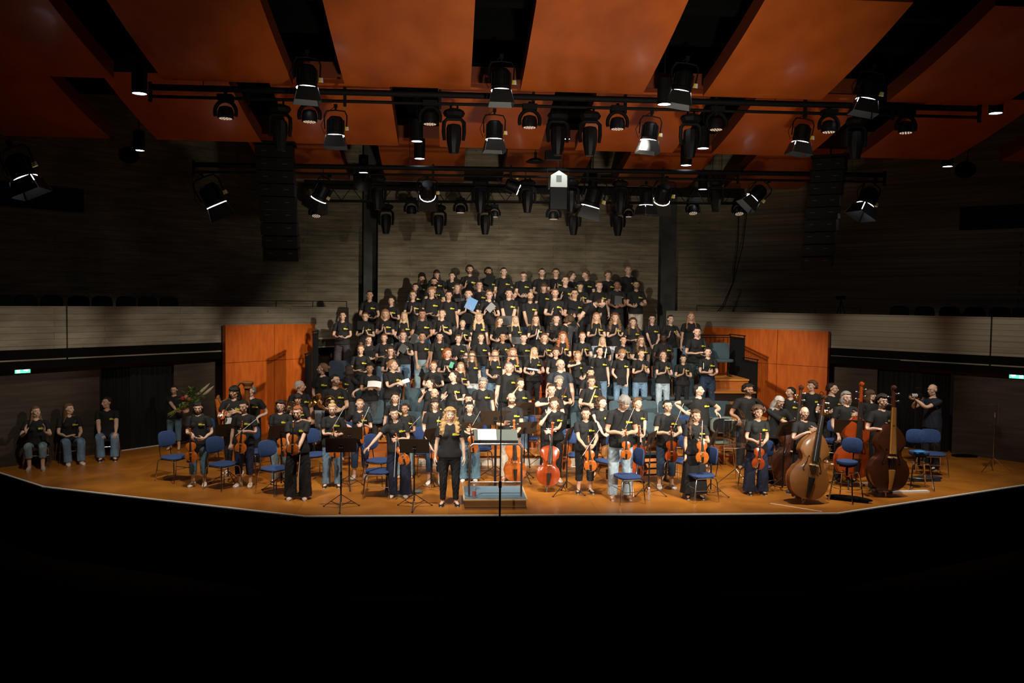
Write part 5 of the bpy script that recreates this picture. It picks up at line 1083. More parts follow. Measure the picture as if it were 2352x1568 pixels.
orch(1945, 897, 0, PP('side', 2, 2), 'm', 'bob', 'G', 'p', 'straight', 'k', 'man with grey bob and glasses beside an orange double bass', Y=16.3, glasses=1, shoes='bk', L=(1970, 950, .24, gl), Rr=(1927, 1000, .1, dn))
orch(2028, 904, 0, PP('side', 4, 2), 'm', 'curly', 'K', 'p', 'straight', 'k', 'dark haired man with glasses behind the dark brown violone, rightmost player', feet=1129, glasses=1, shoes='se', L=(2046, 978, .26, gl), Rr=(2018, 985, .3, dict(dir=(.8, -.4, -.1), palm=(0, .2, -1), curl=.35)), w=1.04)
orch(2141, 880, 0, PP('side', 0, 6), 'm', 'bald', 'B', 'p', 'straight', 'k', 'photographer in a navy polo shirt and glasses aiming a camera to the left', feet=1077, glasses=1, shoes='sk', rz=-72, logo=0, shirtcol=mat('navy_polo', (.010, .016, .032), .8), L=(2104, 917, .1, dict(dir=(-.2, -.9, .2), palm=(0, .2, 1), curl=.5)), Rr=(2112, 912, -.06, dict(dir=(.2, -.9, .2), palm=(0, .2, 1), curl=.5)), w=1.06, group=None)
# left rear
orch(537, 884, 0, PP('side', -16, 6), 'm', 'fringe', 'K', 'm', 'slim', 'k', 'person with black fringe, dark glasses and pearl necklace holding violin and white cloth', feet=1087, shoes='sw', glasses=1, L=(543, 945, .2, gl), Rr=(518, 950, .24, gr_), w=1.15)
orch(575, 884, 0, PP('side', -40, 6), 'm', 'short', 'G', 'p', 'straight', 'k', 'harpist hidden behind the harp column, black sleeve visible', Y=18.0, L=(590, 960, .1, dn))
orch(644, 918, 0, PP('side', 0, 4), 'f', 'wavybob', 'D', 'p', 'straight', 'v', 'woman with glasses and wavy dark hair behind a black music stand', feet=1106, glasses=1, shoes='sk', L=(652, 990, .22, gl), Rr=(636, 988, .22, gr_))
orch(690, 872, 0, PP('side', 62, 2), 'm', 'crop', 'W', 'm', 'straight', 'k', 'grey haired man in profile turned right at the red panel', Y=18.4, rz=30, L=(716, 960, .1, dn), w=1.08)
orch(684, 902, 0, PP('side', 4, 8), 'm', 'fringe', 'K', 'm', 'slim', 'k', 'horn player with short black fringe behind the ginger violinist', Y=17.2, L=(695, 965, .2, gl), Rr=(672, 942, .2, gr_), w=.98)
orch(770, 858, 0, PP('side', 42, 0), 'm', 'longback', 'K', 'm', 'straight', 'k', 'bearded man with ponytail and glasses hugging a brass horn', Y=18.5, glasses=1, beard=.7, rz=12, L=(783, 940, .26, gl), Rr=(748, 938, .26, gr_), w=1.08)
orch(741, 832, .20, PP('side', -75, 0), 'f', 'bun', 'C', 'p', 'straight', 'l', 'woman in profile with fair bun and pale jeans on the left stair', Y=19.35, rz=-20, L=(756, 915, .15, dn), Rr=(728, 918, .1, dn))
orch(799, 837, .40, PP('side', -80, 6), 'f', 'vlong', 'D', 'p', 'bermuda', 'g', 'woman with long brown hair and grey shorts turned away to the left', Y=19.4, rz=-50, L=(812, 900, .2, dn), Rr=(790, 897, .25, gr_))
orch(849, 833, .40, PP('hold', 6, 4), 'f', 'curly', 'K', 't', 'straight', 'g', 'tan woman with tied black curls reading a white sheet', Y=19.2, L=(856, 890, .28, gl), Rr=(846, 890, .28, gr_))
orch(903, 824, .40, PP('hold', 60, 2), 'f', 'bun', 'A', 'p', 'slim', 'k', 'woman with fair pinned up hair turned right holding rolled sheets', Y=19.3, rz=20, L=(924, 878, .2, gl), Rr=(913, 880, .3, gr_))
orch(988, 867, .2, PP('open', -55, 4), 'f', 'longback', 'D', 'p', 'slim', 'k', 'woman with long dark hair waving one raised hand, turned left', Y=18.6, rz=-10, Rr=(974, 905, .2, dict(dir=(-.1, -.2, 1), palm=(.2, -1, 0), curl=.15)), L=(1000, 960, .1, dn))
orch(996, 829, .60, PP('hold', 6, 10), 'f', 'tight', 'R', 'p', 'slim', 'k', 'woman with tied ginger hair holding a tablet in a dark case', Y=19.6, w=1.08)
orch(1042, 849, .2, PP('open', -55, 2), 'f', 'longback', 'D', 'p', 'wide', 'n', 'woman in navy trousers clapping, face turned left in profile', Y=18.7, rz=-14)
orch(1058, 830, .60, PP('clap', -10, 4), 'f', 'long', 'A', 'p', 'straight', 'l', 'woman with long fair hair raising a hand to her chest', Y=19.6)
orch(998, 890, 0, PP('side', -8, 4), 'm', 'bald', 'K', 'm', 'straight', 'k', 'man with receding dark hair behind the slim violinist', Y=18.0)
orch(1110, 867, .2, PP('side', 6, 14), 'f', 'curly', 'G', 'p', 'straight', 'k', 'woman with short grey curls and pendant looking down and smiling', Y=18.5, glasses=1, w=1.1)
orch(1076, 903, 0, PP('side', 0, 4), 'f', 'long', 'K', 'm', 'slim', 'k', 'woman with black hair, only her eyes seen above the wavy haired violinist', Y=17.4)
orch(1169, 830, .40, PP('side', -4, 4), 'm', 'crop', 'G', 'p', 'straight', 'k', 'man with short grey hair in a black polo shirt behind the cellist', Y=19.0, w=1.18)
orch(1196, 867, .2, PP('side', 35, 4), 'f', 'bob', 'B', 'p', 'straight', 'b', 'smiling woman with brown bob turned right holding a wooden oboe', Y=18.5, L=(1205, 930, .2, gl), Rr=(1188, 930, .2, gr_))
orch(1288, 823, .40, PP('side', 14, 4), 'm', 'none', 'G', 'p', 'straight', 'k', 'bald man with glasses in a dark navy button shirt', Y=19.1, glasses=1, beard=.2, logo=0, shirtcol=mat('navy_shirt', (.018, .024, .034), .8), w=1.2)
orch(1285, 862, .2, PP('side', 16, 2), 'f', 'curly', 'G', 'm', 'slim', 'k', 'woman with short grey brown hair holding a dark clarinet', Y=18.5, L=(1300, 925, .2, gl))
orch(1267, 880, 0, PP('chin', 0, 6), 'm', 'short', 'B', 'p', 'straight', 'k', 'man with short brown hair resting his chin on his hand', Y=17.6, Rr=(1262, 925, .2, dict(dir=(.5, -.1, .8), palm=(.1, 1, 0), curl=.7)), w=1.1)
orch(1357, 843, .40, PP('side', 0, 4), 'f', 'long', 'K', 'o', 'slim', 'k', 'woman with black hair behind the oboe player', Y=19.1)
orch(1359, 862, .2, PP('side', 0, 6), 'm', 'tousled', 'B', 'p', 'slim', 'k', 'young man with glasses and brown hair holding a pale boxwood oboe', Y=18.4, glasses=1, L=(1366, 932, .2, gl), Rr=(1350, 928, .24, gr_))
orch(1604, 881, 0, PP('side', 52, 2, side=-6), 'm', 'short', 'K', 'p', 'straight', 'k', 'man turned right with one hand on his hip and one on a grey chair', Y=17.7, rz=6, beard=.2, Rr=(1577, 946, .02, dict(dir=(.8, -.4, -.3), palm=(.3, .8, .3), curl=.4, pole=(-1, .3, 0))), L=(1640, 945, .2, dict(dir=(.6, -.4, -.6), palm=(0, 0, -1), curl=.3, pole=(.6, .3, -.2))), w=1.12)
orch(1720, 880, 0, PP('side', 12, 4), 'm', 'curly', 'K', 't', 'straight', 'k', 'man with black curly hair, glasses and beard beside a trumpet', Y=17.6, glasses=1, beard=.8, Rr=(1700, 962, .2, dn), L=(1725, 955, -.1, dn), w=1.18)
orch(1816, 887, 0, PP('side', -62, 0), 'm', 'short', 'K', 'p', 'straight', 'k', 'dark haired smiling man in profile facing left behind the long haired bassist', Y=18.2, rz=-20, beard=.3, w=1.08)
orch(1865, 872, 0, PP('side', -60, 0), 'm', 'tousled', 'C', 'p', 'straight', 'k', 'man with light brown hair facing left beside a brass slide', Y=18.5, rz=-15, w=1.1)
orch(1913, 878, 0, PP('side', 42, 4), 'm', 'short', 'D', 'p', 'straight', 'k', 'smiling man with glasses holding a trombone', Y=18.3, glasses=1, rz=14, w=1.18, L=(1925, 955, .26, gl), Rr=(1905, 945, .26, gr_))
orch(2000, 893, 0, PP('side', 50, 2), 'm', 'fringe', 'B', 'p', 'straight', 'k', 'man with brown hair and glasses turned right between two basses', Y=17.6, glasses=1, rz=10, w=1.08)
orch(399, 887, 0, PP('side', 0, 4), 'm', 'short', 'D', 'm', 'crop', 't', 'bearded man with glasses carrying a flower bouquet at the left doorway', Y=19.9, glasses=1, beard=.5, logo=0, L=(432, 946, .3, dict(gl, curl=.6)), Rr=(408, 946, .3, gr_), group=None)
# seated helpers at the far left
def sitter(cx, cy, seat_px, Yc, label, hair, hc, hd, hands, sex, sk, tc, shoes, rz, kw={}):
    base = on_z(seat_px[0], seat_px[1], 0); dz = -.50
    P = dict(hands); P.update(head=hd, root=(0, .02, dz+.02), sit=1, plean=-6, lean=8, footl=dict(at=(.13, -.42, .085), yaw=6), footr=dict(at=(-.10, -.40, .085), yaw=-6))
    for k_ in ('hl', 'hr'):
        d = dict(P[k_]); q = d['at']; d['at'] = (q[0], q[1], q[2]+dz); P[k_] = d
    o = person(0, 0, 0, P, sex, hair, hc, sk, 'straight' if 'cr' not in kw else 'crop', tc, label, loc=(base[0], base[1], 0), s=kw.get('s', 1.0), rz=rz, shoes=shoes, logo=kw.get('logo', 1), group='helpers seated along the left wall', w=1.05); return base
HANDK = dict(hl=H((.16, -.42, 1.01), (-.1, -.8, -.4), (0, .1, -1), curl=.3), hr=H((-.13, -.34, 1.03), (.5, -.8, -.3), (0, .1, -1), curl=.3))
s1 = sitter(0, 0, (84, 1071), 0, 'woman with long fair hair and pale jeans clapping, leftmost of the seated helpers', 'vlong', 'C', (28, -6, 0), two((.16, -.30, 1.28), (.05, -.2, .95), (-.8, -.4, .3), curl=.15), 'f', 'p', 'v', 'sa', 22, dict(logo=1, s=.97, cr=1))
s2 = sitter(0, 0, (160, 1060), 0, 'smiling woman with a fair side ponytail seated between the two others', 'long', 'C', (42, 0, 0), POSES['claplow'], 'f', 'p', 'b', 'sw', 34, dict(s=.97))
s3 = sitter(0, 0, (247, 1049), 0, 'bearded man sitting with hands on his thighs and turning his head left', 'short', 'D', (-55, 0, 0), HANDK, 'm', 'p', 'b', 'sk', 20, dict(s=1.03))
# ---- bowed instruments
vio((437, 983), (440, 1062), 15.75, 'violin held low by the woman with long black hair at far left')
vio((557, 966), (552, 1041), 15.6, 'violin held upright in front of the woman in navy cropped trousers')
bw((534, 1006), (608, 947), 15.5, 'long bow slanting up to the right across the navy trousered violinist')
vio((527, 928), (505, 962), 16.75, 'violin tucked under the arm of the person with pearl necklace', Yb=16.55)
bw((518, 952), (545, 934), 16.5, 'bow of the person with the pearl necklace')
vio((642, 976), (652, 1048), 16.1, 'viola seen between the two left music stands')
vio((674, 966), (672, 1043), 14.65, 'violin held over the wide black trousers of the ginger woman')
bw((690, 1035), (684, 1121), 14.55, 'bow hanging straight down from the ginger woman hands')
vio((766, 982), (770, 1052), 15.6, 'violin partly hidden behind the leftmost front music stand')
bw((761, 988), (793, 933), 15.6, 'bow pointing up right before the blonde woman at the music stand')
vio((833, 952), (841, 1021), 16.2, 'bright orange violin held by the short haired blonde woman')
bw((816, 1006), (849, 932), 16.15, 'bow held in front of the short haired blonde woman')
vio((909, 994), (932, 1068), 14.75, 'viola with tilted body held by the reaching woman', Yb=14.65)
bw((905, 1104), (910, 1008), 14.6, 'bow hanging down beside the reaching woman viola')
bw((933, 991), (966, 955), 16.4, 'bow of the tan woman with bun'); bw((914, 948), (920, 902), 17.4, 'bow standing up beside the laughing curly haired woman')
vio((992, 994), (1000, 1058), 15.6, 'violin of the slim violinist left of the conductor'); bw((998, 1012), (1009, 955), 15.55, 'bow in front of the slim violinist')
bw((1028, 905), (985, 950), 17.6, 'bow slanting behind the slim violinist')
vio((1079, 973), (1088, 1040), 15.95, 'violin of the wavy haired woman right of the conductor'); bw((1083, 980), (1104, 943), 15.9, 'bow of the wavy haired woman right of the conductor')
vio((1351, 1000), (1357, 1082), 14.85, 'viola held low by the woman in black leggings'); bw((1334, 1052), (1378, 983), 14.75, 'bow slanting across the woman in black leggings')
vio((1438, 984), (1438, 1055), 14.5, 'dark violin in front of the bowing grey haired man'); bw((1434, 988), (1458, 933), 14.45, 'bow held up before the bowing man head')
vio((1541, 978), (1542, 1061), 15.3, 'red viola held by the man with the goatee', 'cello'); bw((1545, 988), (1570, 925), 15.3, 'bow pointing up right beside the man with goatee')
vio((1611, 978), (1613, 1064), 14.75, 'golden viola held by the woman in the long skirt'); bw((1609, 1052), (1613, 963), 14.62, 'bow held upright against the golden viola')
vio((1747, 994), (1740, 1078), 14.85, 'red viola resting upright on the chair of the curly haired woman', 'cello'); bw((1736, 1092), (1746, 1018), 14.7, 'bow held vertically in front of the red viola')
C = dict(kind='cello')
vio((1180, 962), (1183, 1103), 16.05, 'orange cello behind the podium rail', 'violin', **C)
vio((1269, 968), (1257, 1115), 15.55, 'red cello held by the musician rubbing the face', 'cello', Yb=15.4, **C); bw((1268, 1068), (1262, 997), 15.2, 'pale bow hanging along the red cello')
vio((1301, 985), (1294, 1077), 16.6, 'amber cello lying behind the blue chair, left of the viola player', 'violin', **C)
vio((1402, 976), (1394, 1100), 16.2, 'brown cello of the woman with bare arms', 'bass', **C)
vio((1466, 975), (1463, 1098), 16.3, 'red cello behind the bowing grey haired man', 'cello', **C); bw((1478, 1060), (1473, 1010), 16.7, 'white bow beside the bowing man')
Bs = dict(kind='bass', name='double_bass', cat='double bass')
vio((1838, 884), (1806, 1108), 16.1, 'dark double bass of the man with long white hair', 'darkbass', Yb=15.9, **Bs)
vio((1891, 905), (1846, 1144), 14.65, 'large amber double bass in the right foreground', 'bass', Yb=14.4, col_neck=M['darkbass'], **Bs)
vio((1976, 876), (1956, 1096), 15.9, 'orange double bass behind the blue stool', 'cello', Yb=15.75, **Bs)
vio((2049, 884), (2035, 1125), 15.0, 'very dark violone with pale neck, rightmost of the big string instruments', 'darkbass', Yb=14.9, deep='viol', col_neck=M['darkbass'], **Bs)
# ---- winds
horn(on_y(758, 925, 18.15), 1.25, 'natural horn with wide golden bell held by the ponytailed man', 0)
horn(on_y(672, 932, 16.95), .72, 'small brass horn held by the player with black fringe', 0)
trombone(on_y(1897, 905, 17.95), on_y(1917, 978, 17.9), 'trombone held diagonally by the man with glasses')
trombone(on_y(1843, 915, 18.2), on_y(1846, 975, 18.1), 'brass slide trombone between two heads beside the red panel')
trombone(on_y(1995, 985, 17.3), on_y(1992, 1035, 17.3), 'trombone hanging low between the two rightmost basses')
woodwind(on_y(1354, 930, 18.1), on_y(1368, 893, 18.1), 'pale boxwood oboe held diagonally by the young man with glasses', 'maplelight', .016, 'oboe')
woodwind(on_y(1290, 918, 18.2), on_y(1302, 889, 18.2), 'dark brown clarinet of the woman with short grey hair', mat('grenadilla', (.10, .03, .015), .35), .013)
woodwind(on_y(1178, 905, 18.2), on_y(1192, 885, 18.2), 'brown oboe of the woman with the brown bob', 'maplelight', .012, 'oboe')
woodwind(on_y(1241, 950, 18.0), on_y(1242, 884, 18.0), 'tall red-brown bassoon standing upright between the players', 'cello', .030, 'bassoon', .034)
woodwind(on_y(1472, 1015, 16.74), on_y(1470, 975, 16.74), 'white ringed flute beside the bowing grey haired man', mat('ivory_white', (.75, .6, .5), .4), .014, 'flute')
t = thing('trumpet', 'brass trumpet held by the man with black curly hair', 'trumpet', on_y(1708, 955, 17.3)); b = MB(); b.tube([(-.12, 0, .16), (0, 0, 0), (.06, 0, -.08)], .006, 8); b.tube([(-.08, .0, .06), (-.02, 0, -.02), (.02, 0, .02), (-.06, 0, .12)], .006, 8, closed=True); b.build('tubing', M['gold'], t); b = MB(); b.lathe([(.006, 0), (.012, .05), (.03, .085), (.058, .1)], 20, o=(.06, 0, -.08), ax=(.6, 0, -.8)); b.build('bell', M['gold'], t)
for k in range(3): b = MB(); b.cyl((-.05+.02*k, 0, .09-.025*k), (-.05+.02*k, 0, .03-.025*k), .009, n=10); b.build('valve', M['gold'], t)
# ---- harp
def harp():
    b0 = on_z(548, 1092, 0); Yh = 17.3; c = on_y(568, 1080, Yh); t = thing('concert_harp', 'tall wooden concert harp with carved column behind the violinists at left', 'harp', (on_y(540, 900, Yh)[0], Yh, 0), 0)
    q = lambda px, py: on_y(px, py, Yh)-np.array(t.location)
    b = MB(); b.tube([q(568, 885), q(568, 960), q(570, 1090)], [.055, .045, .05], 14, up=(0, 1, 0)); b.lathe([(.05, 0), (.09, .02), (.085, .06), (.11, .10), (.12, .13), (.10, .15), (.02, .155)], 24, o=q(569, 893)); b.build('column', M['bass'], t)
    b = MB(); b.tube([q(568, 878), q(552, 878), q(538, 893), q(524, 915), q(508, 925), q(500, 912), q(503, 908)], [.045, .04, .035, .035, .045, .05, .03], 10, sq=.8); b.build('neck', M['bass'], t)
    b = MB(); b.tube([q(499, 915), q(508, 960), q(535, 1082)], [.05, .07, .12], 12, up=(0, 1, 0), sq=.9); b.build('soundbox', M['violin'], t)
    b = MB(); b.box(q(548, 1088)*np.array([1, 1, 0])+np.array([0, 0, .07]), (.5, .34, .14)); b.build('pedal_base', M['bass'], t, smooth=0)
    for k in range(14):
        u = k/13; a = q(505+u*28, 930+u*150*.9); e = q(512+u*52, 922-u*36); b = MB(); b.cyl(a, e, .0012, n=4); b.build('string', M['string'], t)
harp()
# ================================================================ FURNITURE AND PROPS
def pad_outline(w, h, n=28, p=3.2): return superell(n, w/2, h/2, p)
def mk_chair(pad=M['blue'], hi=0):
    t = thing('orchestra_chair', 'x', 'chair', (0, 0, 0)); z = .46+hi
    b = MB(); rs = []
    for k, zz in ((.90, -.022), (1, -.012), (1.02, .004), (.98, .018), (.80, .026), (.3, .030)):
        q = superell(32, .235*k, .215*k, 3); rs.append(np.stack([q[:, 0]*(1+.06*(q[:, 1] < 0)), q[:, 1], z+zz-.02*np.clip(-q[:, 1]-.12, 0, 1)*3], 1))
    b.rings(rs); b.build('seat', pad, t, smooth=60)
    b = MB(); rs = []
    for k, yy in ((.9, -.018), (1, -.008), (1.0, .008), (.9, .018)):
        q = superell(32, .215*k, .15*k, 3.2); rs.append(np.stack([q[:, 0], .245+yy-.05*(q[:, 0]/.215)**2+.16*q[:, 1]*.6, z+.33+q[:, 1]], 1))
    b.rings(rs); bo_ = b.build('backrest', pad, t, smooth=60)
    b = MB(); rs = []
    for k, yy in ((.86, .016), (.86, .028)):
        q = superell(28, .20*k, .14*k, 3.2); rs.append(np.stack([q[:, 0], .247+yy-.05*(q[:, 0]/.2)**2+.16*q[:, 1]*.6, z+.33+q[:, 1]], 1))
    b.rings(rs); b.build('back_shell', M['blackmetal'], bo_, smooth=60)
    for sx in (1, -1):
        for sy in (1, -1):
            b = MB(); b.tube([(sx*.17, sy*.15, z-.035), (sx*.21, sy*.185, z-.05), (sx*.225, sy*.20, z-.09), (sx*.25, sy*.235, .01)], .0105, 10); b.cyl((sx*.25, sy*.235, 0), (sx*.251, sy*.236, .025), .013, n=10); b.build('leg', M['chrome'], t)
    b = MB()
    for sy in (1, -1): b.tube([(.19, sy*.16, z-.04), (-.19, sy*.16, z-.04)], .009, 8)
    for sx in (1, -1): b.tube([(sx*.19, .16, z-.04), (sx*.19, -.16, z-.04)], .009, 8); b.tube([(sx*.239, .215, .22), (sx*.239, -.215, .22)], .006, 6)
    b.tube([(-.239, -.215, .26), (.239, -.215, .26)], .006, 6); b.build('frame', M['chrome'], t)
    for sx in (1, -1): b = MB(); b.tube([(sx*.12, .16, z-.035), (sx*.13, .225, z-.02), (sx*.13, .255, z+.15), (sx*.10, .275, z+.36)], .009, 8); b.build('back_support', M['chrome'], t)
    return t
chairR = Rep(mk_chair)
CHL = [(402, 1104, 62, 'blue orchestra chair nearest the left stage edge, beside the long haired violinist'), (512, 1122, 58, 'blue chair in front of the navy trousered violinist'),
      (632, 1133, 55, 'blue chair just left of the ginger woman in wide black trousers'), (486, 1062, 50, 'blue chair behind the long haired violinist at far left'), (592, 1088, 52, 'blue chair behind the black music stand at left'),
      (724, 1096, 40, 'blue chair between the ginger woman and the front music stand'), (800, 1072, 30, 'blue chair behind the leftmost front music stand'), (872, 1112, 60, 'blue chair just behind the reaching violinist'),
      (868, 1140, 88, 'blue chair whose back the reaching violinist touches'), (975, 1090, 25, 'blue chair left of the slim violinist'), (962, 1050, 12, 'blue square backed chair behind the slim violinist'),
      (1100, 1080, 10, 'blue chair behind the wavy haired violinist near the podium'), (1212, 1052, 0, 'blue chair behind the bearded cellist'), (1308, 1095, -20, 'blue chair between the red cello and the viola player'),
      (1397, 1112, -48, 'blue chair left of the bowing grey haired man'), (1440, 1152, -78, 'blue chair in front of the bowing grey haired man'), (1562, 1110, -55, 'blue chair between the man with goatee and the woman in the skirt'),
      (1608, 1148, -80, 'blue chair in front of the woman in the long black skirt'), (1737, 1126, -60, 'blue chair carrying the upright red viola'), (2140, 1092, -12, 'blue chair at the far right carrying two dark cases'),
      (1560, 1050, -20, 'blue chair far behind the woman in the skirt'), (1905, 1062, -30, 'blue chair behind the amber double bass')]
for i, (px, py, rz, lb) in enumerate(CHL):
    p = on_z(px, py, 0); chairR.place((p[0], p[1], 0), R(rz), lb, 'blue orchestra chairs on the stage')
# dark chairs of the seated helpers
dk = Rep(lambda: mk_chair(M['black']))
for bs_, rz, lb in ((s1, 22, 'black chair under the leftmost seated helper'), (s2, 34, 'black chair under the seated woman in the middle'), (s3, 20, 'black chair under the seated bearded man')):
    dk.place((bs_[0]+.0, bs_[1]+.02, 0), R(rz), lb, 'black chairs of the seated helpers', scale=.97)
# high bass stools
def mk_stool():
    t = thing('bass_stool', 'x', 'stool'); z = .68
    b = MB(); b.lathe([(.05, z-.02), (.17, z-.02), (.185, z+.01), (.18, z+.045), (.12, z+.06), (.01, z+.062)], 32); b.build('seat', M['blue'], t)
    b = MB(); rs = []
    for k, yy in ((.9, -.018), (1, -.008), (1.0, .008), (.9, .018)):
        q = superell(28, .19*k, .14*k, 3); rs.append(np.stack([q[:, 0], .235+yy-.05*(q[:, 0]/.2)**2, z+.30+q[:, 1]], 1))
    b.rings(rs); b.build('backrest', M['blue'], t, smooth=60)
    b = MB(); b.tube([(0, .05, z-.03), (0, .20, z-.03), (0, .25, z+.05), (0, .25, z+.25)], .014, 8); b.build('back_support', M['blackmetal'], t)
    b = MB(); b.cyl((0, 0, z-.22), (0, 0, z-.02), .022); b.box((0, 0, z-.04), (.2, .2, .03)); b.build('column', M['blackmetal'], t)
    for k in range(4):
        a = pi/4+k*pi/2; b = MB(); b.tube([(.04*cos(a), .04*sin(a), z-.18), (.20*cos(a), .20*sin(a), z-.17), (.23*cos(a), .23*sin(a), z-.22), (.31*cos(a), .31*sin(a), .005)], .013, 9); b.build('leg', M['chrome'], t)
    b = MB(); b.tube([(.25*cos(a), .25*sin(a), .25) for a in np.linspace(0, 2*pi, 24, False)], .007, 6, closed=True); b.build('foot_ring', M['chrome'], t); return t
st = Rep(mk_stool)
for px, py, rz, lb in ((1943, 1150, -50, 'high blue bass stool in front of the orange double bass'), (1912, 1088, -40, 'high blue stool behind the amber double bass'), (2108, 1122, -10, 'high dark blue stool beside the violone at the right')):
    p = on_z(px, py, 0); st.place((p[0], p[1], 0), R(rz), lb, 'high stools of the bass players')
# music stands
def mk_stand(tilt=18):
    t = thing('music_stand', 'x', 'music stand')
    b = MB(); a = R(tilt); Mx = np.array([[1, 0, 0], [0, cos(a), -sin(a)], [0, sin(a), cos(a)]])
    c = np.array([0, -.03, 1.10]); b.box(c, (.52, .006, .27), M=Mx); b.box(c+Mx@np.array([0, .03, -.135]), (.52, .06, .006), M=Mx); dk_ = b.build('desk', M['deskblack'], t, smooth=0)
    b = MB(); b.box(c+Mx@np.array([0, -.012, -.02]), (.05, .02, .07), M=Mx); b.cyl((0, -.03, 1.0), (0, -.035, 1.06), .012); b.cyl((-.03, -.035, 1.05), (.03, -.035, 1.05), .010); b.build('tilt_joint', M['blackmetal'], dk_)
    b = MB(); b.cyl((0, 0, .12), (0, 0, .62), .014); b.cyl((0, 0, .60), (0, -.03, 1.03), .009); b.lathe([(.02, .58), (.022, .62), (.014, .64)], 12); b.build('pole', M['blackmetal'], t)
    for k in range(3):
        a_ = R(-90+120*k); b = MB(); b.tube([(.015*cos(a_), .015*sin(a_), .24), (.34*cos(a_), .34*sin(a_), .012)], .010, 8, sq=.6); b.ell((.345*cos(a_), .345*sin(a_), .012), (.018, .018, .012)); b.build('leg', M['blackmetal'], t)
    b = MB()
    for k in range(3): a_ = R(-90+120*k); b.tube([(.015*cos(a_), .015*sin(a_), .06), (.2*cos(a_), .2*sin(a_), .11)], .006, 6)
    b.build('leg_brace', M['blackmetal'], t); return t
ms = Rep(mk_stand)
MS = [(783, 1168, 4, .98, 'black music stand front left, hiding the blonde woman waist'), (951, 1166, -3, .96, 'black music stand in front of the reaching violinist'), (802, 1120, 10, .93, 'black music stand behind the leftmost front stand'),
      (524, 1108, 40, .92, 'black music stand tilted beside the navy trousered violinist'), (646, 1124, 35, .98, 'black music stand just left of the ginger woman'), (1137, 1102, 0, 1.12, 'tall black music stand behind the conductor desk'),
      (1203, 1104, 20, .95, 'black music stand right of the conductor desk'), (1301, 1135, 68, 1.0, 'black music stand turned edge on between cello and viola'), (1078, 1106, 0, .95, 'black music stand between the conductor and the podium'), (990, 1126, 50, .95, 'black music stand with white sheets left of the conductor'),
      (1213, 1066, 0, 1.1, 'black music stand in front of the bassoon'), (1252, 1060, 0, 1.1, 'black music stand behind the red cello'), (1490, 1136, 60, .95, 'black music stand right of the bowing grey haired man'), (1632, 1138, 60, .95, 'black music stand behind the woman in the long skirt'),
      (1797, 1128, 38, 1.08, 'black music stand left of the amber double bass'), (1946, 1116, -22, 1.06, 'black music stand in front of the orange double bass'), (722, 1050, -6, 1.08, 'black music stand behind the blonde woman at left'), (770, 1052, -4, 1.1, 'black music stand in front of the horn player'), (1690, 1060, -4, 1.05, 'black music stand beside the trumpet player'), (1885, 1048, 10, 1.1, 'black music stand between the two trombone players')]
for px, py, rz, s_, lb in MS:
    p = on_z(px, py, 0); ms.place((p[0], p[1], 0), R(rz), lb, 'black orchestra music stands', scale=s_)
def sheet(px, py, Y, w, h, tilt, rz, lb, col=None, roll=0, curl=.0, name='sheet_music', cat='paper', th=.004, group=None):
    b = MB(); n = 7; rs = []
    for i in range(n):
        u = (i/(n-1)-.5)*w; zz = curl*(u/w*2)**2
        rs.append(np.array([(u, -th/2+zz, -h/2), (u, -th/2+zz, h/2), (u, th/2+zz, h/2), (u, th/2+zz, -h/2)]))
    b.rings(rs); o = b.build(name, col or M['paper'], smooth=0); o.location = [float(q) for q in on_y(px, py, Y)]; o.rotation_euler = (R(tilt), R(roll), R(rz)); return tag(o, lb, cat, group)
sheet(988, 1022, on_z(990, 1126, 0)[1]-.2, .24, .30, -35, 75, 'white sheets hanging over the music stand left of the conductor', roll=25)
# singers' folders and papers
FB = mat('black_folder', (.006, .006, .0065), .7, Specular_IOR_Level=.2); FG = mat('grey_folder', (.06, .06, .062), .7); FL = mat('light_grey_folder', (.25, .25, .26), .6); FBL = mat('blue_folder', (.10, .28, .58), .5); FGR = mat('green_sheet', (.05, .35, .2), .5)
def fold(px, py, row, w, h, roll, col, lb, dy=.26, tilt=-12, rz=0, curl=0):
    Y = (ROWS[row][1] if isinstance(row, str) else row)-dy; hy = near_hand((px-8, py), (px+8, py), 26)
    if dy > .1 and hy is not None and abs(hy-Y) < .5: Y = hy-.015
    sheet(px, py, Y, w, h, tilt, rz, lb, col, roll, curl, 'folder' if col is not M['paper'] else 'sheet_music', 'folder' if col is not M['paper'] else 'paper', .012 if col is not M['paper'] else .003)
fold(1124, 642, 'F', .25, .32, 25, FB, 'black folder hugged by the curly bearded man on the top riser', .24)
fold(1056, 689, 'E', .26, .10, 0, FG, 'grey folder of the fair haired woman on the fifth riser')
fold(1420, 690, 'E', .20, .26, 4, FG, 'grey folder of the man with black curls on the fifth riser', .29)
fold(1452, 690, 'E', .05, .26, -30, FB, 'closed black folder of the man in beige trousers')
fold(1082, 698, 'D', .26, .32, 25, FBL, 'bright blue folder between the clapping hands of the broad singer', .22)
fold(1127, 706, 'D', .17, .24, 42, FL, 'pointed grey folder of the singer with glasses', .22)
fold(1166, 736, 'D', .38, .25, 0, FG, 'dark grey box the curly haired young man leans on', .3)
fold(1318, 700, 'D', .26, .22, 16, FB, 'open black folder of the dark haired man with glasses', .3)
fold(833, 747, 'C', .26, .22, 0, FB, 'black folder tucked before the ponytailed woman with glasses', .2)
fold(927, 778, 'C', .24, .26, -22, FG, 'grey folder below the blonde woman with very long hair', .3)
fold(953, 779, 'C', .20, .26, 22, FG, 'grey folder below the woman with waist long dark hair', .3)
fold(1152, 760, 'C', .30, .18, -28, FB, 'black folder held open by the woman in profile', .34)
fold(1187, 782, 'C', .26, .18, 0, FG, 'dark grey folder under the folded hands of the pale blonde singer', .22)
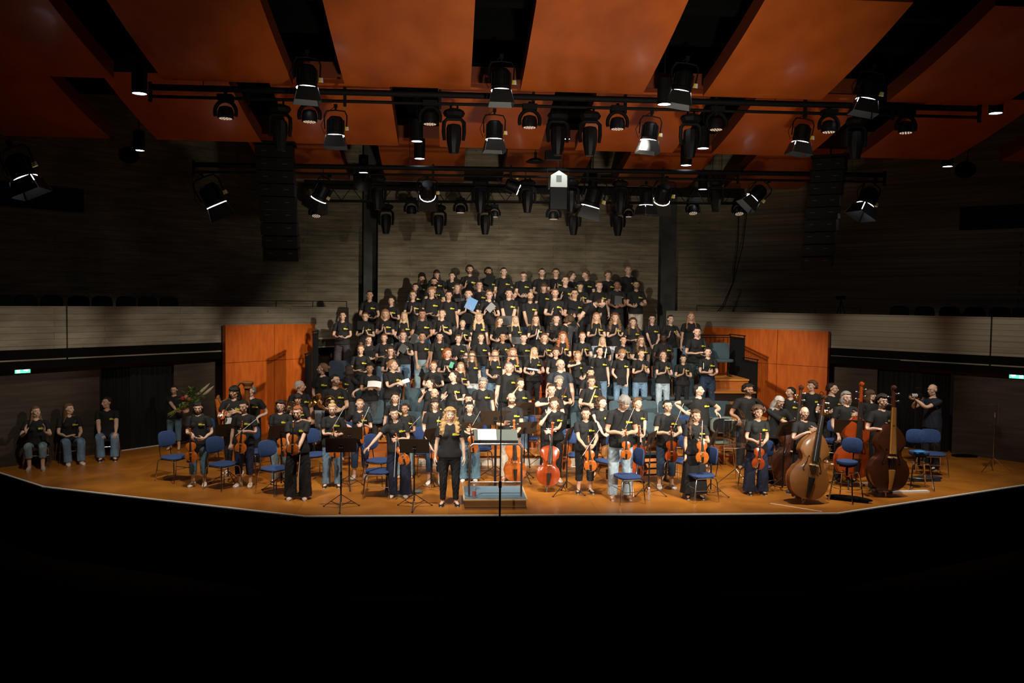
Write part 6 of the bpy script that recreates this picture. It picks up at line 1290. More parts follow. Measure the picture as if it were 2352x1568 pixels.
fold(1281, 763, 'C', .10, .14, 30, FB, 'small black folder of the woman with dark curls')
fold(1235, 768, 'C', .03, .26, 15, M['paper'], 'thin white sheet held by the clapping woman in light jeans', .3)
fold(851, 812, 'B', .24, .14, 0, FB, 'black folder held by the long haired woman at second riser left', .3)
fold(926, 800, 'B', .18, .2, 35, FG, 'charcoal folder under the arm of the top knot woman', .2)
fold(1050, 812, 'B', .24, .14, 10, FB, 'black folder behind the ginger haired woman')
fold(972, 855, 'B', .27, .2, 4, FB, 'black folder hanging from the hands of the tan woman with a bun', .32)
fold(1298, 824, 'B', .24, .2, 35, FB, 'black folder of the woman with big auburn curls', .26)
fold(1391, 811, 'B', .03, .24, 12, M['paper'], 'thin white sheet of the long haired blonde on second riser')
fold(1037, 838, 'A', .09, .14, 20, FGR, 'green sheet in the hands of the ginger haired woman', .3)
fold(1093, 870, 'A', .18, .22, -12, FL, 'light grey folder held low by the wavy haired woman', .2)
fold(1224, 848, 'A', .26, .05, 8, M['paper'], 'white sheets resting on the pale blonde laughing woman arm', .3, -50)
fold(1346, 848, 'A', .18, .18, 15, FB, 'black folder of the short haired blond woman')
fold(1428, 875, 'A', .24, .17, -5, FB, 'black tablet case held by the person with short blond curls', .3)
fold(1616, 840, 'A', .015, .14, 3, M['paper'], 'white pen sized roll in the clasped hands at right end')
fold(860, 881, 19.2, .30, .16, 3, M['paper'], 'white sheet read by the tan woman with tied curls', .32, -40, curl=.03)
fold(925, 877, 19.3, .30, .09, -22, M['paper'], 'rolled white sheets held out by the woman with pinned up hair', .38, -20, curl=.04)
fold(1001, 871, 19.6, .22, .15, 10, FB, 'dark tablet held by the woman with tied ginger hair', .32)
o = fold(523, 970, 16.7, .12, .20, 5, mat('white_cloth', (.75, .75, .75), .8), 'white cloth hanging from the hand of the pearl necklace player', .26, curl=.03)
# ---- podium
c = on_z(1138, 1172, 0); W2 = .525; x0 = c[0]; y0 = c[1]
t = thing('conductor_podium', 'wooden conductor podium with blue-grey carpet top and steel rail', 'podium', (x0, y0+.5, 0))
b = MB(); b.box((0, 0, .085), (W2*2-.02, .98, .17)); b.build('box', noisy('podium_oak', (.30, .15, .05), (.38, .2, .07), 3, (.5, 4, 6)), t, smooth=0)
b = MB(); b.box((0, 0, .055), (W2*2-.005, .995, .008)); b.build('groove', M['ebony'], t, smooth=0)
b = MB(); b.box((0, 0, .18), (W2*2+.03, 1.03, .022)); b.build('top_edge', M['maplelight'], t, smooth=0)
b = MB(); b.box((0, .0, .193), (W2*2-.02, .98, .006)); b.build('carpet', noisy('blue_grey_carpet', (.10, .17, .23), (.15, .24, .31), 120, rough=.95, bump=.3), t, smooth=0)
b = MB(); r_ = .019; yy = -.36; xx = .44
b.tube([(-xx, yy, .19), (-xx, yy, 1.02), (-xx+.02, yy, 1.07), (-xx+.06, yy, 1.095), (xx-.06, yy, 1.095), (xx-.02, yy, 1.07), (xx, yy, 1.02), (xx, yy, .19)], r_, 12); b.build('guard_rail', M['steel'], t)
b = MB(); b.cyl((-xx, yy, .45), (xx, yy, .45), .009); b.build('cross_bar', M['steel'], t)
def bottle(x, y, z, lb, red=True):
    t = thing('water_bottle', lb, 'bottle', (x, y, z)); b = MB(); b.lathe([(.001, 0), (.030, .002), (.033, .02), (.033, .13), (.030, .16), (.014, .195), (.013, .215), (.001, .216)], 16); b.build('bottle_body', mat('clear_plastic_'+str(red), (.75, .8, .85), .1, Transmission_Weight=.85) if True else 0, t)
    b = MB(); b.cyl((0, 0, .205), (0, 0, .228), .016); b.build('cap', M['white'], t)
    if red: b = MB(); b.cyl((0, 0, .03), (0, 0, .11), .0338); b.build('bottle_label', mat('red_label', (.55, .12, .12), .5), t)
p = on_z(1089, 1143, .196); bottle(p[0], p[1], .197, 'water bottle with red label standing on the podium carpet')
p = on_z(1490, 1148, 0); bottle(p[0], p[1], 0, 'clear water bottle on the floor right of the bowing man', False)
# conductor desk
p = on_z(1137, 1128, 0); t = thing('conductor_desk', 'wide conductor music desk with an open white score', 'music stand', (p[0], p[1], 0)); 
b = MB(); A = on_y(1137, 1004, p[1]); hz = A[2]; Mx = rot((1, 0, 0), R(-58)); b.box((0, 0, hz+.03), (.80, .012, .34), M=Mx); b.build('desk', mat('desk_grey_green', (.10, .12, .11), .5), t, smooth=0)
b = MB(); b.box((0, -.17, hz-.055), (.80, .03, .05)); b.build('front_ledge', M['blackmetal'], t, smooth=0)
b = MB(); b.cyl((0, 0, .02), (0, 0, hz), .022); b.build('pole', M['blackmetal'], t)
for k in range(3): a_ = R(90+120*k); b = MB(); b.tube([(0, 0, .1), (.3*cos(a_), .3*sin(a_), .015)], .014, 8); b.build('leg', M['blackmetal'], t)
o = sheet(1122, 996, p[1]-.06, .34, .30, -58, 0, 'open white score lying on the conductor desk'); o.location = (p[0]-.16, p[1]-.02, hz+.055)
# ---- tall microphone stand in front of the stage
q = on_y(1150, 1000, 13.45); top = on_y(1152, 818, 13.45); t = thing('microphone_stand', 'very tall black microphone stand with stereo boom in front of the podium', 'microphone stand', (q[0], 13.45, -1.3)); lz = 1.3
b = MB(); b.cyl((0, 0, .05), (0, 0, 1.9), .017); b.build('lower_tube', M['blackmetal'], t)
b = MB(); b.cyl((0, 0, 1.85), (.005, 0, top[2]+lz), .011); b.build('upper_tube', M['blackmetal'], t)
b = MB(); b.cyl((0, 0, 1.82), (0, 0, 1.92), .026); b.cyl((0, 0, 2.9), (0, 0, 2.97), .022); b.build('clamp', M['blackmetal'], t)
b = MB(); b.cyl((-.64, 0, top[2]+lz), (.43, 0, top[2]+lz+.005), .008); b.box((-.02, 0, top[2]+lz), (.05, .03, .035)); b.build('boom', M['blackmetal'], t)
for sx in (-.66, .44):
    b = MB(); b.cyl((sx, 0, top[2]+lz+.01), (sx, -.02, top[2]+lz-.05), .011); b.build('microphone', M['blackmetal'], t)
    b = MB(); b.tube([(sx, 0, top[2]+lz+.02), (sx-.02, .0, top[2]+lz+.09), (sx-.08, 0, top[2]+lz+.11)], .003, 5); b.build('cable', M['blackmetal'], t)
for k in range(3): a_ = R(-90+120*k); b = MB(); b.tube([(0, 0, .7), (.45*cos(a_), .45*sin(a_), .02)], .012, 8); b.build('leg', M['blackmetal'], t)
# ---- grey-blue riser seats
def mk_rseat(m=M['teal']):
    t = thing('riser_seat', 'x', 'seat'); rs = []
    b = MB()
    for k, yy in ((.96, -.03), (1, -.02), (1, .02), (.96, .03)):
        q = superell(24, .27*k, .215*k, 7); rs.append(np.stack([q[:, 0], .18+yy+.16*q[:, 1], .64+q[:, 1]], 1))
    b.rings(rs); b.build('backrest', m, t, smooth=40); b = MB(); rs = []
    for k, zz in ((.95, -.035), (1, -.02), (1, .02), (.95, .035)):
        q = superell(24, .265*k, .22*k, 6); rs.append(np.stack([q[:, 0], q[:, 1]-.07, np.full(24, .41+zz)], 1))
    b.rings(rs); b.build('seat_cushion', m, t, smooth=40)
    for sx in (-1, 1): b = MB(); b.box((sx*.22, .1, .19), (.03, .06, .38)); b.box((sx*.22, .0, .01), (.03, .34, .02)); b.build('leg', M['blackmetal'], t, smooth=0)
    return t
rsR = Rep(mk_rseat); rsN = Rep(lambda: mk_rseat(M['navy']))
onm = ['first', 'second', 'third', 'fourth', 'fifth', 'sixth', 'seventh', 'eighth', 'ninth', 'tenth', 'eleventh', 'twelfth', 'thirteenth', 'fourteenth']
def seatrow(rep, xs, y, z, desc, grp):
    for i, x in enumerate(xs): rep.place((x, y, z), 0, '%s grey-blue seat from the left %s' % (onm[i], desc), grp)
seatrow(rsR, [-1.75+.58*i for i in range(4)], 19.0, .40, 'in the left block behind the reaching violinist', 'grey-blue riser seats')
seatrow(rsR, [-.75+.58*i for i in range(2)], 18.45, .2, 'on the low step behind the tan woman with bun', 'grey-blue riser seats')
seatrow(rsR, [-1.95+.58*i for i in range(5)], 19.75-.13, .6, 'in the upper left block below the choir', 'grey-blue riser seats')
seatrow(rsR, [2.95+.56*i for i in range(4)], 18.45, .2, 'in the front right block behind the man with goatee', 'grey-blue riser seats')
seatrow(rsR, [2.75+.58*i for i in range(7)], 19.0, .40, 'in the middle right block behind the akimbo man', 'grey-blue riser seats')
seatrow(rsR, [2.9+.57*i for i in range(6)], 20.36, .8, 'directly behind the legs of the lowest riser singers', 'grey-blue riser seats')
for x, y, z, lb in ((6.98, 21.45, 1.64, 'spare grey-blue seat at the right end, under the guard rail'), (6.4, 21.45, 1.64, 'second spare grey-blue seat at the right end, nearer the choir')): rsR.place((x, y, z), 0, lb, 'grey-blue riser seats')
for x, y, z, lb in ((-2.75, 21.2, 1.12, 'dark seat beside the legs of the plum trousered woman'), (-1.85, 22.75, 1.95, 'dark navy seat at the far left of fourth riser'), (4.75, 22.2, 1.52, 'dark navy seat behind the woman with tight curls'), (4.2, 22.2, 1.52, 'dark navy seat behind the woman with sunglasses'), (5.35, 22.2, 1.52, 'dark navy seat left of the tall blonde woman')): rsN.place((x, y, z), 0, lb, 'dark seats of the upper risers')
# dark blue screens behind the fourth row ends
for x, w_, lb in ((-1.45, 1.5, 'dark blue cloth screen behind the left end of fourth riser'), (4.55, 1.7, 'dark blue cloth screen behind the right end of fourth riser')):
    b = MB(); b.box((x, 23.0, 2.35), (w_, .05, .8)); tag(b.build('cloth_screen', M['navy'], smooth=0), lb, 'screen')
# ---- plexiglass shields
GLS = mat('clear_acrylic', (.9, .95, .95), .03, Transmission_Weight=1.0, IOR=1.2, Alpha=.35)
def shield(px, pyb, w_, h_, zc, rz, lb, cur=.0):
    p = on_z(px, pyb, 0); t = thing('sound_shield', lb, 'sound shield', (p[0], p[1], 0), R(rz)); b = MB(); n = 10; rs = []
    for i in range(n+1): u = i/n-.5; y_ = cur*(2*u)**2; rs.append(np.array([(u*w_, y_, zc-h_/2), (u*w_, y_, zc+h_/2), (u*w_, y_+.006, zc+h_/2), (u*w_, y_+.006, zc-h_/2)]))
    b.rings(rs); b.build('clear_panel', GLS, t, smooth=0); b = MB(); o = [(-w_/2, cur, zc-h_/2), (-w_/2, cur, zc+h_/2), (0, 0, zc+h_/2), (w_/2, cur, zc+h_/2), (w_/2, cur, zc-h_/2), (0, 0, zc-h_/2)]; b.tube(o, .006, 6, closed=True); b.build('panel_edge', M['steel'], t)
    b = MB(); b.cyl((0, .02, .1), (0, .02, zc), .010); b.box((0, .01, zc), (.06, .03, .1)); b.build('pole', M['chrome'], t)
    for k in range(3): a_ = R(-70+120*k); b = MB(); b.tube([(0, .02, .3), (.36*cos(a_), .02+.36*sin(a_), .012)], .008, 7); b.build('leg', M['chrome'], t)
shield(1690, 1112, .50, .55, .98, 10, 'clear acrylic sound shield standing right of the woman in the skirt', .06)
shield(2283, 1083, .42, .42, 1.22, 30, 'clear acrylic sound shield alone on the right side of the stage', .06)
shield(1640, 1070, .42, .6, .75, -10, 'clear acrylic sound shield behind the golden viola', .05)
shield(1250, 1075, .42, .5, 1.05, 5, 'small clear acrylic shield behind the red cello player', .05)
# grey-green chair touched by the man with hand on hip
gc = Rep(lambda: mk_chair(noisy('grey_green_upholstery', (.10, .12, .10), (.14, .165, .14), 60, rough=.9))); p = on_z(1645, 1072, 0); gc.place((p[0], p[1], 0), R(185), 'grey-green chair under the hand of the man turned right', scale=1.2)
# keyboard bench / black folding frame, bags, cases on the floor
t = thing('keyboard_bench', 'black bench with ladder frame beside the bowing grey haired man', 'bench', (*on_z(1500, 1105, 0)[:2], 0), R(10)); b = MB(); b.box((0, 0, .52), (.6, .3, .07)); b.build('cushion', M['ebony'], t, smooth=0)
for k in range(3): b = MB(); b.box((0, -.12, .16+.12*k), (.55, .03, .03)); b.build('rung', M['blackmetal'], t, smooth=0)
for sx in (-1, 1): b = MB(); b.box((sx*.27, 0, .25), (.04, .04, .5)); b.box((sx*.27, 0, .02), (.05, .34, .04)); b.build('leg', M['blackmetal'], t, smooth=0)
def soft(px, py, d, rz, m, name, cat, lb, z=0, extra=None):
    p = on_z(px, py, z); b = MB(); b.ell((0, 0, d[2]/2), (d[0]/2, d[1]/2, d[2]/2), 18, 11); b.box((0, 0, d[2]*.3), (d[0]*.8, d[1]*.8, d[2]*.6)); o = b.build(name, m, smooth=60); o.location = (p[0], p[1], z); o.rotation_euler = (0, 0, R(rz)); return tag(o, lb, cat)
soft(1668, 1058, (.5, .3, .22), 5, M['black'], 'bag', 'bag', 'black bag lying under the music stand beside the trumpet player')
soft(1762, 1108, (.28, .22, .26), 5, M['black'], 'bag', 'bag', 'black helmet shaped bag hanging behind the red viola chair')
soft(1707, 1052, (.25, .2, .14), 5, mat('pink_bag', (.65, .1, .22), .7), 'bag', 'bag', 'pink and white bag on the floor behind the acrylic shield')
soft(1215, 1030, (.3, .2, .2), 5, mat('patterned_bag', (.5, .15, .2), .7), 'bag', 'bag', 'reddish patterned bag on the floor behind the podium')
soft(1140, 1032, (.3, .2, .35), 5, mat('purple_jacket', (.07, .03, .06), .9), 'jacket', 'jacket', 'dark purple jacket hanging behind the conductor desk')
soft(640, 1045, (.5, .3, .35), 5, mat('denim_jacket', (.015, .03, .06), .9), 'jacket', 'jacket', 'dark blue jacket on a chair behind the left music stands')
soft(2125, 1105, (.75, .13, .12), 4, mat('dark_blue_case', (.012, .02, .04), .6), 'instrument_case', 'case', 'long dark blue tube case lying under the chairs at right')
soft(1950, 1150, (.8, .16, .10), -32, M['black'], 'instrument_case', 'case', 'long black case lying on the floor in front of the blue bass stool')
soft(2215, 1048, (.6, .3, .05), -8, M['black'], 'floor_box', 'box', 'flat black box on the floor by the right wall')
soft(1815, 1132, (.16, .1, .06), -10, mat('blue_pouch', (.03, .07, .16), .7), 'pouch', 'pouch', 'small blue pouch beside the foot of the bass music stand')
soft(958, 1133, (.22, .12, .07), 10, mat('green_grey_case', (.08, .09, .075), .7), 'glasses_case', 'case', 'grey green case on the floor right of the reaching violinist')
soft(2112, 1040, (.22, .14, .05), 0, mat('bright_blue_cloth', (.02, .22, .55), .8), 'cloth', 'cloth', 'bright blue cloth lying on the dark stool at right', .72)
b = MB(); b.box((0, 0, .015), (1.0, .10, .03), m=0); o = b.build('floor_board', M['white'], smooth=0); p = on_z(2070, 1128, 0); o.location = (p[0], p[1]-.1, 0); o.rotation_euler = (0, 0, R(6)); tag(o, 'pale wooden floor batten in front of the dark violone', 'board')
b = MB(); b.box((0, 0, .01), (1.1, .05, .02)); o = b.build('floor_board', M['white'], smooth=0); p = on_z(1985, 1110, 0); o.location = (p[0], p[1], 0); o.rotation_euler = (0, 0, R(4)); tag(o, 'thin pale batten on the floor behind the bass stool', 'board')
p = on_z(1828, 1165, 0); 
b = MB(); b.box((0, 0, .002), (.9, .025, .004)); o = b.build('tape_line', M['white'], smooth=0); o.location = (p[0], p[1], 0); o.rotation_euler = (0, 0, R(-42)); tag(o, 'white tape line on the floor before the amber double bass', 'tape')
# drums / dark stage boxes behind players at right
# ---- photographer's camera, monopod
c = on_y(2104, 908, on_z(2141, 1077, 0)[1]-.1); t = thing('camera', 'photo camera with long white and black telephoto lens held by the photographer', 'camera', c, R(0))
b = MB(); b.lathe([(.03, 0), (.042, .01), (.042, .035)], 20, o=(-.10, 0, 0), ax=(-1, 0, .05), m=0); b.lathe([(.041, .035), (.041, .055)], 20, o=(-.10, 0, 0), ax=(-1, 0, .05)); b.build('lens_hood', M['blackmetal'], t)
for k in range(3): b = MB(); b.cyl((-.095+.042*k, 0, 0), (-.068+.042*k, 0, 0), .039); b.build('lens_barrel', M['white'], t); b = MB(); b.cyl((-.068+.042*k, 0, 0), (-.053+.042*k, 0, 0), .037); b.build('lens_ring', M['blackmetal'], t)
b = MB(); b.box((.07, 0, 0), (.07, .14, .10)); b.box((.06, 0, .065), (.05, .06, .04)); b.cyl((.05, 0, .08), (.05, 0, .14), .01); b.box((.045, 0, .155), (.09, .06, .04)); b.build('camera_body', M['blackmetal'], t, smooth=0)
b = MB(); b.tube([(.03, 0, -.05), (.07, .0, -.09), (.12, 0, -.05), (.16, 0, -.04), (.15, 0, -.08), (.10, 0, -.09)], .006, 6); b.build('strap', mat('orange_strap', (.8, .15, .03), .6), t)
b = MB(); b.cyl((.0, 0, -.03), (.02, .0, -c[2]+.02), .012); b.cyl((.0, 0, -.3), (.01, 0, -.7), .016); b.build('monopod', M['blackmetal'], t)
# ---- bouquet
p = on_y(425, 930, 19.55); t = thing('flower_bouquet', 'large loose bouquet with green leaves, red blooms and pale pampas plumes', 'bouquet', p); rr = random.Random(3)
GL = noisy('leaf_green', (.05, .16, .02), (.13, .30, .05), 8, rough=.6); ST = mat('stem_green', (.28, .35, .08), .6); PL = noisy('pampas_plume', (.45, .36, .26), (.62, .52, .4), 20, rough=.9)
ax = nrm([.75, 0, .5])
b = MB()
for k in range(12): o_ = np.array([rr.uniform(-.03, .03), rr.uniform(-.03, .03), rr.uniform(-.03, .03)]); b.tube([-ax*.42+o_*1.6, o_*.4, ax*.3+o_*4], .004, 5)
b.build('stems', ST, t)
b = MB()
for k in range(130):
    c_ = ax*rr.uniform(.0, .45)+np.array([rr.uniform(-.2, .12), rr.uniform(-.13, .13), rr.uniform(-.08, .2)]); d = nrm([rr.uniform(-1, 1), rr.uniform(-1, .6), rr.uniform(-.3, 1)]); x_, y_, z_ = frame(d); L_ = rr.uniform(.07, .14); w_ = L_*.22
    b.rings([np.array([c_+d*u*L_+x_*w_*s_-y_*.004*(1 if s_ else -1)*0+y_*e for s_, e in ((-v_, 0), (0, .003), (v_, 0), (0, -.003))]) for u, v_ in ((0, .1), (.3, .8), (.6, 1), (1, .05))])
b.build('leaves', GL, t)
for k, (dx, dz) in enumerate(((-.02, .17), (.06, .20), (.12, .15))): b = MB(); b.ell((dx, -.1, dz), (.035, .03, .03)); [b.ell((dx+.03*cos(q), -.11, dz+.03*sin(q)), (.018, .015, .018), 8, 6) for q in np.linspace(0, 2*pi, 7)]; b.build('bloom', mat('red_bloom_%d' % k, ((.45, .03, .02), (.6, .25, .15), (.4, .08, .04))[k], .6), t)
for k, (a0, a1) in enumerate((((.25, .0, .22), (.55, 0, .50)), ((.38, 0, .22), (.64, 0, .44)))): b = MB(); b.tube([np.array(a0)+(np.array(a1)-np.array(a0))*u+np.array([0, 0, -.04*u*(1-u)]) for u in (0, .2, .5, .8, 1)], [.01, .028, .034, .022, .004], 9); b.build('plume', PL, t)
# ================================================================ RIG ABOVE THE STAGE
M['blackmetal_stage'] = M['blackmetal']; M['blackmetal'] = mat('fixture_black', (.004, .004, .0045), .5, 0, Specular_IOR_Level=.3); M['rig'] = mat('rig_black_paint', (.004, .004, .004), .7, 0, Specular_IOR_Level=.2)
RG = M['rig']
def pipe_pair(a, b_, Y, lab, dz=.16, Yb=None):
    A = on_y(a[0], a[1], Y); B = on_y(b_[0], b_[1], Yb or Y); t = thing('lighting_bar', lab, 'lighting bar', (0, 0, 0)); b = MB(); b.cyl(A, B, .055); b.build('upper_tube', RG, t)
    b = MB(); b.cyl(A-np.array([.0, 0, dz]), B-np.array([0, 0, dz]), .028); b.build('lower_tube', RG, t); n = 9
    for i in range(n+1):
        p = A+(B-A)*i/n; b = MB(); b.box(p-np.array([0, 0, dz*.5]), (.05, .06, dz+.18)); b.build('bracket', RG, t, smooth=0)
    for u in (.06, .3, .52, .74, .95):
        p = A+(B-A)*u; b = MB(); b.cyl(p, (p[0], p[1], 10.2), .006, n=6); b.build('hanging_cable', RG, t)
    return A, B
B1 = pipe_pair((345, 200), (2250, 250), 15.5, 'long black lighting bar nearest the viewer spanning the hall')
B2 = pipe_pair((445, 378), (2032, 402), 19.6, 'long black lighting bar in the middle with loudspeaker arrays at both ends')
def truss(a, b_, Y, lab, h=.36):
    A = on_y(a[0], a[1], Y); B = on_y(b_[0], b_[1], Y); t = thing('lattice_truss', lab, 'truss')
    for dz in (0, h):
        for dy in (-.14, .14): b = MB(); b.cyl(A+np.array([0, dy, dz]), B+np.array([0, dy, dz]), .022, n=8); b.build('chord', RG, t)
    n = 44; b = MB()
    for i in range(n):
        p = A+(B-A)*i/n; q = A+(B-A)*(i+1)/n; s_ = i % 2; b.cyl(p+np.array([0, -.14, h*s_]), q+np.array([0, -.14, h*(1-s_)]), .011, n=5)
    b.build('lattice', RG, t)
    for u in (.05, .5, .95): p = A+(B-A)*u; b = MB(); b.cyl(p+np.array([0, 0, h]), (p[0], p[1], 10.2), .008, n=6); b.build('hanging_cable', RG, t)
truss((690, 461), (1705, 467), 23.2, 'black lattice lighting truss closest to the concrete back wall')
b = MB(); A_ = on_y(700, 432, 23.4); B_ = on_y(1700, 436, 23.4); b.box((A_+B_)/2, (abs(B_[0]-A_[0]), .2, .22)); tag(b.build('black_beam', RG, smooth=0), 'black beam running above the rear lattice truss', 'beam')
# --- fixtures; origin = hanging point, body hangs down
def mk_fresnel(tint=None, big=1):
    t = thing('fresnel_spotlight', 'x', 'spotlight')
    b = MB(); b.cyl((0, 0, 0), (0, 0, -.09), .018); b.box((0, 0, -.01), (.06, .05, .06)); b.build('clamp', RG, t)
    b = MB(); b.tube([(-.19, 0, -.42), (-.20, 0, -.18), (-.16, 0, -.10), (0, 0, -.085), (.16, 0, -.10), (.20, 0, -.18), (.19, 0, -.42)], .012, 8); b.build('yoke', RG, t)
    h = bpy.data.objects.new('housing', None); 
    b = MB(); b.lathe([(.02, -.20), (.10, -.205), (.125, -.235), (.13, -.25), (.135, -.46), (.155, -.475), (.155, -.53), (.12, -.53)], 12); 
    for k in range(10): a = 2*pi*k/10; b.box((.142*cos(a), .142*sin(a), -.36), (.03, .012, .2), rz=a)
    hs = b.build('housing', M['blackmetal'], t, smooth=30)
    b = MB(); b.lathe([(.118, -.528), (.158, -.533), (.158, -.545), (.118, -.54)], 24); b.build('lens_ring', M['glowsoft'], hs)
    b = MB(); b.lathe([(.001, -.522), (.118, -.522), (.118, -.530), (.001, -.534)], 20); b.build('lens', M['glow'], hs)
    DM = M['door']
    for k, (ax_, an) in enumerate((((1, 0), 12), ((-1, 0), 12), ((0, 1), 25), ((0, -1), 14))):
        b = MB(); ax_ = np.array(ax_, float); pr = np.array([-ax_[1], ax_[0]]); a = R(an); c0 = ax_*.150
        def pt(u, v): q = c0+ax_*sin(a)*v+pr*u; return (q[0], q[1], -.545-cos(a)*v)
        f = [pt(-.14, 0), pt(.14, 0), pt(.19, .22), pt(-.19, .22)]; g = [tuple(np.array(q)+np.array([ax_[0]*.004, ax_[1]*.004, 0])) for q in f]; b.rings([np.array(f), np.array(g)]); b.build('barn_door', DM, hs, smooth=0)
    for x_, m_ in ((.185, M['yellowtape']), (.215, M['white'])): b = MB(); b.cyl((x_, -.03, -.38), (x_, -.03, -.44), .016, .024); b.build('cable_plug', m_, t)
    b = MB(); b.tube([(-.02, .02, -.02), (-.16, .05, -.12), (-.26, .03, -.35), (-.2, .02, -.5), (-.14, 0, -.44)], .006, 5); b.build('cable', RG, t); return t
M['door'] = mat('barn_door_metal', (.022, .023, .022), .45, .2)
fr_ = Rep(mk_fresnel)
def mk_wash():
    t = thing('moving_wash_light', 'x', 'moving light'); b = MB(); b.box((0, 0, -.05), (.26, .2, .1)); b.cyl((0, 0, .05), (0, 0, -.02), .03); b.build('base', RG, t, smooth=0)
    b = MB(); rs = []
    for a in np.linspace(-.35, pi+.35, 16): rs.append((.185*cos(a), 0, -.30+.20*sin(a)))
    b.tube(rs, .034, 10, sq=1.3); b.build('yoke', RG, t)
    b = MB(); b.lathe([(.06, -.20), (.11, -.22), (.135, -.28), (.140, -.36), (.135, -.41), (.125, -.41)], 24); hd_ = b.build('head', M['blackmetal'], t)
    b = MB(); b.lathe([(.001, -.40), (.128, -.40), (.126, -.412), (.001, -.414)], 24); b.build('face', M['ebony'], hd_)
    b = MB()
    for r_, n_ in ((0, 1), (.05, 6), (.095, 12)):
        for k in range(n_): a = 2*pi*k/n_; b.ell((r_*cos(a), r_*sin(a), -.414), (.017, .017, .006), 8, 5)
    b.build('led_lenses', M['led'], hd_); return t
wa = Rep(mk_wash)
def mk_spot():
    t = thing('moving_spot_light', 'x', 'moving light'); b = MB(); b.lathe([(.08, .0), (.17, -.03), (.20, -.08), (.17, -.14), (.09, -.16)], 8); 
    b.cyl((.06, 0, .08), (.06, 0, -.02), .018); b.cyl((-.06, 0, .08), (-.06, 0, -.02), .018); b.build('base', RG, t, smooth=30)
    b = MB(); b.tube([(-.17, 0, -.56), (-.185, 0, -.42), (-.18, 0, -.24), (-.12, 0, -.18), (.12, 0, -.18), (.18, 0, -.24), (.185, 0, -.42), (.17, 0, -.56)], [.03, .036, .036, .034, .034, .036, .036, .03], 8, sq=1.4); b.build('yoke', RG, t)
    b = MB(); b.lathe([(.05, -.27), (.115, -.29), (.135, -.34), (.135, -.52), (.125, -.60), (.085, -.79), (.07, -.80)], 10); b.build('head', M['blackmetal'], t, smooth=30)
    b = MB(); b.lathe([(.001, -.79), (.068, -.79), (.066, -.803), (.001, -.805)], 14); b.build('front_lens', M['ebony'], t); return t
sp = Rep(mk_spot)
def mk_down():
    t = thing('ceiling_downlight', 'x', 'downlight'); b = MB(); b.lathe([(.02, 0), (.12, -.005), (.125, -.05), (.125, -.46), (.118, -.46), (.115, -.40)], 24); b.cyl((0, 0, 0), (0, 0, .8), .012); b.build('canister', RG, t)
    b = MB(); b.lathe([(.001, -.425), (.112, -.425), (.114, -.45), (.001, -.452)], 24); b.build('lamp_lens', M['glow'], t); return t
dn_ = Rep(mk_down)
G1 = 'fresnel spotlights with barn doors'
F1 = [(705, 118, 15.0, (0, 0, .25), 1.15, 'at the ceiling above the near bar, left of centre'), (1152, 128, 15.0, (0, 0, .0), 1.12, 'at the ceiling above the near bar, in the centre'), (1580, 132, 15.0, (0, .18, -.2), 1.15, 'at the ceiling above the near bar, right of centre'), (2008, 152, 15.0, (0, .2, -.2), 1.15, 'at the ceiling above the near bar, far right'),
      (771, 242, 15.5, (0, 0, 0), 1.0, 'hanging from the near bar, leftmost of that bar'), (1136, 252, 15.5, (0, 0, .1), 1.0, 'hanging from the near bar, centre left'), (1498, 256, 15.5, (0, .1, 0), 1.0, 'hanging from the near bar, centre right'), (1850, 262, 15.5, (0, .15, 0), 1.0, 'hanging from the near bar, rightmost of that bar'),
      (460, 395, 19.4, (.1, -.45, .2), 1.45, 'tilted at the left end of the middle bar'), (758, 402, 19.6, (0, .5, -.4), 1.15, 'strongly tilted, just right of the left speaker array'), (981, 405, 19.6, (.95, 0, 0), 1.2, 'seen from its back on the middle bar, centre left'), (1376, 404, 19.6, (.1, .25, 0), 1.35, 'dark one under the middle bar right of the white loudspeaker'),
      (1485, 418, 19.6, (0, 0, .5), 1.0, 'with bright lower flap on the middle bar'), (1532, 408, 19.6, (.8, 0, 0), 1.25, 'seen from its back with curled cables, middle bar right'), (1768, 415, 19.6, (0, .75, 0), 1.1, 'tilted left of the right speaker array'), (2012, 412, 19.4, (0, .45, .3), 1.3, 'tilted at the right end of the middle bar'), (1143, 412, 19.8, (0, -1.2, 0), 1.0, 'lying sideways with a white tag, middle bar'), (20, 325, 15.6, (0, -.4, 0), 1.3, 'dark, cut by the left picture edge')]
for px, py, Y, rt, s_, lb in F1: fr_.place(on_y(px, py, Y), 0, 'black fresnel spotlight '+lb, G1, rot=rt, scale=s_)
W1 = [(518, 218, 15.5, 'on the near bar, first at the left'), (711, 226, 15.5, 'on the near bar beside the left ceiling spotlight'), (1217, 240, 15.5, 'on the near bar, just right of centre'), (1419, 244, 15.5, 'on the near bar, left of the right spotlight'), (1905, 252, 15.5, 'on the near bar beside the rightmost spotlight'), (2082, 254, 15.5, 'on the near bar, last at the right'), (988, 232, 15.55, 'dark one on the near bar before a ceiling gap'), (1646, 246, 15.55, 'dark one on the near bar in the right ceiling gap')]
for px, py, Y, lb in W1: wa.place(on_y(px, py, Y), 0, 'round moving wash light '+lb, 'round moving wash lights', scale=1.0)
for i, (px, py, Y, rx, s_) in enumerate(((728, 463, 23.2, .3, 1.0), (945, 455, 23.2, -.3, 1.0), (1058, 455, 23.2, 0, .95), (1272, 468, 23.0, 0, 1.0), (1136, 470, 23.2, 0, .8), (1590, 458, 23.2, .3, 1.0), (1695, 460, 23.2, .35, 1.0), (1444, 470, 23.2, 0, .8))): wa.place(on_y(px, py, Y), 0, 'small dark par light on the rear truss, %s from the left' % onm[i], 'dark par lights on the rear truss', rot=(-rx, 0, 0), scale=s_)
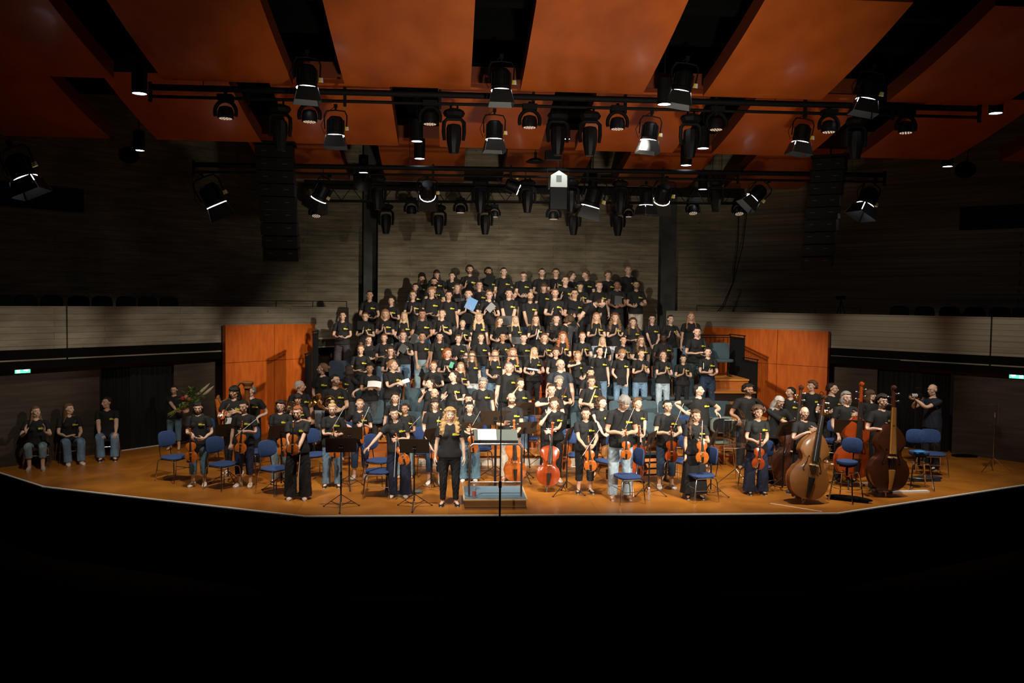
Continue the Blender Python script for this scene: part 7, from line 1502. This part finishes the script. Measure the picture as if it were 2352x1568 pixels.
S1 = [(643, 240, 15.6, 1.0, 'near bar above the left speaker array'), (1043, 250, 15.5, 1.0, 'near bar left of centre'), (1282, 256, 15.7, 1.0, 'near bar in the central ceiling gap'), (1356, 256, 15.5, 1.0, 'near bar right of centre'), (1587, 262, 15.5, 1.0, 'near bar below the right ceiling spotlight'), (1967, 268, 15.6, 1.0, 'near bar above the right speaker array'),
      (868, 404, 19.65, .95, 'middle bar left, dark before the pilaster'), (1104, 412, 19.6, .95, 'middle bar left of the white loudspeaker'), (1212, 412, 19.6, .95, 'middle bar just left of the white loudspeaker'), (1312, 412, 19.6, .95, 'middle bar just right of the white loudspeaker'), (1425, 414, 19.6, .95, 'middle bar right part'), (1645, 412, 19.8, .95, 'middle bar right, before the dark pilaster'),
      (887, 468, 23.1, 1.0, 'rear truss, leftmost'), (1008, 470, 23.1, 1.0, 'rear truss, second'), (1115, 470, 23.1, 1.0, 'rear truss, third'), (1318, 472, 23.1, 1.0, 'rear truss, fourth'), (1420, 474, 23.1, 1.0, 'rear truss, rightmost')]
for px, py, Y, s_, lb in S1: sp.place(on_y(px, py, Y), 0, 'black moving head spot light on the '+lb, 'moving head spot lights', scale=s_)
D1 = [(320, 152, 14.9, 1.0, 'between the two leftmost near ceiling panels'), (958, 274, 18.0, 1.0, 'in the ceiling gap left of centre, upper'), (964, 318, 19.6, 1.0, 'in the ceiling gap left of centre, lower'), (1527, 180, 15.0, 1.0, 'left of the right ceiling spotlight'), (1616, 290, 17.5, 1.0, 'in the right ceiling gap, upper'), (1577, 332, 19.6, 1.05, 'in the right ceiling gap, lower'), (2289, 204, 15.5, 1.0, 'at the far right'), (319, 300, 19.5, .95, 'beside the dark dish at left'), (2178, 340, 19.5, .95, 'beside the dark dish at right'), (835, 356, 22.5, 1.0, 'above the dark disc left of centre'), (1362, 392, 22.8, 1.0, 'behind the middle bar right of the white loudspeaker'), (1615, 396, 22.8, 1.0, 'behind the middle bar near the right pilaster'), (1302, 290, 18.5, .6, 'small one in the central ceiling gap')]
for px, py, Y, s_, lb in D1: dn_.place(on_y(px, py, Y), 0, 'black lit downlight canister '+lb, 'lit downlight canisters', scale=s_)
# dishes
def mk_dish():
    t = thing('round_lamp', 'x', 'lamp'); b = MB(); b.lathe([(.02, 0), (.12, .03), (.22, .09), (.215, .10), (.11, .05), (.02, .02)], 28, ax=(0, 0, -1)); b.build('shade', M['blackmetal'], t); b = MB(); b.cyl((0, 0, 0), (0, 0, .12), .03); b.cyl((0, 0, .1), (0, 0, 1.2), .008); b.build('mount', RG, t); return t
di = Rep(mk_dish)
for px, py, Y, rt, s_, lb in ((1230, 362, 19.0, (0, 0, 0), 1.0, 'flat round hanging lamp left of the white loudspeaker'), (835, 415, 19.4, (1.3, 0, .4), 1.0, 'dark round dish facing the viewer on the middle bar'), (297, 352, 19.0, (1.2, 0, .5), .95, 'dark round dish under the left ceiling panels'), (2218, 385, 19.0, (1.2, 0, -.5), 1.0, 'dark round dish under the right ceiling panels')): di.place(on_y(px, py, Y), 0, lb, 'round dishes and lamps', rot=rt, scale=s_)
# white loudspeaker with grille
c = on_y(1281, 415, 19.3); t = thing('ceiling_loudspeaker', 'house-shaped white topped loudspeaker with black grille hanging at the centre', 'loudspeaker', c)
b = MB(); b.prism([(-.19, -.17), (.19, -.17), (.185, .09), (0, .20), (-.185, .09)], -.22, .22, ax='xz'); b.build('cabinet_top', M['white'], t, smooth=0)
b = MB(); b.box((0, -.223, .02), (.12, .01, .14)); b.build('handle_recess', mat('grey_recess', (.25, .26, .25), .4), t, smooth=0)
b = MB(); b.box((0, -.12, -.42), (.37, .2, .48)); b.build('grille', M['blackmetal'], t, smooth=0)
b = MB(); b.tube([(-.24, 0, -.2), (-.24, 0, .24), (.24, 0, .24), (.24, 0, -.2)], .012, 6); b.cyl((0, 0, .24), (0, 0, .5), .01); b.build('bracket', RG, t)
spot((c[0], c[1]-.75, c[2]+.9), tuple(c), 70, 50, .5, .05, (.9, 1, .95))
c2 = on_y(1270, 357, 18.5); b = MB(); b.box(c2, (.34, .2, .2)); b.cyl(c2, (c2[0], c2[1], 7.2), .01, n=6); tag(b.build('power_box', RG, smooth=0), 'black ribbed box hanging above the white loudspeaker', 'box')
# line arrays
def array(top, bot, Y, rz, lab, n=9, wd=.80, bend=.35):
    A = on_y(*top, Y); t = thing('line_array', lab, 'loudspeaker array', A, R(rz)); B = on_y(*bot, Y); Rz = rot((0, 0, 1), R(-rz)); D = Rz@(B-A); h = -D[2]/n
    for i in range(n):
        u = (i+.5)/n; a = bend*u**1.6; x = D[0]*u; y = D[1]*u+.35*u*u*.6; Mx = rot((1, 0, 0), a*.7); b = MB(); b.box((x, y, -h*(i+.5)), (wd*(1-.05*u), .48, h*.93), M=Mx); b.build('cabinet', M['blackmetal'], t, smooth=0)
        b = MB()
        for s_ in (-1, 1): b = MB(); b.box((x+s_*wd*.27, y-.245, -h*(i+.5)), (.10, .006, .016), M=Mx); b.build('rigging_plate', M['steelgrey'], t, smooth=0)
    b = MB(); b.box((0, 0, .05), (wd+.1, .5, .06)); b.cyl((0, 0, .05), (0, 0, 8.25-A[2]), .02); b.build('fly_bar', RG, t, smooth=0)
M['steelgrey'] = mat('dull_steel', (.09, .09, .09), .5, .5)
array((631, 336), (646, 596), 19.3, 4, 'long black hanging loudspeaker array at the left', wd=.80)
array((1908, 366), (1872, 612), 19.3, -32, 'long black hanging loudspeaker array at the right, turned inward', wd=.72)
# black balcony projectors on the parapets
for px, py, Y, lb in ((239, 720, 19.6, 'small black projector hooked on the left balcony parapet'), (2206, 735, 19.9, 'small black projector hooked on the right balcony parapet')):
    c = on_y(px, py, Y); t = thing('parapet_projector', lb, 'projector', c, 0); b = MB(); b.box((0, 0, .05), (.12, .14, .2)); b.box((0, .08, .14), (.13, .12, .04)); b.build('housing', M['blackmetal'], t, smooth=0); b = MB(); b.cyl((0, -.02, -.05), (0, -.10, -.12), .045); b.build('lens_tube', M['blackmetal'], t)
# video camera on the right balcony
c = on_y(1932, 690, 22.9); t = thing('video_camera', 'small dark video camera on tripod on the right balcony', 'video camera', c); b = MB(); b.box((0, 0, .08), (.2, .14, .1)); b.cyl((-.1, 0, .08), (-.16, 0, .08), .03); b.build('camera_body', M['black'], t, smooth=0)
for k in range(3): a = 2*pi*k/3; b = MB(); b.cyl((0, 0, .04), (.15*cos(a), .15*sin(a), -.5), .01, n=6); b.build('tripod_leg', M['black'], t)
# loose cables right of the back wall
for k, (x1, x2) in enumerate(((1700, 1622), (1722, 1630))):
    a = on_y(x1, 430, 24.5); m_ = on_y((x1+x2)/2+22-14*k, 650, 24.4); e = on_y(x2, 742, 24.2); b = MB(); b.tube([a, a*.5+m_*.5+np.array([.05, 0, -.3]), m_, e*.5+m_*.5+np.array([.08, 0, -.1]), e], .012, 6); tag(b.build('hanging_cable', RG), '%s black cable sweeping down to the right red panel' % ('left', 'right')[k], 'cable')
# labels speak of persons by clothing, hair, pose and what they hold
for o in bpy.data.objects:
    if 'label' in o:
        s_ = o['label']
        for a, b_ in ((r'\bblack woman with black tied hair\b', 'person with tied black hair'), (r'\btan (woman|man)\b', r'\1'), (r'\b(broad|small|young|slim) (woman|man)\b', r'\2'), (r'\b(woman|man)\b', 'person'), (r'\b(his|her)\b', 'the'), (r'\bshe stands\b', 'they stand')): s_ = re.sub(a, b_, s_)
        o['label'] = s_
